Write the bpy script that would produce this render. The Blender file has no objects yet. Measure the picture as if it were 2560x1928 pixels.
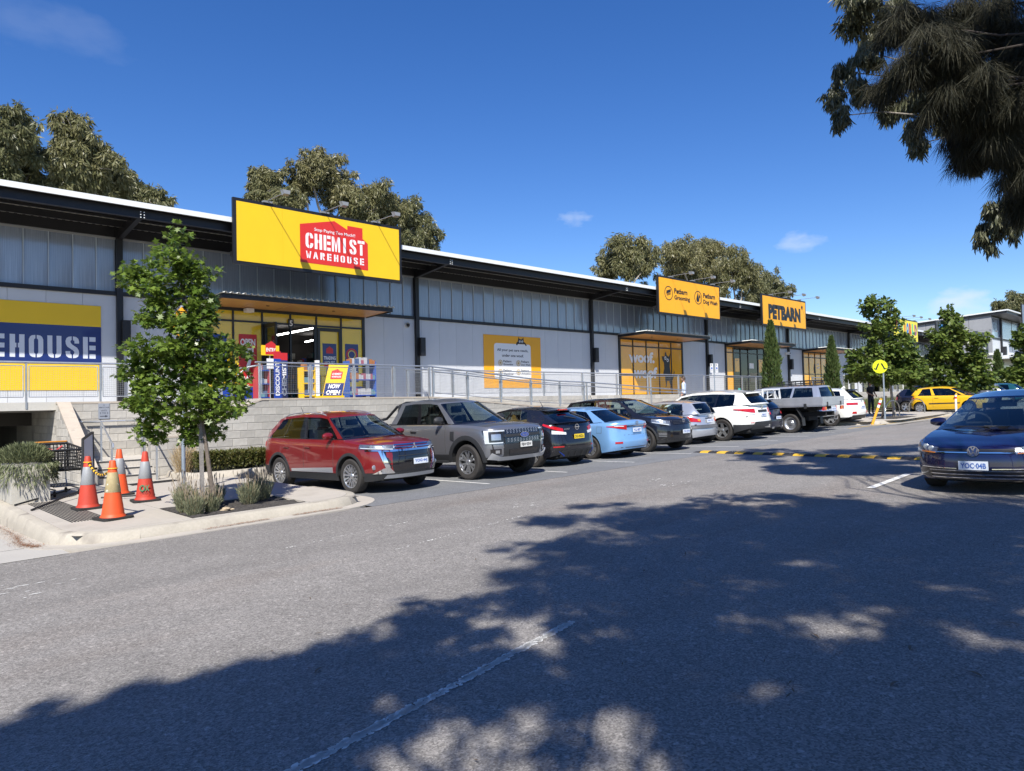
import bpy, math, random
import numpy as np
from mathutils import Vector, Matrix
R = math.radians
rng = np.random.default_rng(7)
random.seed(7)
SC = bpy.context.scene
# ------------------------------------------------------------------ camera
# world axes: X runs along the shop row, Y towards the shops, Z up; the eye is the origin.
YAW, PITCH, ROLL, FPX = .8147, .0258, -.0226, 1777.33
cam = bpy.data.cameras.new("camera"); cam_o = bpy.data.objects.new("camera", cam)
SC.collection.objects.link(cam_o); SC.camera = cam_o
cam.sensor_fit = 'HORIZONTAL'; cam.sensor_width = 36; cam.lens = 36 * FPX / 2560
cam.clip_start = .05; cam.clip_end = 3000
_F = Vector((math.cos(YAW) * math.cos(PITCH), math.sin(YAW) * math.cos(PITCH), math.sin(PITCH)))
_R = Vector((math.sin(YAW), -math.cos(YAW), 0)); _U = _R.cross(_F)
_R2 = math.cos(ROLL) * _R + math.sin(ROLL) * _U; _U2 = -math.sin(ROLL) * _R + math.cos(ROLL) * _U
cam_o.matrix_world = Matrix((( _R2.x, _U2.x, -_F.x, 0), (_R2.y, _U2.y, -_F.y, 0), (_R2.z, _U2.z, -_F.z, 0), (0, 0, 0, 1)))
# ------------------------------------------------------------------ light
SUN = Vector((-1.04, -1.0, 1.58)).normalized()          # direction towards the sun
EL = math.asin(SUN.z); AZ = math.atan2(SUN.x, SUN.y)     # azimuth clockwise from +Y
W = bpy.data.worlds.new("World"); SC.world = W; W.use_nodes = True
nt = W.node_tree; bg = nt.nodes["Background"]
sky = nt.nodes.new("ShaderNodeTexSky"); sky.sky_type = 'NISHITA'; sky.sun_disc = False
sky.sun_elevation = EL; sky.sun_rotation = AZ
sky.altitude = 600; sky.air_density = 1.0; sky.dust_density = .25; sky.ozone_density = 3.0
SKY_K = .100
bg.inputs[1].default_value = SKY_K
tcw = nt.nodes.new("ShaderNodeTexCoord")
# a deeper blue, as the phone camera shows it, and a few thin clouds low in the sky
hsv = nt.nodes.new("ShaderNodeHueSaturation"); hsv.inputs['Saturation'].default_value = 1.30
hsv.inputs['Hue'].default_value = .513
nt.links.new(sky.outputs[0], hsv.inputs['Color'])
last = hsv.outputs[0]
def cloud(px_dir, rad, stretch, amt, scale, last):
    d = Vector(px_dir).normalized()
    side = d.cross(Vector((0, 0, 1))).normalized(); up = side.cross(d)
    def dot(v):
        n = nt.nodes.new("ShaderNodeVectorMath"); n.operation = 'DOT_PRODUCT'
        nt.links.new(tcw.outputs['Generated'], n.inputs[0]); n.inputs[1].default_value = v; return n.outputs['Value']
    def mth(op, a, b=None):
        n = nt.nodes.new("ShaderNodeMath"); n.operation = op
        for i, q in enumerate((a, b)):
            if q is None: continue
            if isinstance(q, (int, float)): n.inputs[i].default_value = q
            else: nt.links.new(q, n.inputs[i])
        return n.outputs[0]
    a = mth('DIVIDE', dot(side), rad * stretch); b = mth('DIVIDE', dot(up), rad)
    rr = mth('ADD', mth('MULTIPLY', a, a), mth('MULTIPLY', b, b))
    fall = mth('SUBTRACT', 1.0, rr)
    nz = nt.nodes.new("ShaderNodeTexNoise"); nz.inputs['Scale'].default_value = scale; nz.inputs['Detail'].default_value = 6
    mp = nt.nodes.new("ShaderNodeMapping"); mp.inputs['Scale'].default_value = (1, 1, 2.2)
    nt.links.new(tcw.outputs['Generated'], mp.inputs[0]); nt.links.new(mp.outputs[0], nz.inputs['Vector'])
    k = mth('MULTIPLY', mth('MAXIMUM', mth('ADD', fall, mth('MULTIPLY', mth('SUBTRACT', nz.outputs[0], .56), 2.2)), 0), amt)
    front = mth('MAXIMUM', mth('MULTIPLY', dot(d), 1.0), 0)
    k = mth('MINIMUM', mth('MULTIPLY', mth('MULTIPLY', k, mth('GREATER_THAN', fall, -1.5)), mth('GREATER_THAN', front, .5)), amt)
    mx = nt.nodes.new("ShaderNodeMixRGB"); mx.inputs[2].default_value = (5.2, 5.7, 6.6, 1)
    nt.links.new(k, mx.inputs[0]); nt.links.new(last, mx.inputs[1]); return mx.outputs[0]
def raydir(x, y):
    return _F + _R2 * ((x - 1280) / FPX) - _U2 * ((y - 964) / FPX)
last = cloud(raydir(2400, 757), .022, 1.9, .60, 34, last)
last = cloud(raydir(2000, 606), .016, 2.0, .34, 45, last)
last = cloud(raydir(1437, 546), .012, 2.2, .26, 60, last)
last = cloud(raydir(120, 70), .030, 3.0, .07, 22, last)
nt.links.new(last, bg.inputs[0])
sl = bpy.data.lights.new("sun", 'SUN'); sl.energy = 4.8; sl.angle = R(.53); sl.color = (1, .955, .88)
so = bpy.data.objects.new("sun", sl); SC.collection.objects.link(so)
so.rotation_mode = 'QUATERNION'; so.rotation_quaternion = SUN.to_track_quat('Z', 'Y')
so.location = SUN * 40
vs = SC.view_settings; vs.view_transform = 'Standard'; vs.look = 'None'; vs.exposure = 0.68; vs.gamma = 1
vs.use_curve_mapping = False
SC.render.engine = 'CYCLES'
cy = SC.cycles; cy.max_bounces = 8; cy.transparent_max_bounces = 16; cy.caustics_reflective = False; cy.caustics_refractive = False
cy.use_denoising = True; cy.sample_clamp_indirect = 6
# ------------------------------------------------------------------ helpers
LINK = SC.collection.objects.link
def road_z(u, v): return -1.619 + .018 * u - .019 * v
def pave_z(u): return -1.697 + .02 * u
def tag(o, label=None, cat=None, group=None, kind=None):
    if label: o["label"] = label
    if cat: o["category"] = cat
    if group: o["group"] = group
    if kind: o["kind"] = kind
    return o
def root(name, loc, label=None, cat=None, group=None, rz=0, kind=None):
    o = bpy.data.objects.new(name, None); LINK(o); o.location = loc; o.rotation_euler = (0, 0, rz)
    o.empty_display_size = .1
    return tag(o, label, cat, group, kind)
def fastmesh(name, V, F):
    """V (n,3) array, F (m,3|4) array -> mesh"""
    V = np.asarray(V, np.float32); F = np.asarray(F, np.int32)
    me = bpy.data.meshes.new(name); k = F.shape[1]
    me.vertices.add(len(V)); me.vertices.foreach_set('co', V.ravel())
    me.loops.add(F.size); me.loops.foreach_set('vertex_index', F.ravel())
    me.polygons.add(len(F)); me.polygons.foreach_set('loop_start', np.arange(0, F.size, k, dtype=np.int32))
    try: me.polygons.foreach_set('loop_total', np.full(len(F), k, np.int32))
    except Exception: pass
    me.update(calc_edges=True); return me
def addobj(name, me, mat=None, parent=None, loc=None):
    o = bpy.data.objects.new(name, me); LINK(o)
    if mat is not None and not me.materials: me.materials.append(mat)
    if parent is not None: o.parent = parent
    if loc is not None: o.location = loc
    return o
class MB:
    """collects shapes given in world (or thing-local) coordinates; build() links them as one mesh"""
    def __init__(s): s.V = []; s.F = []
    def add(s, V, F):
        n = len(s.V); s.V += [tuple(v) for v in V]; s.F += [tuple(i + n for i in f) for f in F]; return s
    def box(s, x0, y0, z0, x1, y1, z1):
        V = [(x0,y0,z0),(x1,y0,z0),(x1,y1,z0),(x0,y1,z0),(x0,y0,z1),(x1,y0,z1),(x1,y1,z1),(x0,y1,z1)]
        return s.add(V, [(0,3,2,1),(4,5,6,7),(0,1,5,4),(1,2,6,5),(2,3,7,6),(3,0,4,7)])
    def bar(s, p, q, w, h, up=(0,0,1)):
        """rectangular bar from p to q, w across, h along up"""
        p = Vector(p); q = Vector(q); d = (q - p).normalized(); u = Vector(up)
        a = d.cross(u).normalized(); u = a.cross(d)
        V = [c + a * i * w / 2 + u * j * h / 2 for c in (p, q) for i, j in ((-1,-1),(1,-1),(1,1),(-1,1))]
        return s.add(V, [(3,2,1,0),(4,5,6,7),(0,1,5,4),(1,2,6,5),(2,3,7,6),(3,0,4,7)])
    def tube(s, pts, r, n=8, cap=True):
        pts = [Vector(p) for p in pts]; m = len(pts)
        rs = r if isinstance(r, (list, tuple)) else [r] * m
        base = len(s.V); prev = None
        for i, p in enumerate(pts):
            d = (pts[min(i + 1, m - 1)] - pts[max(i - 1, 0)])
            d = d.normalized() if d.length > 1e-9 else Vector((0, 0, 1))
            if prev is None:
                a = d.cross(Vector((0, 0, 1)))
                if a.length < .05: a = d.cross(Vector((1, 0, 0)))
            else: a = prev - d * prev.dot(d)
            a.normalize(); prev = a; b = d.cross(a)
            for k in range(n):
                t = 2 * math.pi * k / n
                s.V.append(tuple(p + (a * math.cos(t) + b * math.sin(t)) * rs[i]))
        for i in range(m - 1):
            for k in range(n):
                k2 = (k + 1) % n
                s.F.append((base + i*n + k, base + i*n + k2, base + (i+1)*n + k2, base + (i+1)*n + k))
        if cap:
            s.F.append(tuple(base + k for k in reversed(range(n))))
            s.F.append(tuple(base + (m-1)*n + k for k in range(n)))
        return s
    def lathe(s, prof, n=16, o=(0,0,0), axis='z', cap=False):
        base = len(s.V); m = len(prof)
        for r, h in prof:
            for k in range(n):
                t = 2 * math.pi * k / n; c, q = r * math.cos(t), r * math.sin(t)
                if axis == 'z': v = (c, q, h)
                elif axis == 'y': v = (q, h, c)
                else: v = (h, c, q)
                s.V.append((v[0]+o[0], v[1]+o[1], v[2]+o[2]))
        for i in range(m - 1):
            for k in range(n):
                k2 = (k + 1) % n
                s.F.append((base+i*n+k, base+i*n+k2, base+(i+1)*n+k2, base+(i+1)*n+k))
        if cap:
            s.F.append(tuple(base + k for k in reversed(range(n)))); s.F.append(tuple(base+(m-1)*n+k for k in range(n)))
        return s
    def grid(s, P, flip=False):
        """P: rows x cols of points"""
        m, n = len(P), len(P[0]); base = len(s.V)
        for row in P: s.V += [tuple(p) for p in row]
        for i in range(m - 1):
            for j in range(n - 1):
                q = (base+i*n+j, base+i*n+j+1, base+(i+1)*n+j+1, base+(i+1)*n+j)
                s.F.append(q[::-1] if flip else q)
        return s
    def prism(s, poly, o, r, u, t0, t1):
        """polygon poly [(a,b)] in the plane o + a r + b u, from depth t0 to t1 along r x u"""
        o, r, u = Vector(o), Vector(r), Vector(u); n = r.cross(u); k = len(poly); base = len(s.V)
        for t in (t0, t1):
            for a, b in poly: s.V.append(tuple(o + r*a + u*b + n*t))
        s.F.append(tuple(base + i for i in reversed(range(k)))); s.F.append(tuple(base + k + i for i in range(k)))
        for i in range(k):
            j = (i + 1) % k; s.F.append((base+i, base+j, base+k+j, base+k+i))
        return s
    def build(s, name, mat=None, parent=None, world=None, smooth=False, sharp=40, mods=None):
        """world: the root whose location is to be subtracted (coordinates were given in world space)"""
        me = bpy.data.meshes.new(name)
        V = s.V
        if world is not None:
            l = world.location; V = [(v[0]-l.x, v[1]-l.y, v[2]-l.z) for v in V]
        me.from_pydata(V, [], s.F)
        if smooth:
            me.polygons.foreach_set('use_smooth', [True]*len(me.polygons))
            if sharp: me.set_sharp_from_angle(angle=R(sharp))
        me.update(); return addobj(name, me, mat, parent)
def arc(cx, cy, r, a0, a1, n=10):
    return [(cx + r*math.cos(a0+(a1-a0)*i/n), cy + r*math.sin(a0+(a1-a0)*i/n)) for i in range(n+1)]
def rrect(w, h, r, cx=0, cy=0, n=4):
    w, h = w/2, h/2; P = []
    for x, y, a in ((w-r, h-r, 0), (-w+r, h-r, 90), (-w+r, -h+r, 180), (w-r, -h+r, 270)):
        P += arc(cx+x, cy+y, r, R(a), R(a+90), n)
    return P
# ------------------------------------------------------------------ materials
MATS = {}
def mat(name, col, rough=.5, metal=0.0, var=None, bump=None, coat=0, spec=.5, rnd=0, isl=0, emit=0, ds=None, coord='Object', dirt=None):
    """var=(scale, amount) value mottling; bump=(scale, strength); rnd: brightness change per object; isl: per mesh island"""
    if name in MATS: return MATS[name]
    m = bpy.data.materials.new(name); m.use_nodes = True; t = m.node_tree; b = t.nodes["Principled BSDF"]
    c = (*col, 1)
    b.inputs['Base Color'].default_value = c; b.inputs['Roughness'].default_value = rough
    b.inputs['Metallic'].default_value = metal; b.inputs['Coat Weight'].default_value = coat; b.inputs['Coat Roughness'].default_value = .03
    b.inputs['Specular IOR Level'].default_value = spec
    if emit: b.inputs['Emission Color'].default_value = c; b.inputs['Emission Strength'].default_value = emit
    val = None
    def N(k, **kw):
        n = t.nodes.new(k)
        for a, q in kw.items(): setattr(n, a, q)
        return n
    def add(v):
        nonlocal val
        if val is None: val = v
        else:
            q = N("ShaderNodeMath", operation='MULTIPLY'); t.links.new(val, q.inputs[0]); t.links.new(v, q.inputs[1]); val = q.outputs[0]
    tc = N("ShaderNodeTexCoord")
    def rngmap(src, lo, hi, a=0., b_=1.):
        q = N("ShaderNodeMapRange"); t.links.new(src, q.inputs[0])
        for i, x in enumerate((a, b_, lo, hi)): q.inputs[i+1].default_value = x
        return q.outputs[0]
    if var:
        for sc, am in (var if isinstance(var[0], (tuple, list)) else [var]):
            n = N("ShaderNodeTexNoise"); n.inputs['Scale'].default_value = sc; n.inputs['Detail'].default_value = 5
            t.links.new(tc.outputs[coord], n.inputs['Vector']); add(rngmap(n.outputs[0], 1-am, 1+am, .25, .75))
    if rnd:
        n = N("ShaderNodeObjectInfo"); add(rngmap(n.outputs['Random'], 1-rnd, 1+rnd))
    if isl:
        n = N("ShaderNodeNewGeometry"); add(rngmap(n.outputs['Random Per Island'], 1-isl, 1+isl))
    colsock = None
    if val is not None:
        mx = N("ShaderNodeVectorMath", operation='SCALE'); mx.inputs[0].default_value = col; t.links.new(val, mx.inputs['Scale'])
        colsock = mx.outputs[0]
    if dirt:   # (colour, scale, threshold, softness, stretch xyz) stains with a shape of their own
        dc, sc, th, sf, st = dirt
        mp = N("ShaderNodeMapping"); mp.inputs['Scale'].default_value = st; t.links.new(tc.outputs[coord], mp.inputs[0])
        n = N("ShaderNodeTexNoise"); n.inputs['Scale'].default_value = sc; n.inputs['Detail'].default_value = 6; t.links.new(mp.outputs[0], n.inputs['Vector'])
        k = rngmap(n.outputs[0], 0, 1, th, th+sf)
        mx = N("ShaderNodeMixRGB"); mx.inputs[1].default_value = c; mx.inputs[2].default_value = (*dc, 1)
        if colsock is not None: t.links.new(colsock, mx.inputs[1])
        t.links.new(k, mx.inputs[0]); colsock = mx.outputs[0]
    if colsock is not None: t.links.new(colsock, b.inputs['Base Color'])
    if bump:
        n = N("ShaderNodeTexNoise"); n.inputs['Scale'].default_value = bump[0]; n.inputs['Detail'].default_value = 4
        t.links.new(tc.outputs[coord], n.inputs['Vector'])
        bp = N("ShaderNodeBump"); bp.inputs['Strength'].default_value = bump[1]; bp.inputs['Distance'].default_value = .01
        t.links.new(n.outputs[0], bp.inputs['Height']); t.links.new(bp.outputs[0], b.inputs['Normal'])
    MATS[name] = m; return m
def leafmat(name, col, col2, rough=.45, trans=.35):
    m = bpy.data.materials.new(name); m.use_nodes = True; t = m.node_tree; b = t.nodes["Principled BSDF"]
    g = t.nodes.new("ShaderNodeNewGeometry"); mx = t.nodes.new("ShaderNodeMixRGB")
    mx.inputs[1].default_value = (*col, 1); mx.inputs[2].default_value = (*col2, 1)
    t.links.new(g.outputs['Random Per Island'], mx.inputs[0]); t.links.new(mx.outputs[0], b.inputs['Base Color'])
    b.inputs['Roughness'].default_value = rough; b.inputs['Specular IOR Level'].default_value = .35
    tr = t.nodes.new("ShaderNodeBsdfTranslucent"); t.links.new(mx.outputs[0], tr.inputs[0])
    ms = t.nodes.new("ShaderNodeMixShader"); ms.inputs[0].default_value = trans
    t.links.new(b.outputs[0], ms.inputs[1]); t.links.new(tr.outputs[0], ms.inputs[2])
    t.links.new(ms.outputs[0], t.nodes["Material Output"].inputs[0]); return m
def glassmat(name, tint, refl=1.0, rough=0.0, ior=1.5):
    if name in MATS: return MATS[name]
    m = bpy.data.materials.new(name); m.use_nodes = True; t = m.node_tree
    t.nodes.remove(t.nodes["Principled BSDF"])
    tr = t.nodes.new("ShaderNodeBsdfTransparent"); tr.inputs[0].default_value = (*tint, 1)
    gl = t.nodes.new("ShaderNodeBsdfGlossy"); gl.inputs['Roughness'].default_value = rough
    gl.inputs[0].default_value = (refl, refl, refl, 1)
    lw = t.nodes.new("ShaderNodeLayerWeight"); lw.inputs[0].default_value = .5
    pw_ = t.nodes.new("ShaderNodeMath"); pw_.operation = 'POWER'; t.links.new(lw.outputs['Facing'], pw_.inputs[0]); pw_.inputs[1].default_value = 4.2
    fr = t.nodes.new("ShaderNodeMapRange"); t.links.new(pw_.outputs[0], fr.inputs[0]); fr.inputs[3].default_value = ((ior-1)/(ior+1))**2 * 1.25; fr.inputs[4].default_value = 1
    ms = t.nodes.new("ShaderNodeMixShader"); t.links.new(fr.outputs[0], ms.inputs[0])
    t.links.new(tr.outputs[0], ms.inputs[1]); t.links.new(gl.outputs[0], ms.inputs[2])
    t.links.new(ms.outputs[0], t.nodes["Material Output"].inputs[0]); MATS[name] = m; return m
# ------------------------------------------------------------------ lettering
_TX = {}
def glyphs(s, bold=0.0, shear=0.0, spacing=1.0):
    """text as flat triangles: verts normalised so that the box is 0..1 wide and 0..1 high, plus its aspect"""
    k = (s, bold, shear, spacing)
    if k in _TX: return _TX[k]
    cu = bpy.data.curves.new("txt", 'FONT'); cu.body = s; cu.offset = bold; cu.shear = shear; cu.space_character = spacing
    cu.resolution_u = 3; cu.align_x = 'CENTER'
    o = bpy.data.objects.new("txt", cu)
    me = o.to_mesh()
    V = np.array([v.co[:2] for v in me.vertices]); F = [tuple(p.vertices) for p in me.polygons]
    o.to_mesh_clear(); bpy.data.objects.remove(o); bpy.data.curves.remove(cu)
    lo, hi = V.min(0), V.max(0); V = (V - lo) / (hi - lo)
    _TX[k] = (V, F, (hi[0]-lo[0]) / (hi[1]-lo[1])); return _TX[k]
class Face:
    """a flat face: origin o, right r, up u; draws thin raised pieces on it. coords relative to the thing's root"""
    def __init__(s, o, r, u, parent, world=None):
        s.o, s.r, s.u = Vector(o), Vector(r).normalized(), Vector(u).normalized(); s.p = parent
        if world is not None: s.o = s.o - world.location
        s.n = s.r.cross(s.u)
    def poly(s, P, m, name, t=.004, lift=0):
        return MB().prism(P, s.o, s.r, s.u, lift, lift + t).build(name, m, s.p)
    def rect(s, a0, b0, a1, b1, m, name, t=.004, lift=0):
        return s.poly([(a0,b0),(a1,b0),(a1,b1),(a0,b1)], m, name, t, lift)
    def disc(s, a, b, r, m, name, t=.004, lift=0, n=20, ry=None):
        ry = ry or r
        return s.poly([(a+r*math.cos(2*math.pi*i/n), b+ry*math.sin(2*math.pi*i/n)) for i in range(n)], m, name, t, lift)
    def ring(s, a, b, r, w, m, name, t=.004, lift=0, n=24, ry=None):
        ry = ry or r; mb = MB()
        for i in range(n):
            t0, t1 = 2*math.pi*i/n, 2*math.pi*(i+1)/n
            P = [(a+(r)*math.cos(t0), b+ry*math.sin(t0)), (a+r*math.cos(t1), b+ry*math.sin(t1)),
                 (a+(r-w)*math.cos(t1), b+(ry-w)*math.sin(t1)), (a+(r-w)*math.cos(t0), b+(ry-w)*math.sin(t0))]
            mb.prism(P, s.o, s.r, s.u, lift, lift + t)
        return mb.build(name, m, s.p)
    def many(s, polys, m, name, t=.004, lift=0):
        mb = MB()
        for P in polys: mb.prism(P, s.o, s.r, s.u, lift, lift + t)
        return mb.build(name, m, s.p)
    def text(s, txt, a, b, h, m, name='lettering', w=None, bold=0., shear=0., lift=.0085, spacing=1.0, anchor='c'):
        """h: height of the text box; w: its width (else natural)"""
        V, F, asp = glyphs(txt, bold, shear, spacing); w = w or h * asp
        if anchor == 'c': a -= w/2
        b -= h/2
        me = bpy.data.meshes.new(name)
        me.from_pydata([tuple(s.o + s.r*(a + x*w) + s.u*(b + y*h) + s.n*lift) for x, y in V], [], F)
        return addobj(name, me, m, s.p)
# ================================================================== GROUND
def rz(u, v):
    uu = u if u < 60 else 60 + (u - 60) * .35
    return road_z(uu, max(v, -25))
def asphalt(name, base, speck, stain, streak, patchy):
    m = bpy.data.materials.new(name); m.use_nodes = True; t = m.node_tree; b = t.nodes["Principled BSDF"]
    b.inputs['Roughness'].default_value = .82; b.inputs['Specular IOR Level'].default_value = .3
    tc = t.nodes.new("ShaderNodeTexCoord"); L = t.links.new
    def noise(sc, det=4, mp=None, rough=.55):
        n = t.nodes.new("ShaderNodeTexNoise"); n.inputs['Scale'].default_value = sc; n.inputs['Detail'].default_value = det; n.inputs['Roughness'].default_value = rough
        if mp:
            q = t.nodes.new("ShaderNodeMapping"); q.inputs['Scale'].default_value = mp; L(tc.outputs['Object'], q.inputs[0]); L(q.outputs[0], n.inputs['Vector'])
        else: L(tc.outputs['Object'], n.inputs['Vector'])
        return n.outputs[0]
    def mr(s, a, b_, lo, hi):
        q = t.nodes.new("ShaderNodeMapRange"); L(s, q.inputs[0])
        for i, x in enumerate((a, b_, lo, hi)): q.inputs[i+1].default_value = x
        return q.outputs[0]
    def mul(a, b_):
        q = t.nodes.new("ShaderNodeMath"); q.operation = 'MULTIPLY'; L(a, q.inputs[0]); L(b_, q.inputs[1]); return q.outputs[0]
    vo = t.nodes.new("ShaderNodeTexVoronoi"); vo.inputs['Scale'].default_value = 95; L(tc.outputs['Object'], vo.inputs['Vector'])
    sep = t.nodes.new("ShaderNodeSeparateColor"); L(vo.outputs['Color'], sep.inputs[0])
    v2 = t.nodes.new("ShaderNodeTexVoronoi"); v2.inputs['Scale'].default_value = 38; L(tc.outputs['Object'], v2.inputs['Vector'])
    sep2 = t.nodes.new("ShaderNodeSeparateColor"); L(v2.outputs['Color'], sep2.inputs[0])
    k = mr(sep.outputs[0], 0, 1, 1 - speck, 1 + speck)
    k = mul(k, mr(sep2.outputs[1], .86, 1.0, 1.0, 1 + speck * .9))
    k = mul(k, mr(noise(1.1, 6), .3, .7, 1 - patchy, 1 + patchy))
    k = mul(k, mr(noise(.9, 5, (.10, 1.1, 1)), .3, .7, 1 - streak, 1 + streak))
    k = mul(k, mr(noise(7, 4), .3, .7, .94, 1.06))
    sc = t.nodes.new("ShaderNodeVectorMath"); sc.operation = 'SCALE'; L(k, sc.inputs['Scale'])
    mx = t.nodes.new("ShaderNodeMixRGB"); mx.inputs[1].default_value = (*base, 1); mx.inputs[2].default_value = (*stain, 1)
    L(mr(noise(.55, 5, (.25, 1, 1)), .52, .70, 0, .75), mx.inputs[0]); L(mx.outputs[0], sc.inputs[0])
    L(sc.outputs[0], b.inputs['Base Color'])
    bp = t.nodes.new("ShaderNodeBump"); bp.inputs['Strength'].default_value = .55; bp.inputs['Distance'].default_value = .006
    L(vo.outputs['Distance'], bp.inputs['Height']); L(bp.outputs[0], b.inputs['Normal']); return m
M_road = asphalt("asphalt_road", (.205, .192, .178), .42, (.20, .172, .15), .10, .08)
M_bay = asphalt("asphalt_bay", (.165, .168, .172), .22, (.145, .150, .155), .08, .08)
M_conc = mat("concrete_pale", (.40, .365, .315), .85, var=[(1.2, .07), (14, .05), (90, .06)], bump=(120, .15), dirt=((.30, .27, .23), 1.3, .58, .25, (1, 1, 1)))
M_kerb = mat("concrete_kerb", (.38, .345, .285), .85, var=[(2.5, .10), (30, .08)], bump=(90, .2), dirt=((.20, .175, .15), 2.2, .56, .16, (1, 1, .6)))
M_drive = mat("concrete_drive", (.39, .37, .335), .85, var=[(1.0, .06), (40, .06)], bump=(120, .15), dirt=((.36, .33, .29), .9, .56, .3, (1, .4, 1)))
M_groove = mat("groove_dark", (.06, .055, .05), .9)
M_line = mat("line_paint", (.66, .65, .61), .7, var=[(12, .10), (80, .1)])
M_yline = mat("line_paint_yellow", (.62, .40, .06), .7, var=[(12, .12)])
def sheet(name, u0, u1, v0, v1, z, m, du=2.5, dv=2.5, lift=0, kind='structure', parent=None):
    us = np.linspace(u0, u1, max(2, int((u1-u0)/du)+1)); vs_ = np.linspace(v0, v1, max(2, int((v1-v0)/dv)+1))
    P = [[(u, v, z(u, v) + lift) for v in vs_] for u in us]
    return tag(MB().grid(P, True).build(name, m, parent), kind=kind)
# terrain under everything, out to the horizon
tz = lambda u, v: min(rz(u, min(v, 10.4)) , 1.0) - .35
tag(MB().grid([[(u, v, -3.2 if abs(u) > 300 or abs(v) > 300 or v > 15.5 else tz(u, v)) for v in (-900, -300, -60, -20, 0, 10.4, 16, 60, 300, 900)] for u in (-900, -300, -60, -20, 0, 30, 60, 120, 300, 900)], True).build(
    "ground", mat("dry_grass_ground", (.13, .115, .06), .95, var=[(.3, .2), (6, .2)])), kind='structure')
sheet("road", -45, 150, -40, 10.56, rz, M_road)
bayf = lambda u, v: rz(u, v)
sheet("parking_bays", 6.6, 32.3, 10.54, 16.75, bayf, M_bay, lift=.004)
sheet("parking_bays", 42.4, 104, 10.54, 18.0, bayf, M_bay, lift=.004)
sheet("road", -45, -4, 10.56, 21, rz, M_road)
def gline(name, pts, w, m, lift=.010, zf=rz, wear=False):
    mb = MB(); pts = [Vector((*p, 0)) for p in pts]
    for a, b in zip(pts[:-1], pts[1:]):
        d = (b - a); L = d.length; d.normalize(); n = Vector((-d.y, d.x, 0)) * w/2; k = max(1, int(L/1.0))
        for i in range(k):
            p, q = a + d*L*i/k, a + d*L*(i+1)/k
            V = [p-n, q-n, q+n, p+n]
            mb.add([(x.x, x.y, zf(x.x, x.y)+lift) for x in V], [(0,1,2,3)])
    return tag(mb.build(name, m), kind='structure')
for u in (9.76, 12.15, 14.69, 17.3, 19.92, 22.45, 24.75, 26.95, 29.3, 31.5):
    gline("bay_line", [(u, 11.1), (u, 16.4)], .07, M_line)
for u in (45, 47.6, 50.1, 52.6, 55): gline("bay_line", [(u, 11), (u, 16)], .08, M_line)
gline("bay_line", [(12.0, 4.41), (14.2, 4.54)], .12, M_line)
gline("edge_line", [(29.5, 11.6), (32.75, 11.33), (41.6, 10.87)], .10, M_yline)
# worn white line in the foreground: torn flakes of paint
def worn_line(p, q, w, n, name="worn_line"):
    mb = MB(); p = Vector((*p, 0)); q = Vector((*q, 0)); d = q - p; L = d.length; d.normalize(); nn = Vector((-d.y, d.x, 0))
    r = random.Random(3)
    for i in range(n):
        t = r.random(); s = r.gauss(0, .30)
        if abs(s) > .5: continue
        if 0.40 < t < .52 and r.random() < .55: continue
        c = p + d*L*t + nn*w*s; k = r.randint(4, 6); rad = r.uniform(.006, .017); a0 = r.random()*6
        V = []
        for j in range(k):
            a = a0 + 2*math.pi*j/k; x = c + d*math.cos(a)*rad*r.uniform(.8, 2.0) + nn*math.sin(a)*rad*r.uniform(.6, 1.2)
            V.append((x.x, x.y, rz(x.x, x.y) + .005))
        mb.add(V, [tuple(range(k))])
    return tag(mb.build(name, M_line), kind='structure')
worn_line((1.36, 3.07), (3.91, 3.56), .072, 1500)
worn_line((4.6, 7.0), (7.3, 7.5), .05, 60)
worn_line((3.3, 8.2), (6.1, 8.6), .04, 40)
wl = MB(); r_ = random.Random(11)
for i in range(46):   # old scraped paint marks
    u, v = random.Random(i*7).choice([(1.1, 8.9), (1.4, 8.5), (8.0, 8.2), (11.2, 7.6), (11.7, 8.3), (12.8, 4.7)]); u += r_.gauss(0, .16); v += r_.gauss(0, .12)
    a = r_.uniform(.02, .08); b = r_.uniform(.005, .014)
    wl.add([(u-a, v-b, rz(u,v)+.005), (u+a*.2, v-b, rz(u,v)+.005), (u+a, v+b, rz(u,v)+.005), (u-a*.3, v+b, rz(u,v)+.005)], [(0,1,2,3)])
tag(wl.build("worn_marking", M_line), kind='structure')
# driveway down to the basement car park
dz = lambda u, v: rz(u, 10.5) + (-2.15 - rz(u, 10.5)) * min(1, max(0, (v-10.5)/9.5))
sheet("driveway", -4, 2.12, 10.55, 46, dz, M_drive, du=.8, dv=1.6, lift=.006)
for v in (12.0, 14.2, 16.4): gline("driveway_joint", [(-3.9, v), (2.0, v - .3)], .015, M_groove, .010, dz)
gline("driveway_joint", [(-.4, 10.6), (-.4, 20)], .015, M_groove, .010, dz)
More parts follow.
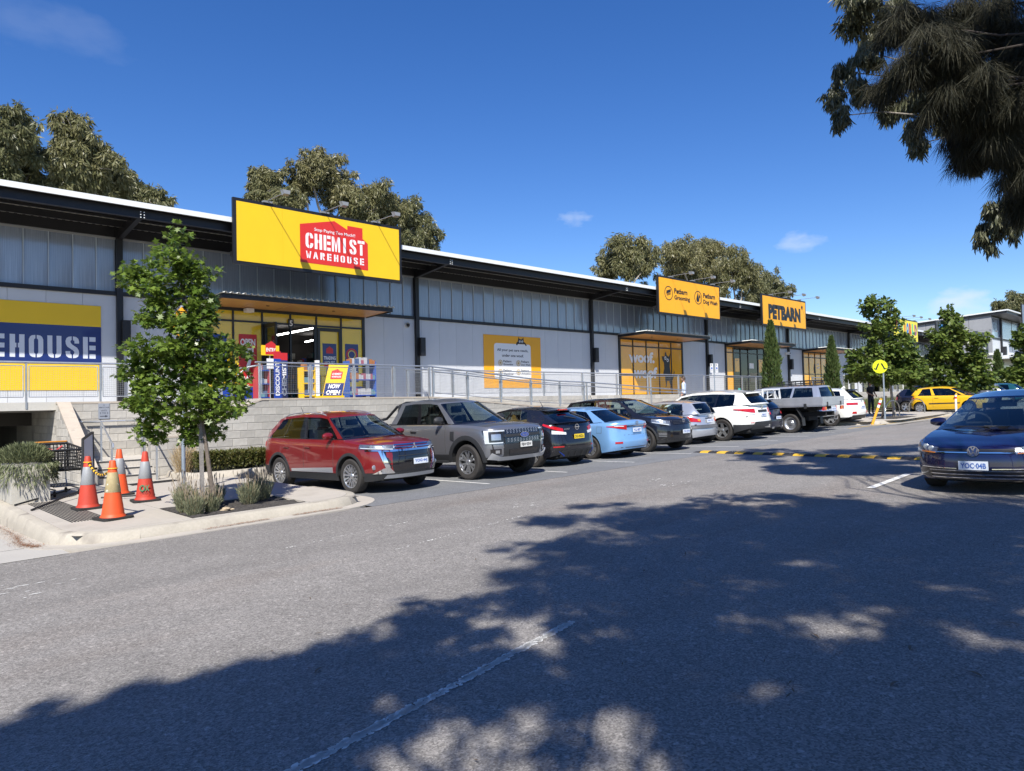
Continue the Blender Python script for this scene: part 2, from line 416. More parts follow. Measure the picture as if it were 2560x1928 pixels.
# ---------------- pavement island with kerb, gutter and slabs
KP = [(2.14, 20.4), (2.13, 17.0), (2.12, 14.0), (2.12, 12.3)] + [(2.12+.92-.92*math.cos(a), 12.0-1.12*math.sin(a)) for a in np.linspace(.1, 1.57, 8)] + \
     [(3.9, 10.90), (5.4, 10.94), (6.0, 10.97)] + [(6.02+.93*math.sin(a), 11.95-.98*math.cos(a)) for a in np.linspace(.15, 1.57, 8)] + [(6.93, 13.2), (6.90, 16.9)]
def offset_path(P, d):
    P = [Vector((*p, 0)) for p in P]; out = []
    for i, p in enumerate(P):
        t = (P[min(i+1, len(P)-1)] - P[max(i-1, 0)]).normalized(); n = Vector((t.y, -t.x, 0)); out.append(p + n*d)
    return out
def kerb_run(KP, zt, zb, cuts, name="kerb", outer=.34, gutter=True):
    """kerb swept along KP (outside on the right-hand side); cuts: index ranges of separate cast lengths"""
    kr = root(name, (KP[0][0], KP[0][1], zt(*KP[0])), kind='structure')
    prof = [(-.16, -.3), (-.16, 0), (-.035, -.004), (-.012, -.02), (.045, -.15), (.05, -.62)]
    for a, b in cuts:
        seg = KP[a:b+1]; rows = []
        for d, h in prof:
            rows.append([(p.x, p.y, zt(p.x, p.y) + h) for p in offset_path(seg, d)])
        e = MB().grid(rows)
        tag(e.build("kerb_stone", M_kerb, kr, world=kr, smooth=True), kind='structure')
    if gutter:
        g = [[(p.x, p.y, zb(p.x, p.y) + h) for p in offset_path(KP, d)] for d, h in ((.04, .010), (.12, .006), (outer, .012), (outer, -.05))]
        tag(MB().grid(g).build("gutter", M_conc, kr, world=kr), kind='structure')
    return kr
def kz(u, v): return max(pave_z(u), -9)
kerb_run(KP, kz, lambda u, v: (lambda k: dz(u, v)*(1-k) + rz(u, v)*k)(min(1, max(0, (u-2.0)/1.1))), [(0, 3), (3, 11), (11, 13), (13, 17), (17, 23)])
# pavement slabs: polygons between the kerb and the wall, split by open joints; the planting bed is left out
def inside_kerb(inset):
    return [(p.x, p.y) for p in offset_path(KP, -inset)]
pv = root("pavement", (4.5, 14, pave_z(4.5)), kind='structure')
def clip(poly, a, b, c):            # keep a x + b y <= c
    out = []
    for i in range(len(poly)):
        p, q = poly[i], poly[(i+1) % len(poly)]; dp, dq = a*p[0]+b*p[1]-c, a*q[0]+b*q[1]-c
        if dp <= 0: out.append(p)
        if dp*dq < 0:
            t = dp/(dp-dq); out.append((p[0]+(q[0]-p[0])*t, p[1]+(q[1]-p[1])*t))
    return out
isl = inside_kerb(.165)[1:-1] + [(6.73, 18.7), (2.32, 18.7)]
BED = (3.86, 11.20, 5.75, 12.75)
def slab(poly, g=.007):
    if len(poly) < 3: return
    mb = MB(); k = len(poly)
    top = [(x, y, pave_z(x) + .002) for x, y in poly]; bot = [(x, y, pave_z(x) - .12) for x, y in poly]
    mb.add(bot + top, [tuple(range(k, 2*k))] + [(i, (i+1) % k, k+(i+1) % k, k+i) for i in range(k)])
    tag(mb.build("slab", M_conc, pv, world=pv), kind='structure')
us = [2.0, 3.86, 5.75, 9]; vs2 = [10, 11.20, 12.75, 14.4, 16.2, 19]
for i in range(3):
    for j in range(5):
        if i == 1 and j == 1: continue
        p = isl; g = .006
        for a, b, c in ((-1, 0, -(us[i]+g)), (1, 0, us[i+1]-g), (0, -1, -(vs2[j]+g)), (0, 1, vs2[j+1]-g)):
            p = clip(p, a, b, c) if p else p
        if i == 1 and j == 0: p = clip(p, 0, 1, 11.20 - g)
        slab(p)
tag(MB().grid([[(u, v, pave_z(u) - .03) for v in (11.2, 18.6)] for u in (2.3, 6.75)], True).build("pavement_base", M_groove, pv, world=pv), kind='structure')
tag(MB().grid([[(BED[0]+(BED[2]-BED[0])*i/12, BED[1]+(BED[3]-BED[1])*j/12, pave_z(5) - .015 + .035*math.sin(i*1.7)*math.sin(j*2.1)) for j in range(13)] for i in range(13)], True).build(
    "garden_bed", mat("dark_mulch", (.045, .04, .036), .95, var=[(25, .5), (90, .5)], bump=(70, 1.0))), kind='structure')
# tactile strips: rows of black ribs
M_blk = mat("black_rubber", (.012, .012, .013), .6)
def strips(p, ax, bx, n, L, w=.030, gap=.075, name="tactile_strip"):
    t = root(name, (p[0], p[1], pave_z(p[0])), "grid of thin black tactile ribs on pale pavement %s" % L[1], "tactile strips")
    for i in range(n):
        a = Vector((*p, 0)) + Vector((*bx, 0))*gap*i; b = a + Vector((*ax, 0))*L[0]
        za, zb = pave_z(a.x)+.004, pave_z(b.x)+.004
        MB().bar((a.x, a.y, za), (b.x, b.y, zb), w, .010).build("rib", M_blk, t, world=t)
strips((2.50, 15.75), (.012, -1), (1, -.02), 12, (3.3, "between the planter and the front cone"), .020, .042)
strips((4.62, 17.5), (1, 0), (0, -1), 6, (1.0, "at the foot of the steps"), .03, .085)
# edging and bed in front of the hedge
ed = [(5.78, 18.45), (5.76, 17.4), (5.84, 17.12), (6.1, 16.95), (6.9, 16.80), (32, 16.75)]
kerb_run(ed, lambda u, v: pave_z(min(u, 32)) + .14, rz, [(0, 4), (4, 5)], "garden_edging", gutter=False)
tag(MB().grid([[(u, v, pave_z(u) + .06) for v in (16.9 if u > 6 else 17.2, 18.6)] for u in (5.9, 7, 15, 32)], True).build("garden_soil", MATS["dark_mulch"]), kind='structure')
# ---------------- far kerb island with the two street trees
KI = [(32.0, 17.0), (32.05, 13.5), (32.3, 12.2), (32.9, 11.6), (33.9, 11.42), (37, 11.24), (40.9, 11.05), (42, 11.2), (42.6, 11.85), (42.8, 13), (42.85, 17.0)]
iz = lambda u, v: rz(u, 11.5) + .14
kerb_run(KI, iz, rz, [(0, 3), (3, 6), (6, 10)], "kerb")
tag(MB().grid([[(u, v, iz(u, v) - .004) for v in (11.05 if 33.8 < u < 41.2 else 11.8, 16.5)] for u in (32.2, 33, 33.9, 37, 41, 42.2, 42.7)], True).build("pavement", M_conc), kind='structure')
tag(MB().grid([[(u, v, iz(u, v) + .002) for v in (11.5, 12.7)] for u in (34.6, 37.5)], True).build("tree_pit", MATS["dark_mulch"]), kind='structure')
sheet("garden_soil", 32.2, 100, 16.5, 20.4, lambda u, v: rz(u, 11.5) + .15, mat("soil", (.10, .075, .05), .95, var=[(5, .3)]))
# ================================================================== BLOCK WALLS, STEPS, RAILINGS
DECK = .30
M_block = mat("concrete_block", (.43, .405, .36), .9, var=[(1.7, .10), (9, .10), (70, .08)], bump=(60, .35), rnd=.13, dirt=((.17, .16, .145), 2.6, .60, .16, (1, 1, .35)))
M_mort = mat("mortar", (.30, .285, .26), .95, var=(8, .1))
M_cap = mat("wall_capping", (.44, .38, .31), .85, var=[(3, .08), (40, .06)], dirt=((.24, .2, .17), 3, .6, .2, (1, 1, 1)))
_blk = MB().box(0, 0, 0, .39, .03, .19)
_bm = None
def block_mesh():
    global _bm
    if _bm is None:
        mb = MB(); b = .006          # slightly arrised face
        mb.box(0, b, 0, .39, .03, .19)
        V = [(b,0,b),(.39-b,0,b),(.39-b,0,.19-b),(b,0,.19-b),(0,b,0),(.39,b,0),(.39,b,.19),(0,b,.19)]
        mb.add(V, [(0,1,2,3),(4,5,1,0),(5,6,2,1),(6,7,3,2),(7,4,0,3)])
        me = bpy.data.meshes.new("block"); me.from_pydata(mb.V, [], mb.F); me.materials.append(M_block); _bm = me
    return _bm
def block_wall(name, o, d, L, z0, top, label, seen, thick=.2, cap=None, off=0.0, capw=.24):
    """face starts at o=(u,v), runs along unit d; outward normal is right-hand of d... face at distance 0.
    top(t): wall top at run t; seen(t,z): blocks to build one by one"""
    d = Vector((*d, 0)); n = Vector((d.y, -d.x, 0)); O = Vector((*o, 0))
    rt = root(name, (o[0], o[1], z0), label, "wall")
    ang = math.atan2(d.y, d.x)
    # core
    K = max(2, int(L/.2)); mb = MB(); rows = []
    ts = [L*i/K for i in range(K+1)]
    for q in (0, -thick):
        rows.append([tuple(O + d*t + n*q + Vector((0, 0, z0))) for t in ts]); rows.append([tuple(O + d*t + n*q + Vector((0, 0, top(t)-.012))) for t in ts])
    mb.grid([rows[0], rows[1], rows[3], rows[2]], True)
    for t in (0, L):
        mb.add([O+d*t+Vector((0,0,z0)), O+d*t-n*thick+Vector((0,0,z0)), O+d*t-n*thick+Vector((0,0,top(t)-.012)), O+d*t+Vector((0,0,top(t)-.012))], [(0,1,2,3)])
    mb.build("mortar_core", M_mort, rt, world=rt)
    me = block_mesh(); rest = MB(); cnt = 0; base = .0
    nrow = int((max(top(t) for t in ts) - z0)/.2) + 1
    zt0 = DECK - .05 if cap else DECK
    k0 = int(math.floor((z0 - zt0)/.2))
    for k in range(k0, 30):
        z = zt0 + k*.2 + .005
        if z > max(top(t) for t in ts): break
        x = -(.2 if k % 2 else 0) + off
        while x < L:
            a, b = max(x+.005, 0), min(x+.395, L); x += .4
            if b - a < .05: continue
            h = min(.19, min(top(a), top(b)) - (.05 if cap else 0) - .004 - z)
            if h < .03: continue
            if cnt < 295 and seen((a+b)/2, z + .1):
                cnt += 1
                p = O + d*a + n*.008
                if b-a > .385 and h > .185: m = me
                else:
                    q = MB().box(0, 0, 0, b-a, .03, h); m = bpy.data.meshes.new("block"); m.from_pydata(q.V, [], q.F); m.materials.append(M_block)
                ob = bpy.data.objects.new("block", m); LINK(ob); ob.parent = rt
                ob.location = (p.x - o[0], p.y - o[1], z - z0); ob.rotation_euler = (0, 0, ang)
            else:
                p = O + d*a + n*.008; e = d*(b-a)
                V = [p, p+e, p+e-n*.03, p-n*.03]
                V = [(v.x, v.y, z) for v in V] + [(v.x, v.y, z+h) for v in V]
                rest.add(V, [(0,1,5,4),(1,2,6,5),(2,3,7,6),(3,0,4,7),(4,5,6,7)])
    if rest.V: tag(rest.build("blocks", M_block, rt, world=rt), kind='stuff')
    if cap:
        for a in np.arange(0, L, cap):
            b = min(a + cap - .006, L)
            if b - a < .03: continue
            P = [[tuple(O + d*t + n*q + Vector((0, 0, top(t) + h))) for t in np.linspace(a, b, 4)] for q, h in ((.015, -.05), (.015, 0), (-capw, 0), (-capw, -.05))]
            m2 = MB().grid(P, True)
            for i in (0, 3): m2.add([P[j][i] for j in range(4)], [(0,1,2,3)])
            m2.build("capping", M_cap, rt, world=rt)
    return rt
def pw(pts): xs, ys = zip(*pts); return lambda t: float(np.interp(t, xs, ys))
RAMP = pw([(14, .30), (16, .14), (18.6, -.07), (20.1, -.15), (22.5, -.20), (25.2, -.36), (28.2, -.50), (30.4, -.60), (36, -.98), (40, -1.2)])
FT = lambda t: (-.60 if t+5.45 < 6.35 else min(.30, -.60 + (t+5.45-6.35)*.5)) if t+5.45 < 14 else RAMP(t+5.45)
def seenF(t, z):
    u = t + 5.45
    if u < 8.4: return z > -1.25
    if u < 12: return z > -.45
    if u < 15: return z > -.35
    return z > -.55
block_wall("retaining_wall", (5.45, 18.6), (1, 0), 32, -2.0, FT, "long pale block retaining wall with sloping top behind the parked cars", seenF, cap=1.2)
block_wall("deck_wall", (14.2, 20.4), (1, 0), 26, -1.4, lambda t: DECK, "upper block wall under the walkway railing behind the ramp", lambda t, z: z > RAMP(t+14.2) and t < 19, cap=None)
block_wall("stair_back_wall", (4.12, 20.6), (1, 0), 4.2, -2.0, lambda t: DECK, "block wall at the back of the stair landing with a grey unit sign", lambda t, z: z > -1.25, cap=1.2, off=.13)
wt = lambda t: min(DECK, DECK - (t-.15)*.575) if t > .15 else DECK
block_wall("stair_wing_wall", (3.87, 20.6), (0, -1), 2.75, -2.1, wt, "block wall with steep sloping cap between basement entry and steps", lambda t, z: True, thick=.26, cap=.42, capw=.275)
block_wall("basement_side_wall", (3.86, 26), (0, -1), 5.39, -2.3, lambda t: .08, "shaded block side wall just inside the basement entry", lambda t, z: t > 2.6)
# garden wall far right below the walkway
block_wall("garden_wall", (40.3, 20.4), (1, 0), 62, -1.1, lambda t: DECK, "low pale block wall behind the grass strip and the yellow car", lambda t, z: False)
# stair: three treads, landing and the flight up to the walkway
M_step = mat("concrete_step", (.46, .43, .38), .85, var=[(2, .08), (20, .07)], dirt=((.2, .18, .16), 2, .6, .2, (.5, 1, 3)))
st = root("steps", (5, 18.0, pave_z(5)), "pale concrete steps with dark nosing lines rising to the landing behind the cones", "steps")
zb = pave_z(5); RH = .155
M_nose = mat("step_nosing", (.05, .05, .05), .7)
for i in range(3):
    v0 = 18.0 + .32*i; v1 = 20.6
    MB().box(4.14, v0, zb - .1 if i == 0 else zb + RH*i, 5.44 if i < 2 else 6.3, v1, zb + RH*(i+1)).build("step", M_step, st, world=st)
    MB().box(4.2, v0 - .004, zb + RH*(i+1) - .030, 5.40, v0 + .03, zb + RH*(i+1) + .003).build("nosing", M_nose, st, world=st)
zl = zb + RH*3; nr = 9; rh = (DECK - zl)/nr
for i in range(nr):
    MB().box(5.95 + .27*i, 18.62, zl + rh*i - .02, 8.6, 20.59, zl + rh*(i+1)).build("step", M_step, st, world=st)
# walkway slab
M_deck = mat("concrete_deck", (.40, .38, .34), .85, var=[(2, .08), (40, .05)])
dk = MB().box(8.3, 18.62, -.0, 14.3, 23.7, DECK-.012).box(14.3, 20.42, 0, 103, 23.7, DECK-.012).box(-4, 20.62, .12, 8.3, 23.7, DECK-.012)
tag(dk.build("walkway", M_deck), kind='structure')
tag(MB().grid([[(u, v, RAMP(u) - .03) for v in (18.62, 20.4)] for u in np.linspace(14.3, 37.4, 30)], True).build("ramp", M_deck), kind='structure')
# basement car park under the walkway
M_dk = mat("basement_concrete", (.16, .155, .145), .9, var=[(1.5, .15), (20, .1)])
bs = root("basement_car_park", (0, 22, -2.2), "dark basement car park opening under the walkway at the left edge", "basement")
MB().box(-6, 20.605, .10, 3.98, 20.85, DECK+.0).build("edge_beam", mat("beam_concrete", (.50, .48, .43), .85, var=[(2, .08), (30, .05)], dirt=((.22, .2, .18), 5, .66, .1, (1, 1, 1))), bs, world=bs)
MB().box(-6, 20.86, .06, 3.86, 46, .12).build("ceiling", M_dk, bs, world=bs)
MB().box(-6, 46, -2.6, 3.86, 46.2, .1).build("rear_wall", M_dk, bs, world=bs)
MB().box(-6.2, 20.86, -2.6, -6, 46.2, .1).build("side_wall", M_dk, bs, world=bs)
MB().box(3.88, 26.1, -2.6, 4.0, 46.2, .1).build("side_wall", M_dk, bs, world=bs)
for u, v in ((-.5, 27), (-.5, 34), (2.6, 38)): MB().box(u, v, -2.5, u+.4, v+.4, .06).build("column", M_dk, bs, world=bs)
for v in (24, 29): MB().tube([(-6, v, -.12), (3.8, v, -.12)], .06, 8).build("ceiling_pipe", mat("red_pipe", (.16, .03, .025), .5), bs, world=bs)
MB().box(-4, 22.7, -.22, 2.3, 22.9, -.02).build("duct", mat("duct_grey", (.32, .32, .31), .6), bs, world=bs)
# ---------------- galvanised railings
M_galv = mat("galvanised_steel", (.52, .54, .56), .38, metal=.75, var=[(6, .10), (45, .08)])
M_wire = mat("galvanised_wire", (.36, .37, .38), .45, metal=.6)
def mesh_panel(t, p, q, zb_, zt_, sp=.05, wire=.0026, frame=.014):
    """framed wire panel between posts p,q ((u,v)); zb_,zt_: (z at p, z at q)"""
    P, Q = Vector((*p, 0)), Vector((*q, 0)); d = Q-P; L = d.length; d.normalize()
    pt = lambda s, k: (P.x+d.x*s, P.y+d.y*s, (zb_[0]+(zb_[1]-zb_[0])*s/L)*(1-k) + (zt_[0]+(zt_[1]-zt_[0])*s/L)*k)
    f = MB()
    for a, b in ((pt(0,0), pt(L,0)), (pt(0,1), pt(L,1)), (pt(0,0), pt(0,1)), (pt(L,0), pt(L,1))): f.tube([a, b], frame, 6)
    pan = f.build("panel_frame", M_galv, t, world=t, smooth=True)
    w = MB(); n = int(L/sp)
    for i in range(1, n): w.tube([pt(L*i/n, 0), pt(L*i/n, 1)], wire, 3, cap=False)
    m = max(2, int((zt_[0]-zb_[0])/sp))
    for j in range(1, m): w.tube([pt(0, j/m), pt(L, j/m)], wire, 3, cap=False)
    tag(w.build("wire_mesh", M_wire, pan, world=t), kind='stuff')
def railing(label, posts, zf, v, mesh=True, top=.98, mid=False, double=True, gap=(.06,.13)):
    """posts: list of u along y=v; zf(u) floor height"""
    t = root("railing", (posts[0], v, zf(posts[0])), label, "railing", "galvanised railings")
    for u in posts: MB().box(u-.022, v-.03, zf(u)-.16, u+.022, v+.03, zf(u)+top-.03).build("post", M_galv, t, world=t)
    MB().tube([(u, v, zf(u)+top) for u in [posts[0]-.12] + list(posts[1:-1]) + [posts[-1]+.12]], .025, 8).build("top_rail", M_galv, t, world=t, smooth=True)
    if mid: MB().tube([(u, v-.07, zf(u)+top-.16) for u in posts], .019, 8).build("handrail", M_galv, t, world=t, smooth=True)
    if mesh:
        for a, b in zip(posts[:-1], posts[1:]):
            far = a > 24
            mesh_panel(t, (a+gap[0], v), (b-gap[0], v), (zf(a)+gap[1], zf(b)+gap[1]), (zf(a)+top-.09, zf(b)+top-.09), sp=.05 if not far else .10, wire=.0026 if not far else .0032)
    return t
DZ = lambda u: DECK
railing("level galvanised mesh railing above the basement entry at the left edge", [1.68, 3.25, 4.85, 6.4, 7.95], DZ, 20.62)
railing("level galvanised mesh railing in front of the pharmacy doors", [8.22, 9.71, 11.12, 12.52, 13.92], DZ, 18.66)
railing("sloping galvanised mesh railing along the front of the ramp, mesh filled", [14.05, 15.51, 17.04, 18.55, 20.12, 21.53], RAMP, 18.66, mid=True)
railing("sloping galvanised railing on the lower ramp behind the silver hatchback", [21.7, 23.88, 26.04, 28.3, 30.5, 32.8, 35.2], RAMP, 18.66, mesh=False, mid=True)
railing("level galvanised railing on the walkway edge above the ramp", [14.3, 16.3, 18.7, 21.1, 23.5, 25.9, 28.3], DZ, 20.45)
railing("far level railing of thin bars before the pet shop entrance", [28.5, 30.9, 33.3, 35.4, 37.3, 38.9, 40.3], DZ, 20.45)
railing("distant low railing behind the right street trees", [46.5, 49, 51.5, 54, 56.5, 59, 62, 65, 68, 71, 74, 77, 80, 83, 86], DZ, 20.45, mesh=False, mid=True)
def handrail(label, path, posts, r=.021):
    t = root("handrail", path[0], label, "handrail", "stair handrails")
    MB().tube(path, r, 8).build("rail", M_galv, t, world=t, smooth=True)
    for (u, v, z0, z1) in posts: MB().box(u-.018, v-.018, z0, u+.018, v+.018, z1).build("post", M_galv, t, world=t)
    return t
def curl(p, s):   # hooked end
    return [(p[0], p[1]-.02*i*1.0-.02, p[2]) for i in range(3)] + [(p[0]+s*.0, p[1]-.10, p[2]-.03), (p[0], p[1]-.11, p[2]-.09), (p[0], p[1]-.07, p[2]-.13)]
zl1 = zl + .92
for u, lab in ((4.42, "galvanised handrail with hooked end at the left of the steps"), (5.36, "galvanised handrail with hooked end at the right of the steps")):
    up = [(4.15, 20.5, zl1), (u, 20.45, zl1), (u, 18.75, zl1)] if u < 5 else [(u, 20.3, zl1), (u, 18.75, zl1)]
    lo = (u, 17.85, pave_z(u)+.93)
    handrail(lab, up + [lo] + curl(lo, 1), [(u, 17.85, pave_z(u), lo[2]), (u, 18.75, zl, zl1)])
handrail("galvanised wall handrail along the back of the landing", [(4.45, 20.5, zl1), (5.8, 20.5, zl1), (8.2, 20.5, DECK+.92), (8.6, 20.5, DECK+.92)], [(5.8, 20.52, zl, zl1), (8.2, 20.52, DECK-.2, DECK+.9)])
handrail("short galvanised handrail climbing beside the sloping wall top", [(6.35, 18.9, zl1+.1), (8.0, 18.9, DECK+.86), (8.2, 18.7, DECK+.9)], [(6.4, 18.9, -.7, zl1+.1)])
handrail("sloping galvanised handrail beyond the cypress by the third entrance", [(37.6, 18.9, .75), (41.2, 18.9, -.2), (41.6, 18.9, -.2)], [(37.6, 18.9, -1, .75), (41.3, 18.9, -1.2, -.2)])
handrail("sloping galvanised handrail in front of the fourth shopfront", [(48.6, 18.9, 1.25), (49.4, 18.9, 1.25), (52.5, 18.9, .0)], [(48.6, 18.9, -1, 1.25), (52.5, 18.9, -1.2, 0)])
# address plate on the stair back wall
ap = root("unit_sign", (4.92, 20.59, -.15), "small grey address plate with arrow on the stair back wall", "sign")
fa = Face((4.79, 20.584, -.15), (1, 0, 0), (0, 0, 1), ap, ap); G_ = mat("plate_grey", (.27, .29, .33), .5); K_ = mat("ink_dark", (.02, .025, .04), .6)
fa.rect(0, 0, .26, .40, G_, "plate", .006); fa.text("2", .13, .355, .035, K_, lift=.008); fa.text("ABBOTT LANE", .13, .295, .026, K_, w=.23, lift=.008)
fa.text("UNITS", .13, .215, .035, K_, lift=.008); fa.text("2 TO 5", .13, .150, .045, K_, lift=.008)
fa.many([[(.04,.062),(.17,.062),(.17,.078),(.04,.078)], [(.16,.045),(.225,.07),(.16,.095)]], K_, "arrow", .002, .006)
# ================================================================== THE SHOP ROW
WV, U0, BAY = 23.60, 6.06, 10.89
ZB, ZP = 3.57, 5.20
ZRF = lambda v: 5.74 - (v-21.1)*.058            # roof rises towards the car park
M_black = mat("black_steel", (.010, .010, .012), .45, var=(3, .2))
M_pan = mat("wall_panel_grey", (.56, .575, .60), .45, var=[(.8, .03), (3, .02)], rnd=.02)
M_white = mat("white_trim", (.72, .74, .73), .45, var=(2, .03))
M_soff = mat("soffit_sheet", (.40, .39, .35), .5)
M_ply = mat("plywood_soffit", (.50, .25, .085), .45, var=[(1.5, .10), (14, .08)], coat=.2)
def polycarb():
    m = bpy.data.materials.new("polycarbonate_sheet"); m.use_nodes = True; t = m.node_tree; b = t.nodes["Principled BSDF"]; L = t.links.new
    tc = t.nodes.new("ShaderNodeTexCoord"); mp = t.nodes.new("ShaderNodeMapping"); mp.inputs['Scale'].default_value = (14, 1, .35); L(tc.outputs['Object'], mp.inputs[0])
    n = t.nodes.new("ShaderNodeTexNoise"); n.inputs['Scale'].default_value = 3; n.inputs['Detail'].default_value = 4; L(mp.outputs[0], n.inputs['Vector'])
    oi = t.nodes.new("ShaderNodeObjectInfo")
    r = t.nodes.new("ShaderNodeMapRange"); L(n.outputs[0], r.inputs[0])
    for i, x in enumerate((.3, .7, .82, 1.18)): r.inputs[i+1].default_value = x
    r2 = t.nodes.new("ShaderNodeMapRange"); L(oi.outputs['Random'], r2.inputs[0]); r2.inputs[3].default_value = .9; r2.inputs[4].default_value = 1.1
    mu = t.nodes.new("ShaderNodeMath"); mu.operation = 'MULTIPLY'; L(r.outputs[0], mu.inputs[0]); L(r2.outputs[0], mu.inputs[1])
    s = t.nodes.new("ShaderNodeVectorMath"); s.operation = 'SCALE'; s.inputs[0].default_value = (.27, .31, .38); L(mu.outputs[0], s.inputs['Scale'])
    L(s.outputs[0], b.inputs['Base Color']); b.inputs['Roughness'].default_value = .16; b.inputs['Specular IOR Level'].default_value = .9
    b.inputs['IOR'].default_value = 1.65; b.inputs['Coat Weight'].default_value = .6; b.inputs['Coat Roughness'].default_value = .05
    wv = t.nodes.new("ShaderNodeTexWave"); wv.inputs['Scale'].default_value = 9; L(tc.outputs['Object'], wv.inputs['Vector'])
    bp = t.nodes.new("ShaderNodeBump"); bp.inputs['Strength'].default_value = .10; bp.inputs['Distance'].default_value = .004
    L(wv.outputs[0], bp.inputs['Height']); L(bp.outputs[0], b.inputs['Normal']); L(bp.outputs[0], b.inputs['Coat Normal']); return m
M_poly = polycarb()
wh = root("warehouse", (45, WV, DECK), "long grey shop row with dark steel frame, glazed upper band and overhanging roof", "building")
def W(mb, name, m, parent=None, **k): return mb.build(name, m, parent or wh, world=wh, **k)
UE = 92.5; UL = -4.83
cols = [U0 + BAY*k for k in range(-1, 8)] + [UE - .1]
shops = [(8.50, 14.50), (30.05, 36.05), (40.90, 46.90), (51.90, 57.9), (63.2, 69.2), (74, 80)]
# structure: columns with down-pipe boxes, girt, eave beams, rafters, purlins
for k, u in enumerate(cols):
    if abs(u - 11.5) < .1: continue
    W(MB().box(u-.085, WV-.16, DECK-.1, u+.085, WV+.02, ZP+.28), "column", M_black)
    if k < 9:
        W(MB().box(u+.02, WV-.34, 2.02, u+.24, WV-.17, 2.76), "column_box", M_black)
        # tapered rafter
        r = MB(); y0, y1 = WV-.02, 21.33
        r.add([(u+s, y, z) for s in (-.07, .07) for y, z in ((y0, ZP-.02), (y0, ZRF(y0)-.12), (y1, ZRF(y1)-.14), (y1, ZRF(y1)-.30))],
              [(0,1,2,3), (7,6,5,4), (0,3,7,4), (3,2,6,7), (1,5,6,2), (0,4,5,1)])
        W(r, "rafter", M_black)
        b = MB()
        for i in (-.045, .045):
            for j in (0, .075, .15): b.tube([(u+i, 21.222, ZRF(21.3)-.33+j), (u+i, 21.195, ZRF(21.3)-.33+j)], .016, 6)
        W(b, "bolts", M_white)
W(MB().box(UL, WV-.10, ZB-.06, UE, WV+.02, ZB+.06), "girt_beam", M_black)
W(MB().box(UL, WV-.05, ZP, UE, WV+.05, ZP+.06), "head_rail", mat("head_rail_grey", (.30, .31, .32), .5))
W(MB().box(UL, WV-.10, ZP+.06, UE, WV+.02, ZRF(WV)-.02), "head_beam", M_black)
def channel(mb, v, zt, h, w=.09):
    mb.box(UL, v, zt-h, UE, v+.012, zt).box(UL, v-w, zt-h, UE, v, zt-h+.014).box(UL, v-w, zt-.014, UE, v, zt); return mb
W(channel(MB(), 21.32, ZRF(21.3)-.055, .30, .10), "eave_beam", M_black)
for v in (22.0, 22.75): W(MB().box(UL, v, ZRF(v)-.23, UE, v+.07, ZRF(v)-.035), "purlin", M_black)
# ribbed roof sheet and fascia
rs = MB(); n = int((UE-UL)/.19); top = []; 
for i in range(n+1):
    u = UL + (UE-UL)*i/n
    for du, dh in ((0, 0), (.10, 0), (.115, .028), (.165, .028), (.18, 0)):
        top.append((u+du, dh))
W(MB().grid([[(u, v, ZRF(v)-.034+h) for u, h in top] for v in (21.16, 23.6)]), "roof_soffit", M_soff)
W(MB().grid([[(u, v, ZRF(v)+.03) for u in np.linspace(UL, UE, 12)] for v in (21.1, 40)]), "roof_sheet", M_white)
W(MB().box(UL, 21.10, ZRF(21.1)-.10, UE, 21.14, ZRF(21.1)+.05), "roof_fascia", M_white)
W(MB().box(UL, WV+.2, -.5, UL+.2, 40, 5.1).box(UE-.2, WV+.2, -.5, UE, 40, 5.1).box(UL, 39.8, -.5, UE, 40, 4.6), "side_wall", M_pan)
# upper band of clear ribbed sheets, each slightly bowed
segs = sorted(cols)
me_cache = {}
def sheet_mesh(w, h, bow):
    P = [[(x*w, -bow*math.sin(math.pi*x) + (.004 if x in (0, 1) else 0), z*h) for x in np.linspace(0, 1, 9)] for z in (0, .5, .84, 1)]
    for i, p in enumerate(P[3]): P[3][i] = (p[0], p[1]*.4, p[2])
    mb = MB().grid(P, True)
    me = bpy.data.meshes.new("cladding_sheet"); me.from_pydata(mb.V, [], mb.F); me.polygons.foreach_set('use_smooth', [True]*len(me.polygons)); me.materials.append(M_poly); return me
M_rib = mat("clear_rib", (.50, .56, .62), .25)
shm = [sheet_mesh(.592, ZP-ZB-.065, b) for b in (.002, .004, .006)]
ribs = MB(); r_ = random.Random(5)
for a, b in zip(segs[:-1], segs[1:]):
    x = a + .09
    while x < b - .1:
        w = min(.60, b - .09 - x)
        o = bpy.data.objects.new("cladding_sheet", r_.choice(shm)); LINK(o); o.parent = wh
        o.location = (x+.004-45, .010-.02 + r_.uniform(-.003, .003), ZB+.062-DECK); o.rotation_euler = (r_.uniform(-.006, .010), 0, r_.uniform(-.010, .010))
        o.scale = ((w-.008)/.592, 1, 1)
        if x > a + .2: ribs.box(x-.010, WV-.045, ZB+.06, x+.010, WV-.012, ZP)
        x += .60
W(ribs, "sheet_ribs", M_rib)
# lower wall: one-metre panels between the shopfronts
def pan_mesh(w):
    mb = MB().box(0, 0, 0, w, .05, ZB-.06-DECK+.05); b = .006
    me = bpy.data.meshes.new("wall_panel"); me.from_pydata(mb.V, [], mb.F); me.materials.append(M_pan); return me
p1 = pan_mesh(.898)
x = UL
edges = sorted([(a-.0, b+.0) for a, b in shops])
def solid(a, b):
    W(MB().box(a, WV+.03, -.3, b, WV+.05, ZB), "wall_backing", M_groove)
    x = a
    while x < b - .02:
        w = min(.905, b - x)
        o = bpy.data.objects.new("wall_panel", p1 if w > .9 else pan_mesh(w-.007)); LINK(o); o.parent = wh; o.location = (x+.0035-45, -.03, -.05)
        x += .905
cur = U0 - 10*.905 - .06 - .9
for a, b in edges + [(UE, UE)]:
    solid(cur, a); cur = b
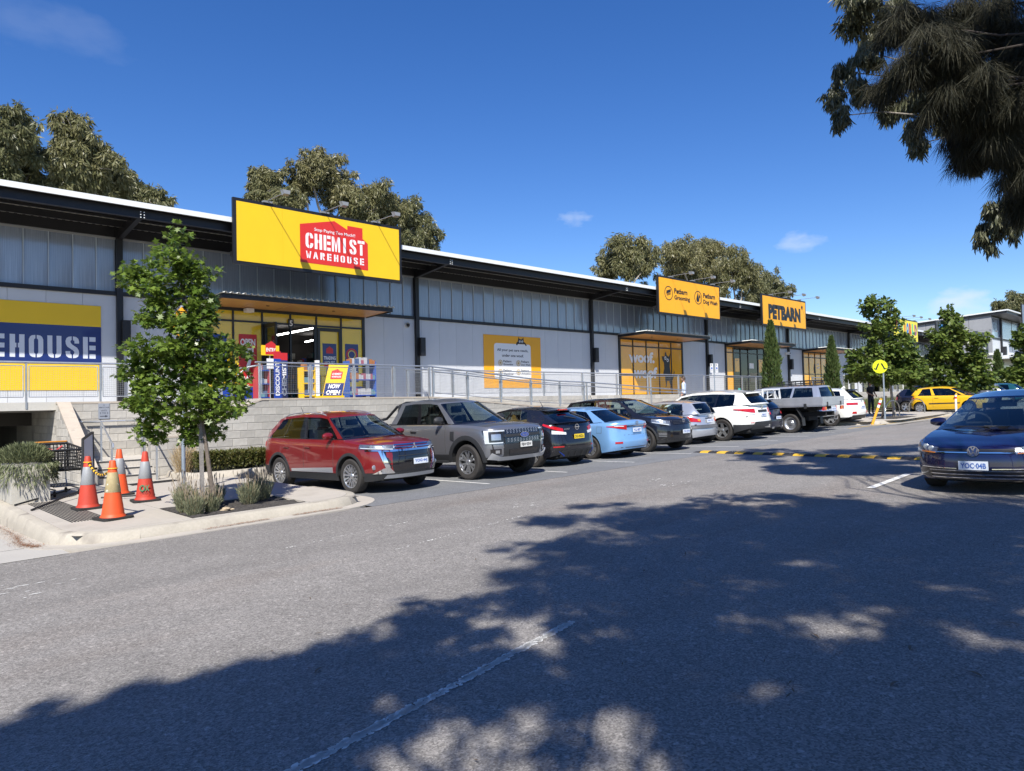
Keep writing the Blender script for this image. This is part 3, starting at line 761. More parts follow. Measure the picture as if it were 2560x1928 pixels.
# openings behind the shopfronts are cut by leaving the backing proud only elsewhere
M_ww = mat("wall_white_low", (.56, .575, .60), .5)
# window in the wall under the right tree
# ---------------- shopfronts
M_gl = glassmat("shop_glass_dark", (.25, .27, .28), 1.0)
M_yel = mat("film_yellow", (.74, .52, .012), .18, var=(2, .05), coat=.7)
M_orange = mat("film_orange", (.80, .37, .012), .18, var=(2, .05), coat=.7)
M_blue = mat("print_blue", (.010, .045, .30), .3)
M_navy = mat("print_navy", (.008, .022, .14), .3, coat=.3)
M_red = mat("print_red", (.52, .022, .025), .35)
M_wt = mat("print_white", (.78, .78, .78), .4)
M_ink = mat("print_black", (.012, .012, .013), .4)
M_frame = mat("aluminium_frame_dark", (.012, .012, .014), .35)
DH = 3.32; TR = 2.98
def shopfront(a, b, mulls, film, lower=None, door=None, dark=()):
    """film: material of the window film; lower: transom height; door: (u0,u1) open bays"""
    f = MB()
    f.box(a, WV-.12, DECK, a+.11, WV, ZB-.06).box(b-.11, WV-.12, DECK, b, WV, ZB-.06)
    f.box(a+.11, WV-.12, DH, b-.11, WV, ZB-.06)
    f.box(a+.11, WV-.115, TR-.03, b-.11, WV-.03, TR+.03).box(a+.11, WV-.115, DECK, b-.11, WV-.03, DECK+.06)
    for m in mulls: f.box(m-.03, WV-.11, DECK+.06, m+.03, WV-.03, TR-.03).box(m-.03, WV-.11, TR+.03, m+.03, WV-.03, DH)
    if lower: f.box(a+.11, WV-.10, lower-.025, b-.11, WV-.034, lower+.025)
    sf = W(f, "shopfront", M_frame)
    xs = [a+.11] + list(mulls) + [b-.11]
    for i, (p, q) in enumerate(zip(xs[:-1], xs[1:])):
        isdoor = door and door[0]-.05 <= p and q <= door[1]+.05
        for z0, z1 in ((TR+.03, DH), (DECK+.06, TR-.03)):
            if isdoor and z0 < 1: continue
            W(MB().box(p, WV-.075, z0, q, WV-.065, z1), "pane", M_gl if i in dark else film, sf)
    return sf
# interior boxes seen through openings and dark glass
def room(a, b, depth, name):
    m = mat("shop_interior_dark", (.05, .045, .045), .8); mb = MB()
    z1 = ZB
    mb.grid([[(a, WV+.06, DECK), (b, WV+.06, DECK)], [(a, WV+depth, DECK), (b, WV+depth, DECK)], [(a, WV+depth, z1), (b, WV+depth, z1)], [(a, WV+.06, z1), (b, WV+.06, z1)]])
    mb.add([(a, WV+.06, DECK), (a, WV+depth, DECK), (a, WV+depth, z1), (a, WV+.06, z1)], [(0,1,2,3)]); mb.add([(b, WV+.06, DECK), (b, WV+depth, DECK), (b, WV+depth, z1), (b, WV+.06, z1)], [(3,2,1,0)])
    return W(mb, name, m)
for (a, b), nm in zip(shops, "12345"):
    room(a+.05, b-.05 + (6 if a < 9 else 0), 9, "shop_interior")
# shop 1: pharmacy
s1 = shopfront(8.50, 14.50, [9.47, 10.47, 11.50, 12.50, 13.50], M_yel, None, (10.47, 12.5), ())
# (the pane left out above door height is the opening) door frame, open leaf, right leaf
W(MB().box(10.50, WV-.11, DECK, 10.58, WV-.03, TR-.03).box(12.40, WV-.11, DECK, 12.48, WV-.03, TR-.03).box(12.53, WV-.135, DECK+.02, 12.62, WV-.115, TR-.06).box(13.38, WV-.135, DECK+.02, 13.47, WV-.115, TR-.06).box(12.62, WV-.135, TR-.18, 13.38, WV-.115, TR-.06).box(12.62, WV-.135, DECK+.02, 13.38, WV-.115, DECK+.2), "door_frame", M_frame, s1)
dl = MB().box(10.52, WV-1.02, DECK+.02, 10.57, WV-.12, DECK+.2).box(10.52, WV-1.02, TR-.2, 10.57, WV-.12, TR-.06).box(10.52, WV-1.02, DECK+.2, 10.57, WV-.92, TR-.2).box(10.52, WV-.22, DECK+.2, 10.57, WV-.12, TR-.2)
W(dl, "door", M_frame, s1)
W(MB().box(10.54, WV-.92, DECK+.2, 10.55, WV-.22, TR-.2), "door_pane", glassmat("clear_glass", (.75, .8, .78)), s1)
F1 = Face((0, WV-.077, 0), (1, 0, 0), (0, 0, 1), s1); F1.o -= wh.location
def R_(F, a, b, c, d, m, n="print", lift=0.002): return F.rect(a, b, c, d, m, n, .003, lift)
R_(F1, 8.62, .36, 10.44, .78, M_blue, "window_band"); R_(F1, 13.53, .36, 14.38, .78, M_blue, "window_band")
R_(F1, 8.66, 1.05, 9.26, 2.50, M_blue, "window_poster"); F1.text("STOP", 8.98, 2.16, .30, M_wt, w=.40, bold=.03); F1.text("PAYING", 8.98, 1.80, .20, M_wt, w=.5, bold=.02)
R_(F1, 9.66, .80, 10.28, 2.55, M_red, "window_poster"); F1.text("OPEN", 9.97, 2.28, .24, M_wt, w=.52, bold=.04)
F1.many([[(9.80, 2.08), (10.16, 2.08), (10.16, 1.94), (9.98, 1.30), (9.86, 1.30), (10.03, 1.90), (9.80, 1.90)]], M_wt, "lettering", .003, .006); F1.text("DAYS", 9.97, 1.05, .2, M_wt, w=.45, bold=.03)
R_(F1, 12.74, 1.20, 13.30, 2.36, M_navy, "window_poster"); F1.text("TRADING", 13.02, 1.83, .13, M_wt, w=.48, bold=.03); F1.text("HOURS", 13.02, 1.66, .12, M_wt, w=.4, bold=.03)
F1.many([[(12.88,2.0),(13.16,2.0),(13.16,2.16),(13.02,2.26),(12.88,2.16)]], M_red, "emblem", .003, .006)
R_(F1, 13.66, .95, 14.22, 2.38, M_navy, "window_poster"); F1.ring(13.94, 1.98, .235, .05, M_red, "emblem", .003, .006); F1.ring(13.94, 1.98, .165, .03, M_yel, "emblem", .003, .006); F1.text("REAL", 13.94, 1.42, .20, M_wt, w=.46, bold=.035, shear=.15); F1.text("VALUE", 13.94, 1.16, .17, M_wt, w=.46, bold=.035, shear=.15)
# house-shaped board over the right door leaf
FD = Face((12.5, WV-.15, 0), (1, 0, 0), (0, 0, 1), s1); FD.o -= wh.location
FD.rect(.02, 1.30, .98, 1.56, M_yel, "notice", .01); FD.poly([(.25, 1.22), (.78, 1.22), (.78, 1.52), (.62, 1.62), (.25, 1.66)], M_red, "notice", .006, .012); FD.text("EXIT", .55, 1.36, .2, M_wt, w=.36, bold=.03, lift=.021)
FD.rect(.06, 1.20, .36, 1.50, M_yel, "notice", .006, .019); FD.rect(.33, 1.12, .60, 1.50, M_blue, "notice", .006, .026); FD.rect(.62, 1.02, .98, 1.24, M_blue, "notice", .006, .02)
# number plate 5 above the door
FN = Face((11.5, WV-.13, 3.0), (1, 0, 0), (0, 0, 1), s1); FN.o -= wh.location
FN.rect(-.10, -.14, .10, .16, M_ink, "number_plate", .02); FN.text("5", 0, .01, .20, M_wt, bold=.02, lift=.024)
# inside the pharmacy: shelving, stock, light battens
r_ = random.Random(21); stock = [mat("stock_%s" % n, c, .5) for n, c in (("red", (.35,.03,.04)), ("blue", (.04,.10,.4)), ("white", (.6,.6,.58)), ("teal", (.05,.3,.35)), ("orange", (.6,.2,.04)), ("pink", (.6,.12,.25)), ("yellow", (.6,.45,.05)))]
M_shelf = mat("shelf_metal", (.12, .12, .13), .5)
for uu, vv, L in ((12.6, 27.6, .9), (13.7, 26.6, .7), (13.5, 30.2, 1.2), (14.9, 30.0, 1.0)):
    sh = W(MB().box(uu, vv, DECK, uu+L, vv+.06, 2.1), "shop_shelf", M_shelf)
    for k in range(5):
        z = DECK + .1 + k*.4
        W(MB().box(uu, vv-.35, z, uu+L, vv, z+.03), "shelf_board", M_shelf, sh)
        x = uu+.03
        while x < uu+L-.1:
            w = r_.uniform(.07, .17); W(MB().box(x, vv-.30, z+.03, x+w-.01, vv-.08, z+.03+r_.uniform(.14, .3)), "stock_box", r_.choice(stock), sh); x += w
M_tube = mat("light_batten", (1, .98, .94), .5, emit=7)
for a, b, z in (((694, 838), (786, 820), 3.25), ((764, 855), (787, 850), 3.25)):
    P_ = [raydir(*q) for q in (a, b)]; P_ = [d*(z/d.z) for d in P_]; W(MB().bar(P_[0], P_[1], .09, .05), "light_batten", M_tube)
# shops 2-4: pet shop
s2 = shopfront(30.05, 36.05, [31.25, 32.46, 33.66, 34.86], M_orange, 1.42)
F2 = Face((0, WV-.077, 0), (1, 0, 0), (0, 0, 1), s2); F2.o -= wh.location
M_pale = mat("print_pale", (.85, .85, .84), .35)
F2.text("woof.", 32.05, 2.40, .62, M_pale, w=2.35, bold=.045); F2.text("woof", 32.35, 1.56, .62, M_pale, w=2.2, bold=.045)
# plain black dog print
F2.poly([(33.95,2.52),(34.0,2.30),(34.14,2.16),(34.17,1.85),(34.05,1.55),(34.10,1.42),(34.20,1.44),(34.22,1.2),(34.28,.88),(34.22,.74),(34.34,.80),(34.40,1.1),(34.60,1.12),(34.72,.86),(34.68,.58),(34.80,.66),(34.84,1.0),(34.90,1.36),(35.05,1.46),(35.12,1.72),(35.04,1.82),(35.18,1.62),(35.08,1.36),(34.94,1.28),(34.78,1.55),(34.70,1.95),(34.74,2.30),(34.80,2.72),(34.62,2.50),(34.42,2.60),(34.36,2.78),(34.26,2.74),(34.24,2.55),(34.08,2.50)], M_ink, "dog_print", .003, .003)
for x, z in ((34.28, 2.42), (34.50, 2.30)): F2.disc(x, z, .10, M_wt, "dog_print_eye", .003, .006); F2.disc(x-.02, z-.01, .05, M_ink, "dog_print_eye", .003, .009)
s3 = shopfront(40.90, 46.90, [41.85, 42.75, 43.75, 45.05, 45.95], M_orange, 1.42, None, (1, 2, 3, 4))
F3 = Face((0, WV-.08, 0), (1, 0, 0), (0, 0, 1), s3); F3.o -= wh.location
for a in (42.05, 45.20): F3.rect(a, 1.75, a+.55, 2.62, M_orange, "notice"); F3.text("- -", a+.27, 2.5, .05, M_ink, w=.2)
F3.rect(42.35, .55, 42.65, .68, mat("notice_teal", (.1, .5, .45), .4), "notice"); F3.rect(43.9, 2.0, 44.5, 2.35, M_pale, "notice")
F3.rect(44.0, 1.1, 44.9, 1.7, mat("notice_tan", (.3, .26, .16), .4), "notice")
W(MB().box(43.70, WV-.16, 1.5, 43.74, WV-.12, 1.56).box(43.80, WV-.16, 1.5, 43.84, WV-.12, 1.56), "door_handle", M_wt, s3)
s4 = shopfront(51.90, 57.9, [52.9, 53.95, 55.0, 56.0, 57.0], M_orange, 1.72, None, (4,))
F4 = Face((0, WV-.077, 0), (1, 0, 0), (0, 0, 1), s4); F4.o -= wh.location
F4.poly([(53.75,1.8),(53.72,2.2),(53.8,2.52),(53.95,2.55),(54.05,2.4),(53.98,2.15),(54.0,1.8)], M_ink, "dog_print", .003, .003); F4.text("woof", 54.45, 2.5, .14, M_pale, bold=.04); F4.text("woof", 54.5, 2.25, .14, M_pale, bold=.04)
s5 = shopfront(63.2, 69.2, [64.4, 65.6, 66.8, 68.0], M_gl, 1.6); s6 = shopfront(74, 80, [75.2, 76.4, 77.6, 78.8], M_gl, 1.6)
# low windows seen under the street trees
for a, n in ((59.0, 2), (70.4, 3)):
    for i in range(n):
        fr = W(MB().box(a+i*1.3, WV-.08, DECK+.15, a+i*1.3+1.2, WV-.03, 1.75), "window", M_wt); W(MB().box(a+i*1.3+.07, WV-.09, DECK+.22, a+i*1.3+1.13, WV-.082, 1.68), "pane", M_gl, fr)
# awnings with plywood soffits and ribbed roof sheets
def awning(a, b, v0=21.72, zf=3.44, n=5, lamp=None):
    aw = W(MB().box(a, v0, zf, b, v0+.05, zf+.13).bar((a+.025, v0+.05, zf+.065), (a+.025, WV-.12, DH+.14), .05, .13).bar((b-.025, v0+.05, zf+.065), (b-.025, WV-.12, DH+.14), .05, .13), "awning", M_black)
    for i in range(n):
        p, q = a+.055+(b-a-.11)*i/n+.006, a+.055+(b-a-.11)*(i+1)/n-.006
        W(MB().grid([[(p, v0+.055, zf+.035), (q, v0+.055, zf+.035)], [(p, WV-.125, DH+.10), (q, WV-.125, DH+.10)]], True), "soffit_panel", M_ply, aw)
        if i % 2: W(MB().lathe([(.05, -.012), (.06, 0), (.0, .0)], 10, ((p+q)/2, (v0+WV)/2, zf+.0)), "downlight", M_frame, aw)
    t = MB(); m = int((b-a+.1)/.2); row = []
    for i in range(m):
        u = a - .05 + (b-a+.1)*i/m
        for du, h in ((0, 0), (.09, 0), (.11, .045), (.16, .045), (.18, 0)): row.append((u+du, h))
    t.grid([[(u, v, z+h) for u, h in row] for v, z in ((v0-.10, zf+.15), (WV-.11, DH+.22))])
    W(t, "awning_sheet", M_white, aw)
    if lamp: W(MB().box(lamp-.13, WV-.38, DH-.05, lamp+.13, WV-.12, DH+.08), "awning_light", M_wt, aw)
    return aw
awning(8.42, 14.6, lamp=9.95)
awning(29.95, 36.15); awning(40.85, 46.95, n=6); awning(51.85, 57.95, n=6); awning(63.1, 69.3); awning(73.9, 80.1)
# small fittings on the wall
cm = root("security_camera", (16.5, WV-.05, 3.25), "white dome camera on the wall beside the dark column", "camera")
MB().lathe([(.0, 0), (.10, .0), (.11, -.03), (.10, -.08)], 14, (16.5, WV-.03, 3.25), 'y').build("housing", M_wt, cm, world=cm, smooth=True)
MB().lathe([(.062, 0), (.055, -.035), (.03, -.055), (0, -.06)], 12, (16.5, WV-.11, 3.25), 'y').build("lens_dome", M_ink, cm, world=cm, smooth=True)
cm = root("security_camera", (49.3, WV-.05, 3.15), "small white box camera on the wall left of the fourth awning", "camera")
MB().box(49.2, WV-.35, 3.08, 49.42, WV-.05, 3.26).build("housing", M_wt, cm, world=cm); MB().box(49.24, WV-.36, 3.12, 49.38, WV-.352, 3.22).build("lens", M_ink, cm, world=cm)
# ================================================================== SIGNS
M_sy = mat("sign_yellow", (.82, .52, .010), .4, var=(1.5, .03)); M_so = mat("sign_orange", (.86, .39, .008), .4, var=(1.5, .03))
M_sred = mat("sign_red", (.62, .030, .022), .4); M_sgr = mat("sign_charcoal", (.045, .047, .05), .5)
M_lamp = mat("lamp_grey", (.20, .21, .22), .5)
def roof_sign(u0, u1, z0, z1, face, label, lamps, v=20.95, cat="sign"):
    s = root("roof_sign", ((u0+u1)/2, v, z0), label, cat, "signboards along the roof edge")
    MB().box(u0, v, z0, u1, v+.10, z1).build("backing_frame", M_black, s, world=s)
    n = 4
    for i in range(n):
        a, b = u0+.10+(u1-u0-.2)*i/n, u0+.10+(u1-u0-.2)*(i+1)/n
        MB().box(a+.0015, v-.012, z0+.10, b-.0015, v-.001, z1-.10).build("face_panel", face, s, world=s)
    for u in (u0+.1, u1-.1): MB().box(u-.05, v+.10, z0+.3, u+.05, 21.33, z0+.42).build("bracket", M_black, s, world=s)
    for u in lamps:
        f = MB().tube([(u, v+.02, z1), (u, v-.06, z1+.06), (u+.02, v-1.25, z1+.05)], .014, 6).build("lamp_arm", M_lamp, s, world=s)
        MB().box(u-.14, v-.06, z1-.005, u+.14, v+.1, z1+.05).build("lamp_bracket", M_lamp, s, world=s)
        h = MB(); h.add([(u-.11, v-1.30, z1+.10), (u+.13, v-1.30, z1+.10), (u+.13, v-1.12, z1+.13), (u-.11, v-1.12, z1+.13), (u-.08, v-1.32, z1-.02), (u+.10, v-1.32, z1-.02), (u+.10, v-1.16, z1-.05), (u-.08, v-1.16, z1-.05)],
              [(0,1,2,3), (7,6,5,4), (0,4,5,1), (1,5,6,2), (2,6,7,3), (3,7,4,0)]); h.build("floodlight", M_lamp, s, world=s)
    F = Face((u0, v-.013, z0), (1, 0, 0), (0, 0, 1), s, s); return s, F
def block_letters(F, txt, x0, z0, w, h, pitch, m):
    """stencil capitals built from rectangles and arcs"""
    s = w*.34; g = .045; out = []
    for i, c in enumerate(txt):
        x = x0 + pitch*i; X = lambda *P: out.append([(x+p*w, z0+q*h) for p, q in P])
        k = .36; gg = .05
        if c == 'E':
            X((0,0),(k,0),(k,1),(0,1))
            for q in (0, .395, .79): X((k+.12,q),(.95,q),(.95,q+.21),(k+.12,q+.21))
        elif c == 'H':
            X((0,0),(k,0),(k,1),(0,1)); X((1-k,0),(1,0),(1,1),(1-k,1)); X((k,.42),(.5-gg,.42),(.5-gg,.62),(k,.62)); X((.5+gg,.42),(1-k,.42),(1-k,.62),(.5+gg,.62))
        elif c in 'OU':
            for sgn in (-1, 1):
                q = lambda a: .5 + sgn*a
                P = [(q(gg), 0), (q(.28), .02), (q(.42), .08), (q(.5), .2)]
                if c == 'O': P += [(q(.5), .8), (q(.42), .92), (q(.28), .98), (q(gg), 1), (q(gg), .84), (q(.12), .82), (q(.15), .76), (q(.15), .24), (q(.12), .18), (q(gg), .16)]
                else: P += [(q(.5), 1), (q(.15), 1), (q(.15), .24), (q(.12), .18), (q(gg), .16)]
                X(*(P if sgn > 0 else P[::-1]))
        elif c == 'S':
            X((.5+gg,1),(.78,.98),(.94,.9),(1,.78),(1,.68),(.66,.68),(.66,.78),(.5+gg,.84)); X((.5-gg,1),(.5-gg,.84),(.36,.78),(.38,.70),(.5,.62),(.86,.48),(.5,.38),(.14,.52),(.03,.64),(0,.78),(.08,.92),(.24,.98))
            X((.5+gg,0),(.5+gg,.16),(.64,.22),(.64,.3),(.52,.38),(.86,.48),(.97,.36),(1,.22),(.92,.08),(.76,.02)); X((.5-gg,0),(.22,.02),(.06,.1),(0,.22),(0,.32),(.34,.32),(.34,.22),(.5-gg,.16))
        elif c == 'C':
            X((.5-gg,0),(.5-gg,.17),(.36,.25),(.36,.75),(.5-gg,.83),(.5-gg,1),(.22,.97),(.06,.88),(0,.75),(0,.25),(.06,.12),(.22,.03)); X((.5+gg,1),(.5+gg,.83),(.64,.75),(.64,.66),(1,.66),(1,.76),(.93,.88),(.78,.97)); X((.5+gg,0),(.78,.03),(.93,.12),(1,.24),(1,.34),(.64,.34),(.64,.25),(.5+gg,.17))
        elif c == 'M':
            X((-.08,0),(.20,0),(.20,.95),(.16,1),(-.08,1)); X((.80,0),(1.08,0),(1.08,1),(.84,1),(.80,.95)); X((.26,1),(.26,.72),(.42,.0),(.58,.0),(.74,.72),(.74,1),(.70,.9),(.5,.40),(.30,.9))
        elif c == 'I': X((.32,0),(.68,0),(.68,1),(.32,1))
        elif c == 'T': X((0,.80),(.46,.80),(.46,1),(0,1)); X((.54,.80),(1,.80),(1,1),(.54,1)); X((.32,0),(.68,0),(.68,.74),(.32,.74))
        elif c == 'W': X((-.08,1),(.16,.0),(.40,.0),(.46,.3),(.46,.72),(.30,.25),(.20,1)); X((.54,.72),(.54,.3),(.60,0),(.84,0),(1.08,1),(.80,1),(.70,.25))
        elif c == 'A': X((-.04,0),(.26,0),(.34,.26),(.46,.26),(.46,1),(.34,1)); X((.54,1),(.54,.26),(.66,.26),(.74,0),(1.04,0),(.66,1))
        elif c == 'R':
            X((0,0),(k,0),(k,1),(0,1)); X((k+.1,.45),(.9,.5),(1,.7),(.9,.95),(k+.1,1)); X((k+.1,.4),(.7,.4),(1,0),(.66,0))
    return F.many(out, m, "lettering", .003, .004)
sg, F = roof_sign(8.48, 14.49, 4.37, 6.37, M_sy, "wide yellow signboard with red house-shaped emblem above the pharmacy doors", (9.55, 11.5, 13.45))
hx = [(2.13, .30), (4.62, .30), (4.62, 1.22), (4.42, 1.36), (4.42, 1.72), (3.84, 1.72), (3.84, 1.58), (3.36, 1.80), (2.13, 1.52)]
F.poly(hx, M_sred, "emblem", .003, .001)
F.text("Stop Paying Too Much!!", 3.38, 1.405, .13, M_wt, w=1.5, bold=.012)
block_letters(F, "CHEMIST", 2.32, .78, .262, .50, .318, M_wt)
block_letters(F, "WAREHOUSE", 2.34, .455, .158, .23, .246, M_wt)
sg, F = roof_sign(30.05, 36.02, 4.40, 6.37, M_so, "orange signboard with two round pet icons and four words of service names", (31.25, 33.3, 35.3))
for cx, a, b in ((.93, "Petbarn", "Grooming"), (3.70, "Petbarn", "Dog Wash")):
    F.ring(cx, 1.12, .37, .045, M_ink, "icon_ring", .003, .001)
    F.text(a, cx+.50, 1.29, .27, M_ink, w=1.22, bold=.03, anchor='l'); F.text(b, cx+.50, .92, .27 if a == b else .29, M_ink, w=1.45, bold=.03, anchor='l')
F.poly([(.72, 1.08), (.74, 1.24), (1.12, 1.34), (1.12, 1.20)], M_ink, "icon", .003, .001)
F.many([[(.76+.045*i, .97+.012*i), (.785+.045*i, .975+.012*i), (.785+.045*i, 1.09+.012*i), (.76+.045*i, 1.085+.012*i)] for i in range(8)], M_ink, "icon", .003, .001)
F.poly([(3.66, 1.38)] + arc(3.66, 1.02, .14, R(160), R(380), 10), M_ink, "icon", .003, .001); F.poly([(3.86, 1.34)] + arc(3.86, 1.16, .07, R(160), R(380), 8), M_ink, "icon", .003, .001)
sg, F = roof_sign(40.88, 46.92, 4.46, 6.40, M_so, "orange signboard with one bold black word and small heart mark", (42.1, 44.0, 46.0))
F.text("PETBARN", 2.98, .92, .92, M_ink, w=4.4, bold=.07); F.poly([(5.38,1.62),(5.30,1.50),(5.43,1.30),(5.57,1.50),(5.50,1.62),(5.44,1.55)], M_ink, "emblem", .003, .001)
sg, F = roof_sign(63.2, 69.2, 4.55, 6.47, mat("sign_lemon", (.80, .70, .05), .45), "lemon yellow toy shop signboard half hidden by the street tree", (64.4, 66.2, 68.4))
r_ = random.Random(2)
for i, (c, k) in enumerate(zip("TOYWORLD", ("red", "blue", "teal", "orange", "blue", "red", "teal", "pink"))):
    F.text(c, .62+.68*i, 1.12+r_.uniform(-.06, .06), .95, mat("sign_letter_"+k, {"red": (.6,.03,.03), "blue": (.03,.18,.6), "teal": (.1,.5,.25), "orange": (.7,.25,.03), "pink": (.3,.06,.2)}[k], .4), w=.56, bold=.09)
M_e4 = mat("sign_sky_blue", (.03, .25, .62), .4)
for a, lab in ((74.3, "charcoal signboard with blue mark behind the second street tree"), (87.0, "charcoal signboard with blue mark near the end of the roof edge")):
    sg, F = roof_sign(a, a+5.4, 4.4 if a > 80 else 4.6, 6.6 if a > 80 else 6.9, M_sgr, lab, (a+1, a+3.6))
    F.rect(1.0, .75, 2.3, 2.0, M_e4, "emblem", .003, .001); F.rect(1.3, .95, 1.75, 1.15, M_sgr, "emblem_cut", .003, .004); F.text("E4L", 2.1, 1.4, .85, M_wt, w=1.3, bold=.06); F.text("FURNITURE", 2.7, .42, .30, M_wt, w=3.2, bold=.03)
# ---------------- murals on the wall
ml = root("wall_mural", (3.5, WV-.04, 1.4), "yellow and blue wall sign with white stencil letters at the left edge", "sign")
F = Face((0, WV-.045, 0), (1, 0, 0), (0, 0, 1), ml, ml)
F.rect(-.9, 2.54, 5.57, 3.16, M_sy, "yellow_panel"); F.rect(-.9, 1.42, 5.57, 2.54, M_navy, "blue_panel"); F.rect(-.9, .68, 5.57, 1.42, M_sy, "yellow_panel")
block_letters(F, "REHOUSE", 2.46, 1.60, .34, .63, .44, mat("print_offwhite", (.62, .65, .72), .4))
pm = root("wall_poster", (22.3, WV-.04, .7), "orange wall poster with white pet care card and peeping cat", "poster")
F = Face((20.54, WV-.045, .73), (1, 0, 0), (0, 0, 1), pm, pm)
F.rect(0, 0, 3.59, 2.37, M_so, "poster_sheet"); F.poly(rrect(2.30, 1.62, .14, 1.77, 1.20), M_wt, "card", .004, .004)
F.text("All your pet care needs,", 1.77, 1.70, .15, M_ink, w=1.95, bold=.02, lift=.010); F.text("under one woof.", 1.77, 1.47, .13, M_ink, w=1.35, bold=.02, lift=.010)
for cx, cz, b in ((.98, 1.13, "Grooming"), (2.10, 1.13, "Dog Wash"), (.98, .72, "Vaccines"), (2.10, .72, "Adoption")):
    F.ring(cx, cz, .135, .02, mat("icon_gold", (.45, .30, .08), .5), "icon_ring", .003, .008); F.disc(cx, cz, .115, mat("icon_sand", (.66, .58, .45), .5), "icon", .002, .008)
    F.disc(cx, cz, .045, mat("icon_gold", (0,0,0)), "icon", .002, .0105); F.text("Petbarn", cx+.18, cz+.075, .10, M_ink, w=.50, bold=.02, lift=.010, anchor='l'); F.text(b, cx+.18, cz-.075, .11, M_ink, w=.60, bold=.02, lift=.010, anchor='l')
F.poly([(1.98,1.98),(2.0,2.06),(2.10,2.14),(2.14,2.34),(2.22,2.24),(2.36,2.24),(2.46,2.34),(2.47,2.14),(2.60,2.06),(2.66,1.96),(2.60,1.94),(2.54,2.02),(2.10,2.02),(2.04,1.95)], M_ink, "cat_print", .003, .008)
for x in (2.22, 2.38): F.disc(x, 2.13, .055, M_wt, "cat_print_eye", .002, .0115); F.disc(x+.005, 2.12, .03, M_ink, "cat_print_eye", .002, .014)
# ================================================================== SECOND BUILDING beyond, concrete blade, white entry canopy
b2 = root("far_warehouse", (112, 24, 1), "distant taller grey building with raised roof edge at the right", "building")
def W2(mb, name, m, parent=None, **k): return mb.build(name, m, parent or b2, world=b2, **k)
M_cpan = mat("far_concrete_panel", (.27, .275, .285), .8, var=[(.5, .08), (3, .06)], rnd=.06)
ZR2 = lambda v: 10.43 - (v-21.75)*.058
v = 23.6
while v < 44:
    W2(MB().add([(106, v+.02, -1), (106, v+2.48, -1), (106, v+2.48, ZR2(v+2.48)-.45), (106, v+.02, ZR2(v)-.45), (106.2, v+.02, -1), (106.2, v+2.48, -1), (106.2, v+2.48, ZR2(v+2.48)-.45), (106.2, v+.02, ZR2(v)-.45)],
        [(0,1,2,3)[::-1], (4,5,6,7), (0,4,7,3), (1,2,6,5), (3,7,6,2)]), "wall_panel", M_cpan); v += 2.5
W2(MB().add([(105.7, 21.75, ZR2(21.75)), (190, 21.75, ZR2(21.75)), (190, 44, ZR2(44)), (105.7, 44, ZR2(44)), (105.7, 21.75, ZR2(21.75)-.16), (190, 21.75, ZR2(21.75)-.16), (190, 44, ZR2(44)-.16), (105.7, 44, ZR2(44)-.16)],
   [(0,1,2,3), (7,6,5,4), (0,4,5,1), (1,5,6,2), (2,6,7,3), (3,7,4,0)]), "roof", M_white)
W2(MB().add([(105.8, 21.9, ZR2(21.9)-.17), (190, 21.9, ZR2(21.9)-.17), (190, 44, ZR2(44)-.17), (105.8, 44, ZR2(44)-.17), (105.8, 21.9, ZR2(21.9)-.46), (190, 21.9, ZR2(21.9)-.46), (190, 44, ZR2(44)-.46), (105.8, 44, ZR2(44)-.46)],
   [(3,2,1,0), (4,5,6,7), (0,4,7,3)[::-1], (0,1,5,4)]), "roof_edge", M_black)
for k in range(8):
    u = 107 + 10.4*k
    W2(MB().box(u+3, 23.4, -1, u+3.4, 23.7, 9.7), "column", M_black)
    W2(MB().box(u-.8, 23.62, 7.1, u+9.3, 23.66, 9.7), "cladding_sheet", M_poly)
    W2(MB().box(u-.8, 23.6, .0, u+9.3, 23.64, 6.9), "wall_panel", M_pan); W2(MB().box(u-.8, 23.5, 6.9, u+9.3, 23.66, 7.1), "girt_beam", M_black)
    for j in range(4): W2(MB().box(u+j*2.4, 23.55, 1.2, u+j*2.4+2.2, 23.59, 3.6), "window", M_gl)
    W2(MB().box(u+2.9, 23.0, 4.9, u+3.6, 23.4, 6.0), "column_box", M_black)
W2(MB().box(106.5, 21.0, 4.3, 190, 23.6, 4.7).box(106.5, 21.0, 3.4, 118, 21.2, 3.6), "entry_canopy", M_white)
sg, F = roof_sign(112.5, 118.5, 8.6, 11.6, mat("sign_slate", (.16, .2, .27), .4), "slate grey signboard on the far building's roof edge", (114, 117), v=21.6)
bl = root("concrete_blade", (93.2, 21.5, 0), "tall pale concrete blade wall at the end of the shop row", "wall")
MB().box(92.6, 20.3, -1.2, 93.0, 22.9, 4.2).build("blade", mat("blade_concrete", (.42, .41, .38), .85, var=[(1, .08), (6, .06)]), bl, world=bl)
MB().box(92.4, 20.1, 4.2, 94.6, 23.2, 4.45).build("cap_slab", M_white, bl, world=bl)
F = Face((92.59, 21.8, 0), (0, -1, 0), (0, 0, 1), bl, bl); F.rect(.1, 1.2, .9, 2.2, M_sgr, "notice", .01); F.rect(.1, .55, .9, 1.15, M_wt, "notice", .01)
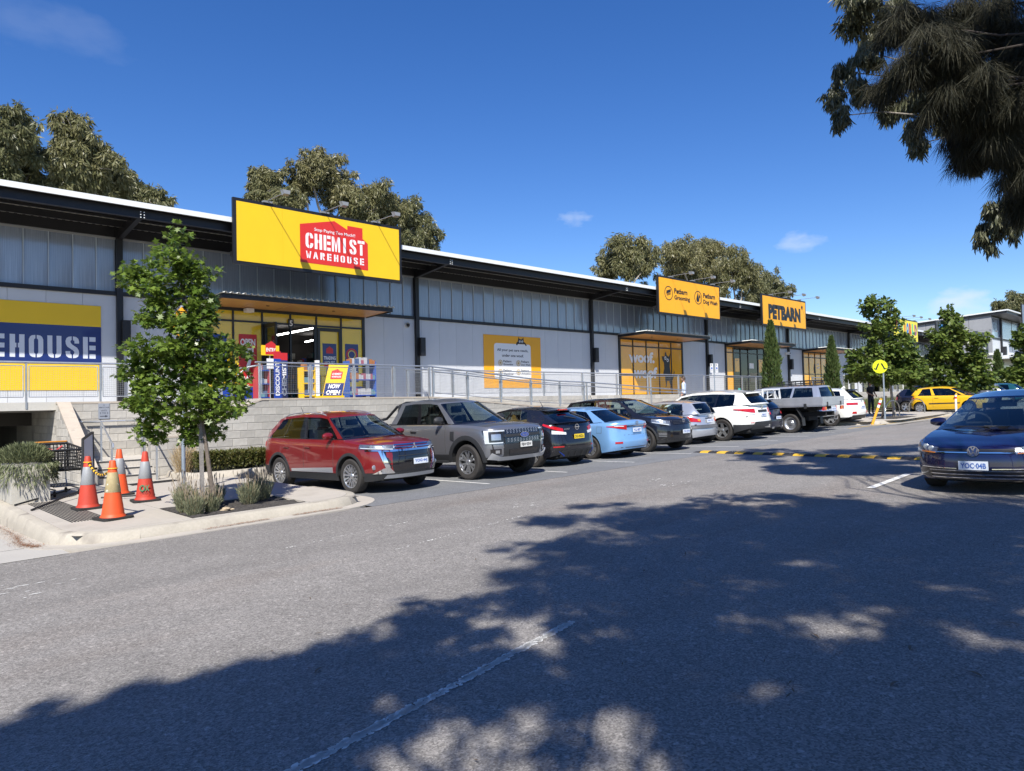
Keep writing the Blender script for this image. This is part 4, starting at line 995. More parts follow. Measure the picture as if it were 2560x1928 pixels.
# ================================================================== CARS
def paint(name, col, metal=.35, rough=.28, flake=.0):
    m = mat(name, col, rough, metal, coat=1.0, var=[(1.2, .03)]); return m
M_tyre = mat("tyre_rubber", (.030, .027, .025), .75, var=[(9, .2)], bump=(60, .2)); M_rimd = mat("rim_dark", (.02, .02, .022), .5, metal=.5)
M_alloy = mat("alloy_silver", (.62, .63, .65), .28, metal=.85); M_trim = mat("plastic_black", (.022, .023, .025), .55, bump=(300, .1))
M_gloss = mat("gloss_black", (.008, .008, .010), .12, coat=1); M_chrome = mat("chrome", (.80, .81, .83), .08, metal=1)
M_silver = mat("satin_silver", (.55, .56, .58), .32, metal=.7); M_under = mat("underbody", (.012, .012, .013), .9)
M_int = mat("car_interior", (.035, .036, .040), .8, var=(8, .2)); M_cream = mat("car_interior_pale", (.38, .36, .33), .8)
M_lens = glassmat("lamp_glass", (.92, .94, .96), .9); M_redl = mat("lamp_red", (.42, .010, .012), .12, coat=1); M_amber = mat("lamp_amber", (.75, .22, .02), .15, coat=1)
M_refl = mat("lamp_reflector", (.55, .57, .60), .3, metal=.8); M_bowl = mat("lamp_bowl", (.26, .27, .29), .25, metal=.7, var=[(30, .35)]); M_clearl = mat("lamp_white", (.62, .64, .66), .1, coat=1)
G_clear = glassmat("windscreen_glass", (.62, .72, .72), 1.0, 0, 1.62); G_tint = glassmat("tinted_glass", (.16, .19, .20), 1.0, 0, 1.6); G_mid = glassmat("side_glass", (.42, .48, .47), 1.0, 0, 1.6)
M_platew = mat("plate_white", (.62, .66, .72), .4); M_platey = mat("plate_yellow", (.75, .55, .03), .4); M_pblue = mat("plate_blue", (.04, .11, .38), .4)
interp = lambda x, T: float(np.interp(x, [t[0] for t in T], [t[1] for t in T]))
class Car:
    def __init__(c, name, loc, head, label, cat, L, Wd, H, fo, wb, rt, body, **k):
        c.__dict__.update(L=L, W=Wd, H=H, fo=fo, wb=wb, rt=rt, body=body, clad=None, **{})
        D = dict(zr=.24, lf=.85, lr=.75, nf=2.5, nr=2.7, hood=[(0, .82), (.25, .93), (1.0, 1.02)], top=[(0, .78), (.3, .90), (1.1, .98), (3.6, 1.03), (L, 1.03)], low=[(0, .26), (.5, .22), (1.0, .22), (L-.6, .24), (L, .34)],
            side=[(.0, .045), (.18, .012), (.40, .0), (.68, .006), (.86, .022), (.95, .045), (1.0, .085)], front=[(.2, .10), (.34, .02), (.5, .0), (.66, .03), (.80, .08), (1.0, .25)], rear=[(.2, .10), (.36, .02), (.55, .0), (.75, .04), (1.0, .12)],
            a0=1.05, a1=1.95, d0=L-.30, d1=L-.75, zre=None, bowf=(.42, .16), bowr=(.12, .10), wroof=Wd/2-.27, cols=None, front_glass=None, rear_t=(.08, .90), rear_k=.88, tint=None, arch=.065, crown=.055, deck=None, roofcol=None, wheel='ten', tw=.225, lip=None, bed=False, drop=.0, wsglass=None)
        D.update(k); c.__dict__.update(D)
        c.root = root(name, loc, label, cat, None, 0)
        c.root.rotation_euler = (Matrix.Rotation(-.019, 3, 'X') @ Matrix.Rotation(-.018, 3, 'Y') @ Matrix.Rotation(head, 3, 'Z')).to_euler()
        c.n = c.root
        c.tint = c.tint or G_tint
        c._outline(); c._body(); c._house() if c.cols else None; c._wheels(); c._interior()
    # --- plan outline (half), s measured back from the nose
    def X(c, s): return c.fo + c.wb/2 - s
    def _hw(c, s):
        t = (s - c.L*.52)/(c.L*.5); return c.W/2*(1 - .035*abs(t)**2.4)
    def _outline(c):
        P = []
        for i in range(25):
            th = math.pi/2*i/24; P.append((c.lf*(1-math.cos(th)**(2/c.nf)), c._hw(c.lf)*math.sin(th)**(2/c.nf)))
        for s in np.arange(c.lf+.06, c.L-c.lr-.03, .06): P.append((s, c._hw(s)))
        for i in range(25):
            th = math.pi/2*(1-i/24); P.append((c.L-c.lr*(1-math.cos(th)**(2/c.nr)), c._hw(c.L-c.lr)*math.sin(th)**(2/c.nr)))
        P = np.array(P); d = np.gradient(P, axis=0); l = np.hypot(d[:,0], d[:,1]) + 1e-9
        c.oN = np.stack([-d[:,1]/l, d[:,0]/l], 1)        # normal in (s,y)
        # outward: at nose normal = (-1,0)
        c.oN[0] = (-1, 0); c.oN[-1] = (1, 0)
        c.oP = P; c.oU = np.concatenate([[0], np.cumsum(np.hypot(*np.diff(P, axis=0).T))]); c.UL = c.oU[-1]
        k = len(P)//2; c.kf = 25; c.kr = len(P)-25
    def us(c, s): return float(np.interp(s, np.maximum.accumulate(c.oP[:,0]+np.arange(len(c.oP))*1e-9), c.oU))
    def uf(c, y): return float(np.interp(abs(y), c.oP[:c.kf,1], c.oU[:c.kf]))
    def ur(c, y): return float(np.interp(-abs(y), -c.oP[c.kr:,1], c.oU[c.kr:]))
    def at(c, u):
        s = np.interp(u, c.oU, c.oP[:,0]); y = np.interp(u, c.oU, c.oP[:,1]); a = np.interp(u, c.oU, c.oN[:,0]); b = np.interp(u, c.oU, c.oN[:,1])
        l = math.hypot(a, b) or 1; return s, y, a/l, b/l
    def ztop(c, s): return interp(s, c.top)
    def surf(c, u, z, off=0, sg=1):
        s, y, a, b = c.at(u); zt = c.ztop(s); t = (z - c.zr)/(zt - c.zr)
        ins = b*b*interp(t, c.side) + a*a*(interp(z, c.front) if a < 0 else interp(z, c.rear))
        d = off - ins; s2, y2 = s + a*d, max(0, y + b*d) if u > 0 else y
        return Vector((c.X(s2), sg*y2, z))
    def zlow(c, s, y=1):
        z = interp(s, c.low)
        for ax in (c.fo, c.fo+c.wb):
            R_a = c.rt + c.arch; ds = abs(s-ax)
            if ds < R_a: z = max(z, c.rt + math.sqrt(R_a**2 - ds**2)*1.0)
        return z
    def _body(c):
        us = set(np.round(np.concatenate([c.oU[:25:2], c.oU[-25::2], np.linspace(c.us(c.lf), c.us(c.L-c.lr), 26)]), 4))
        Ra = c.rt + c.arch
        for ax in (c.fo, c.fo+c.wb):
            us = {u for u in us if abs(c.at(u)[0]-ax) > Ra*1.02 or c.at(u)[1] < c.W*.3}
            for i in range(15): us.add(round(c.us(ax - (Ra-1e-4)*math.cos(math.pi*i/14)), 5))
            us.add(round(c.us(ax-Ra-.004), 5)); us.add(round(c.us(ax+Ra+.004), 5))
        us = sorted(us); us = [u for i, u in enumerate(us) if i == 0 or u - us[i-1] > 1e-4]
        c.cu = us
        q = [0, .06, .14, .24, .34, .45, .56, .66, .75, .83, .89, .94, .975, 1]
        cols = []
        for sg in (1, -1):
            seq = us if sg == 1 else us[::-1]
            for u in seq:
                if sg == -1 and u in (us[0], us[-1]): continue
                s = c.at(u)[0]; zl, zt = c.zlow(s), c.ztop(s)
                cols.append([c.surf(u, zl + (zt-zl)*k, 0, sg) for k in q])
        cols.append(cols[0])
        mb = MB().grid(cols, False)
        # bonnet and rear deck
        def deckpatch(ulist, cz, pw_=2.6, m=9):
            rows = []
            for u in ulist:
                s = c.at(u)[0]; zt = c.ztop(s); p = c.surf(u, zt); dz = interp(s, cz) - zt
                rows.append([Vector((p.x, p.y*k, zt + dz*(1-abs(k)**pw_))) for k in np.linspace(1, -1, m)])
            return rows
        uh = [u for u in us if c.at(u)[0] <= c.a0 + .30 and (c.at(u)[0] < 1.6 or True)]
        uh = [u for u in uh if u < c.UL/2]
        mb.grid(deckpatch(uh, c.hood), False)
        if c.cols is not None:
            ud = [u for u in us if c.at(u)[0] >= c.d0 - .06 and u > c.UL/2]
            dk = c.deck or [(c.d0-.2, c.ztop(c.d0)+.02), (c.L, c.ztop(c.L)+.004)]
            if not c.bed: mb.grid(deckpatch(ud, dk), False)
            else:
                bedm = MB().grid(deckpatch([u for u in us if c.at(u)[0] >= c.d0 - .02 and u > c.UL/2], [(0, c.ztop(c.d0)-.03), (c.L, c.ztop(c.L)-.03)], 30), False)
                bedm.build("tonneau_cover", M_trim, c.n, smooth=True)
        o = mb.build("body", c.body, c.n, smooth=True, sharp=38); c.ob = o
        # wheel arch liners + black lips
        ln = MB()
        for sg in (1, -1):
            for ax in (c.fo, c.fo+c.wb):
                rows = []
                for i in range(15):
                    s = ax - (Ra-.001)*math.cos(math.pi*i/14); u = c.us(s); z = c.zlow(s) if 0 < i < 14 else c.rt
                    p = c.surf(u, z, -.003, sg); rows.append([p, Vector((p.x, p.y - sg*.34, p.z))])
                ln.grid(rows, sg < 0)
        ln.build("wheel_arch", M_under, c.n)
        w = c.W/2 - .30
        MB().box(c.X(c.L-.35), -w, c.zr-.04, c.X(.40), w, .62).box(c.X(c.fo+c.wb-.5), -c.W/2+.10, c.zr-.02, c.X(c.fo+.5), c.W/2-.10, .5).box(c.X(c.L-.22), -c.W/2+.25, c.zr+.02, c.X(c.L-.6), c.W/2-.25, .55).box(c.X(.5), -c.W/2+.25, c.zr, c.X(.22), c.W/2-.25, .55).build("underbody", M_under, c.n)
        if c.lip:
            for sg in (1, -1):
                for ax in (c.fo, c.fo+c.wb):
                    m2 = MB(); rows = []
                    for i in range(17):
                        th = math.pi*i/16; r0, r1 = Ra-.004, Ra+c.lip
                        row = []
                        for r, of in ((r0, -.01), (r0, .012), ((r0+r1)/2, .016), (r1, .008), (r1, -.01)):
                            s = ax - r*math.cos(th); z = c.rt + r*math.sin(th); row.append(c.surf(c.us(s), z, of, sg))
                        rows.append(row)
                    m2.grid(rows, sg > 0).build("arch_trim", M_trim, c.n, smooth=True)
    def patch(c, U, Z0, Z1, m, name, off=.006, sg=1, n=8, k=4, parent=None, deep=.012, z0f=None, smooth=True):
        """strip on the skin between perimeter positions U=(u0,u1); Z0,Z1 (z at u0, z at u1) or callables"""
        f0 = Z0 if callable(Z0) else (lambda t: Z0[0]+(Z0[1]-Z0[0])*t); f1 = Z1 if callable(Z1) else (lambda t: Z1[0]+(Z1[1]-Z1[0])*t)
        rows = []
        for i in range(n+1):
            t = i/n; u = U[0]+(U[1]-U[0])*t; s_ = sg if u >= 0 else -sg; a, b = f0(t), f1(t)
            ua = abs(u)
            if ua > c.UL: ua = 2*c.UL - ua; s_ = -s_
            rows.append([c.surf(ua, a, -deep, s_)] + [c.surf(ua, a+(b-a)*j/k, off, s_) for j in range(k+1)] + [c.surf(ua, b, -deep, s_)])
        mb = MB().grid(rows, sg < 0)
        for r in (rows[0], rows[-1]): mb.add(r, [tuple(range(len(r)))])
        return mb.build(name, m, parent or c.n, smooth=smooth, sharp=50)
    def both(c, *a, **k):
        return [c.patch(*a, sg=sg, **k) for sg in (1, -1)]
    def quadf(c, pts, m, name, off=.008, sg=1, n=6, parent=None, rear=False, inner=None):
        """patch from 4 corners (y,z) on the nose or tail (bilinear); y measured from centre, may exceed the corner"""
        g = (lambda y: c.ur(y)) if rear else (lambda y: c.uf(y))
        rows = []
        for i in range(n+1):
            t = i/n; row = []
            for j in range(5):
                q = j/4
                y = (pts[0][0]*(1-t)+pts[1][0]*t)*(1-q) + (pts[3][0]*(1-t)+pts[2][0]*t)*q
                z = (pts[0][1]*(1-t)+pts[1][1]*t)*(1-q) + (pts[3][1]*(1-t)+pts[2][1]*t)*q
                s_ = sg if y >= 0 else -sg; row.append((y, z, s_))
            R0 = [c.surf(g(row[0][0]), row[0][1], -.015, row[0][2])] + [c.surf(g(y), z, off, s_) for y, z, s_ in row] + [c.surf(g(row[-1][0]), row[-1][1], -.015, row[-1][2])]
            rows.append(R0)
        mb = MB().grid(rows, False)
        for r in (rows[0], rows[-1]): mb.add(r, [tuple(range(len(r)))])
        return mb.build(name, m, parent or c.n, smooth=True, sharp=50)
    def lamp(c, U, Z0, Z1, sg, style, parent=None):
        """a lamp wrapped round the corner: reflector base, clear cover, inner bits"""
        b = c.patch(U, Z0, Z1, {'head': M_bowl, 'tail': M_redl, 'leaf': M_redl}.get(style, M_redl), "headlight" if style == 'head' else "tail_light", .010, sg, 10, 4)
        f0 = lambda t: Z0[0]+(Z0[1]-Z0[0])*t; f1 = lambda t: Z1[0]+(Z1[1]-Z1[0])*t
        if style == 'head':
            mb = MB()
            for t in (.30, .62):
                u = U[0]+(U[1]-U[0])*t; zc = (f0(t)+f1(t))/2; h = (f1(t)-f0(t))*.36
                p = c.surf(abs(u), zc, .014, sg); s, y, a, b_ = c.at(abs(u)); nx = Vector((-a, sg*b_, .12)).normalized(); tx = nx.cross(Vector((0, 0, 1))).normalized(); up = tx.cross(nx)
                for i in range(12):
                    t0, t1 = 2*math.pi*i/12, 2*math.pi*(i+1)/12
                    mb.add([p, p + (tx*math.cos(t0)+up*math.sin(t0))*h, p + (tx*math.cos(t1)+up*math.sin(t1))*h], [(0,1,2)])
            mb.build("reflector", M_refl, b)
            c.patch((U[0]+(U[1]-U[0])*.06, U[0]+(U[1]-U[0])*.94), lambda t: f0(t)+(f1(t)-f0(t))*.06, lambda t: f0(t)+(f1(t)-f0(t))*.22, M_clearl, "light_strip", .016, sg, 8, 2, parent=b)
            c.patch(U, Z0, Z1, M_lens, "lens", .022, sg, 10, 4, parent=b)
        return b
    # --- cabin
    def yb(c, s):
        if c.lf + .1 < s < c.L - c.lr - .1: return c._hw(s) - c.side[-1][1]
        return c.surf(c.us(s), c.ztop(s)).y
    def P(c, uu, v, off=0, sg=1):
        s = (c.a0+(c.a1-c.a0)*v)*(1-uu) + (c.d0+(c.d1-c.d0)*v)*uu
        zb = c.ztop(s); ze = interp(s, c.zre); vb = v + .16*v*(1-v)
        wr = interp(s, c.wroof) if isinstance(c.wroof, list) else c.wroof
        y = c.yb(min(max(s, .1), c.L-.05))*(1-vb) + wr*vb
        return Vector((c.X(s), sg*(y + off), zb + (ze-zb)*v))
    def _house(c):
        nb = []
        vs_ = [0, .05, .16, .3, .45, .6, .75, .88, 1.0]
        def strip(e0, e1, v0, v1, sg, mb, off=0, nu=6, nv=6):
            rows = []
            for i in range(nv+1):
                v = v0+(v1-v0)*i/nv; a = e0[0]+(e0[1]-e0[0])*v; b = e1[0]+(e1[1]-e1[0])*v
                rows.append([c.P(a+(b-a)*j/nu, v, off, sg) for j in range(nu+1)])
            mb.grid(rows, sg < 0)
        body = MB(); black = MB()
        vt, vb0 = .89, .045
        for sg in (1, -1):
            strip((0, 0), (1, 1), vt, 1.0, sg, body, 0, 24, 2)
            strip((0, 0), (1, 1), 0, vb0, sg, black, 0, 24, 1)
            ed = c.cols      # list of (edge0, edge1, kind)
            for e0, e1, kind in ed:
                if kind == 'b': strip(e0, e1, vb0, vt, sg, body)
                elif kind == 'k': strip(e0, e1, vb0, vt, sg, black, .002)
                else:
                    g = MB(); strip(e0, e1, vb0, vt, sg, g, -.004)
                    g.build("side_window", {'g': c.tint, 'c': G_mid, 'w': G_clear}[kind], c.n, smooth=True)
        # roof
        rows = []
        for i in range(17):
            uu = i/16; e = c.P(uu, 1.0); bow = c.bowf[1]*(1-uu)**2 - c.bowr[1]*uu**2
            rows.append([Vector((e.x + bow*(1-k*k), e.y*k, e.z + c.crown*(1-abs(k)**2.2)*min(1, .35+2.5*uu, .35+2.5*(1-uu)))) for k in np.linspace(1, -1, 11)])
        (MB() if c.roofcol else body).grid(rows, False) if not c.roofcol else MB().grid(rows, False).build("roof", c.roofcol, c.n, smooth=True)
        # windscreen and rear window with their surrounds
        def screen(front):
            uu = 0 if front else 1; bw = c.bowf if front else c.bowr; sgn = 1 if front else -1
            zc0 = max(0, interp(c.a0, c.hood) - c.ztop(c.a0)) if front else .02
            def Q(t, k):
                e = c.P(uu, t); bow = bw[0]*(1-t) + bw[1]*t; cr = zc0*(1-t) + c.crown*.35*t
                bulge = .03*math.sin(math.pi*t)*sgn*(1-k*k)
                return Vector((e.x + sgn*bow*(1-k*k) + bulge, e.y*k, e.z + cr*(1-abs(k)**2.2)))
            if front: ts = [(-.02, .05, 'k'), (.05, .95, 'g'), (.95, 1.0, 'b')]; kk = .955
            else: ts = [(0, c.rear_t[0], 'b'), (c.rear_t[0], c.rear_t[1], 'g'), (c.rear_t[1], 1.0, 'b')]; kk = c.rear_k
            for t0, t1, kind in ts:
                for k0, k1, side in ((-1, -kk, 1), (-kk, kk, 0), (kk, 1, 1)):
                    rr = [[Q(t0+(t1-t0)*i/6, k0+(k1-k0)*j/10) for j in range(11)] for i in range(7)]
                    kd = kind if not side else ('k' if (kind == 'k' or front) else 'b')
                    if kind == 'b' and front: kd = 'b'
                    if kd == 'b': body.grid(rr, front)
                    elif kd == 'k': black.grid(rr, front)
                    else:
                        g = MB().grid([[p + Vector((.004*sgn, 0, 0)) for p in r] for r in rr], front)
                        g.build("windscreen" if front else "rear_window", (c.wsglass or G_clear) if front else c.tint, c.n, smooth=True)
            c.Q = Q
            return Q
        c.Qf = screen(True); c.Qr = screen(False)
        body.build("cabin_frame", c.body, c.n, smooth=True, sharp=38); black.build("window_trim", M_gloss, c.n, smooth=True)
    def _interior(c):
        if not c.cols: return
        zb = c.ztop(c.a0+.4)
        MB().box(c.X(c.d0-.05), -c.W/2+.16, zb-.30, c.X(c.a0+.25), c.W/2-.16, zb-.26).box(c.X(c.a0+.62), -c.W/2+.17, zb-.30, c.X(c.a0+.0), c.W/2-.17, zb-.01).build("dashboard", M_int, c.n)
        def seat(s, y, w=.50):
            mb = MB()
            P = [[Vector((c.X(s+.06*(1-k)+.16*k) + dx, y+yy*w/2*(1-.25*max(0, k-.6)), zb-.35+.55*k)) for yy in (-1, -.8, .8, 1)] for k in (0, .3, .6, .85, 1) for dx in (0,)]
            mb.grid(P); P2 = [[p + Vector((-.12, 0, 0)) for p in r] for r in P]; mb.grid(P2, True)
            for j in (0, -1): mb.grid([[P[i][j], P2[i][j]] for i in range(5)], j == 0)
            mb.grid([P[-1], P2[-1]])
            hm_ = min(zb+.45, interp(s, c.zre)-.14) if s+.25 < c.d1 else zb+.20
            if hm_ > zb+.27: mb.box(c.X(s+.30), y-.13, zb+.26, c.X(s+.20), y+.13, hm_)
            mb.box(c.X(s+.1), y-w/2, zb-.4, c.X(s-.4), y+w/2, zb-.26)
            mb.build("seat", M_int, c.n, smooth=False)
        sf = c.a1 + .30
        seat(sf, .37); seat(sf, -.37)
        if c.d0 - sf > 1.2: seat(sf+.92, .40, .6); seat(sf+.92, -.40, .6)
        sw = MB(); pc = Vector((c.X(sf-.58), -.37, zb+.05)); ax = Vector((-.9, 0, .45)).normalized(); t1 = Vector((0, 1, 0)); t2 = ax.cross(t1)
        sw.tube([pc + (t1*math.cos(a)+t2*math.sin(a))*.18 for a in np.linspace(0, 2*math.pi, 17)], .016, 5, cap=False); sw.bar(pc-t1*.17, pc+t1*.17, .03, .03)
        sw.build("steering_wheel", M_int, c.n)
        m = MB().box(c.X(c.a1+.02), -.11, interp(c.a1, c.zre)-.16, c.X(c.a1-.01), .11, interp(c.a1, c.zre)-.09); m.build("rear_view_mirror", M_trim, c.n)
    # --- wheels
    def _wheels(c):
        r = c.rt; rr = r*.66; w = c.tw
        for ax in (c.fo, c.fo+c.wb):
            for sg in (1, -1):
                y0 = c.W/2*.985 - w - .012
                ro = bpy.data.objects.new("wheel", None); 
                hub = MB().lathe([(rr*1.0, w*.30), (rr*.5, w*.34), (0, w*.34)], 20, axis='y').build("wheel", M_rimd, c.n)
                hub.location = (c.X(ax), sg*y0, r-.004*0)
                if sg < 0: hub.rotation_euler = (0, 0, math.pi)
                bpy.data.objects.remove(ro)
                k = r/.35
                t = MB().lathe([(rr, 0), (rr+.02, -.0), (r*.90, .004), (r*.975, .018), (r, .045), (r, w*.25), (r*.985, w*.26), (r*.985, w*.30), (r, w*.31), (r, w*.5), (r*.985, w*.51), (r*.985, w*.55), (r, w*.56), (r, w-.045), (r*.975, w-.016), (r*.90, w), (rr+.022, w-.004), (rr, w-.016)], 40, axis='y')
                t.build("tyre", M_tyre, hub, smooth=True, sharp=28)
                rim = MB().lathe([(rr, w-.015), (rr*1.02, w-.008), (rr*.955, w-.012), (rr*.935, w*.62), (rr*.93, w*.4)], 36, axis='y')
                cp = MB()
                def spoke(a, w0, w1, r0=.16, r1=.95, d0=.84, d1=.93, sk=0):
                    ca, sa = math.cos(a), math.sin(a); ca2, sa2 = math.cos(a+sk), math.sin(a+sk)
                    V = []
                    for (R_, hw, d, c_, s_) in ((rr*r0, w0, d0, ca, sa), (rr*r1, w1, d1, ca2, sa2)):
                        for yy in (d*w-.03, d*w-.004):
                            for q in (-1, 1): V.append((R_*s_ + q*hw*c_, yy, R_*c_ - q*hw*s_))
                    rim.add(V, [(2,3,7,6), (0,2,6,4), (3,1,5,7), (0,1,3,2)])
                N = {'ten': 5, 'six': 6, 'five': 5, 'cover': 7, 'steel': 0, 'vee': 5}[c.wheel]
                for i in range(N):
                    a = 2*math.pi*i/N
                    if c.wheel == 'ten':
                        for s_ in (-.17, .17): spoke(a + s_*.5, .020*k, .017*k, .2, .95, sk=s_*.9)
                        spoke(a + math.pi/N, .017*k, .014*k, .45, .95); 
                    elif c.wheel == 'six':
                        for s_ in (-.20, .20): spoke(a+s_*.4, .018*k, .024*k, .22, .95, sk=s_*.75)
                        spoke(a, .05*k, .05*k, .76, .80)
                    elif c.wheel == 'vee':
                        for s_ in (-.2, .2): spoke(a, .026*k, .022*k, .16, .95, sk=s_)
                    elif c.wheel == 'cover': spoke(a, .05*k, .062*k, .14, .95, .90, .90)
                    else: spoke(a, .05*k, .045*k)
                if c.wheel == 'steel':
                    rim.lathe([(rr*.95, w*.72), (rr*.8, w*.60), (rr*.62, w*.62), (rr*.5, w*.74), (rr*.30, w*.76), (rr*.26, w*.9), (0, w*.92)], 30, axis='y')
                rim.lathe([(rr*.24, w*.70), (rr*.23, w*.86), (rr*.12, w*.9), (0, w*.9)], 16, axis='y')
                rim.build("rim", M_alloy, hub, smooth=False)
    # --- dressing
    def mirror(c, s, z, m, sz=(.12, .22, .15), gap=.02):
        for sg in (1, -1):
            y0 = c.yb(s) if s > c.a0 - .2 else c.W/2-.08
            mb = MB(); n = 10; rows = []
            for i in range(7):
                q = i/6; yy = y0 + gap + sz[1]*q; f = math.sin(math.pi*(.18+.72*q))**.6
                rows.append([Vector((c.X(s) + sz[0]*.5*f*math.cos(a)*(1 if math.cos(a) > 0 else .45), sg*yy, z + sz[2]*.5*f*math.sin(a))) for a in np.linspace(0, 2*math.pi, n+1)])
            mb.grid(rows, sg > 0); mb.add(rows[-1][:-1], [tuple(range(n))]); mb.add(rows[0][:-1], [tuple(range(n))])
            o = mb.build("wing_mirror", m, c.n, smooth=True, sharp=60)
            MB().bar((c.X(s), sg*(y0-.03), z-.06), (c.X(s), sg*(y0+gap+.05), z-.045), .05, .03).build("mirror_stalk", M_trim, o)
    def plate(c, z, txt, m=M_platew, ink=M_pblue, rear=False, h=.115, tilt=0, y=0):
        p = c.surf(c.ur(0) if rear else 0, z, .03); sx = -1 if rear else 1
        F = Face((p.x, -.186*sx + y, z-h/2), (0, sx, 0), (0, 0, 1), c.n)
        b = F.rect(0, 0, .372, h, m, "number_plate", .008); F.p = b
        F.text(txt, .186, h*.48, h*.62, ink, w=.32, bold=.03, lift=.0095)
        return b
    def badge(c, z, r, rear=False, kind='ring', off=.02, m=None):
        m = m or M_chrome; p = c.surf(c.ur(0) if rear else 0, z, off); sx = -1 if rear else 1
        F = Face((p.x, 0, z), (0, sx, 0), (0, 0, 1), c.n)
        if kind == 'vw':
            b = F.disc(0, 0, r, mat("badge_blue", (.02, .04, .12), .3), "badge", .01, 0); F.p = b
            F.ring(0, 0, r, r*.13, m, "badge_ring", .004, .010)
            V = lambda x0, y0, x1, y1, w=.11: [(r*(x0-w), r*y0), (r*(x0+w), r*y0), (r*(x1+w), r*y1), (r*(x1-w), r*y1)]
            F.many([V(-.34, .86, -.0, .12), V(.34, .86, 0, .12), V(-.78, .45, -.36, -.78), V(-.36, -.78, 0, -.02), V(0, -.02, .36, -.78), V(.36, -.78, .78, .45)], m, "badge_letters", .004, .010)
        elif kind == 'diamonds':
            t = []
            for a in (90, 210, 330):
                c0, s0 = math.cos(R(a)), math.sin(R(a)); t.append([(0, 0), (r*.5*c0 - r*.29*s0, r*.5*s0 + r*.29*c0), (r*c0, r*s0), (r*.5*c0 + r*.29*s0, r*.5*s0 - r*.29*c0)][::-1])
            F.many(t, m, "badge", .012, 0)
        elif kind == 'oval':
            b = F.disc(0, 0, r, m, "badge", .010, 0, 24, r*.42); F.p = b; F.disc(0, 0, r*.92, mat("badge_oval_blue", (.02, .06, .28), .25, coat=1), "badge_field", .004, .010, 24, r*.36); F.text("Ford", 0, 0, r*.40, m, w=r*1.1, lift=.016, shear=.25)
        elif kind == 'bar':
            b = F.ring(0, 0, r, r*.2, m, "badge", .012, 0); F.p = b; F.rect(-r*1.15, -r*.16, r*1.15, r*.16, m, "badge_bar", .006, .010)
        elif kind == 'ovals':
            b = F.ring(0, 0, r, r*.16, m, "badge", .010, 0, 20, r*.66); F.p = b; F.ring(0, 0, r*.34, r*.12, m, "badge_loop", .006, .006, 16, r*.62); F.ring(0, r*.32, r*.62, r*.12, m, "badge_loop", .006, .006, 16, r*.26)
        else: F.ring(0, 0, r, r*.22, m, "badge", .012, 0, 20, r*.7)
    def handles(c, ss, z, m=None):
        for s in ss:
            for sg in (1, -1):
                p = c.surf(c.us(s), z, .022, sg); q = c.surf(c.us(s+.20), z+.01, .022, sg)
                mb = MB().tube([p - Vector((0, sg*.03, 0)), p, q, q - Vector((0, sg*.03, 0))], .013, 6); mb.build("door_handle", m or c.body, c.n, smooth=True)
    def seams(c, ss):
        for s, z0 in ss:
            for sg in (1, -1):
                c.patch((c.us(s)-.004, c.us(s)+.004), (max(z0, c.zlow(s)+.02),)*2, (c.ztop(s)-.004,)*2, M_groove, "door_seam", .0012, sg, 1, 10, deep=-.0008)
    def clad_strip(c, h, m=None, z0=None, u0=0, u1=None, off=.008, name="lower_trim"):
        """lower band along the whole perimeter, skipping the arches"""
        m = m or M_trim; Ra = c.rt + c.arch + .002
        cuts = [c.us(c.fo-Ra), c.us(c.fo+Ra), c.us(c.fo+c.wb-Ra), c.us(c.fo+c.wb+Ra)]
        hh = h if callable(h) else (lambda s: h)
        for a, b in ((u0, cuts[0]), (cuts[1], cuts[2]), (cuts[3], u1 or c.UL)):
            if b - a < .05: continue
            for sg in (1, -1):
                n = max(4, int((b-a)/.1)); f0 = lambda t: interp(c.at(a+(b-a)*t)[0], c.low)-.004; f1 = lambda t: hh(c.at(a+(b-a)*t)[0])
                c.patch((a, b), f0, f1, m, name, off, sg, n, 3)
    def antenna(c, s, y=0, L=.22, lean=.16, sg=1):
        e = c.P((s-c.a1)/(c.d1-c.a1), 1.0); z = e.z + c.crown*.95
        MB().tube([(e.x, y, z-.02), (e.x-lean*.15, y, z+.015), (e.x-lean, y, z+L)], [.022, .010, .004], 6).build("antenna", M_trim, c.n)
    def rails(c, m, u0=.06, u1=.94, h=.035):
        for sg in (1, -1):
            pts = []
            for i in range(15):
                uu = u0+(u1-u0)*i/14; e = c.P(uu, 1.0); lift = h*min(1, 4.0*min(i, 14-i)/14)
                pts.append((e.x, sg*(e.y-.02), e.z+.012+lift))
            MB().tube(pts, .015, 6).build("roof_rail", m, c.n, smooth=True)
DN, UPH = -math.pi/2, math.pi/2       # nose to the road / nose to the shops
def spot(u, v_axle_front=None, v_axle_rear=None, wb=2.7, heading=DN):
    """origin is midway between the axles"""
    if v_axle_front is not None: v = v_axle_front + (wb/2 if heading == DN else -wb/2)
    else: v = v_axle_rear - (wb/2 if heading == DN else -wb/2)
    return (u, v, rz(u, v))
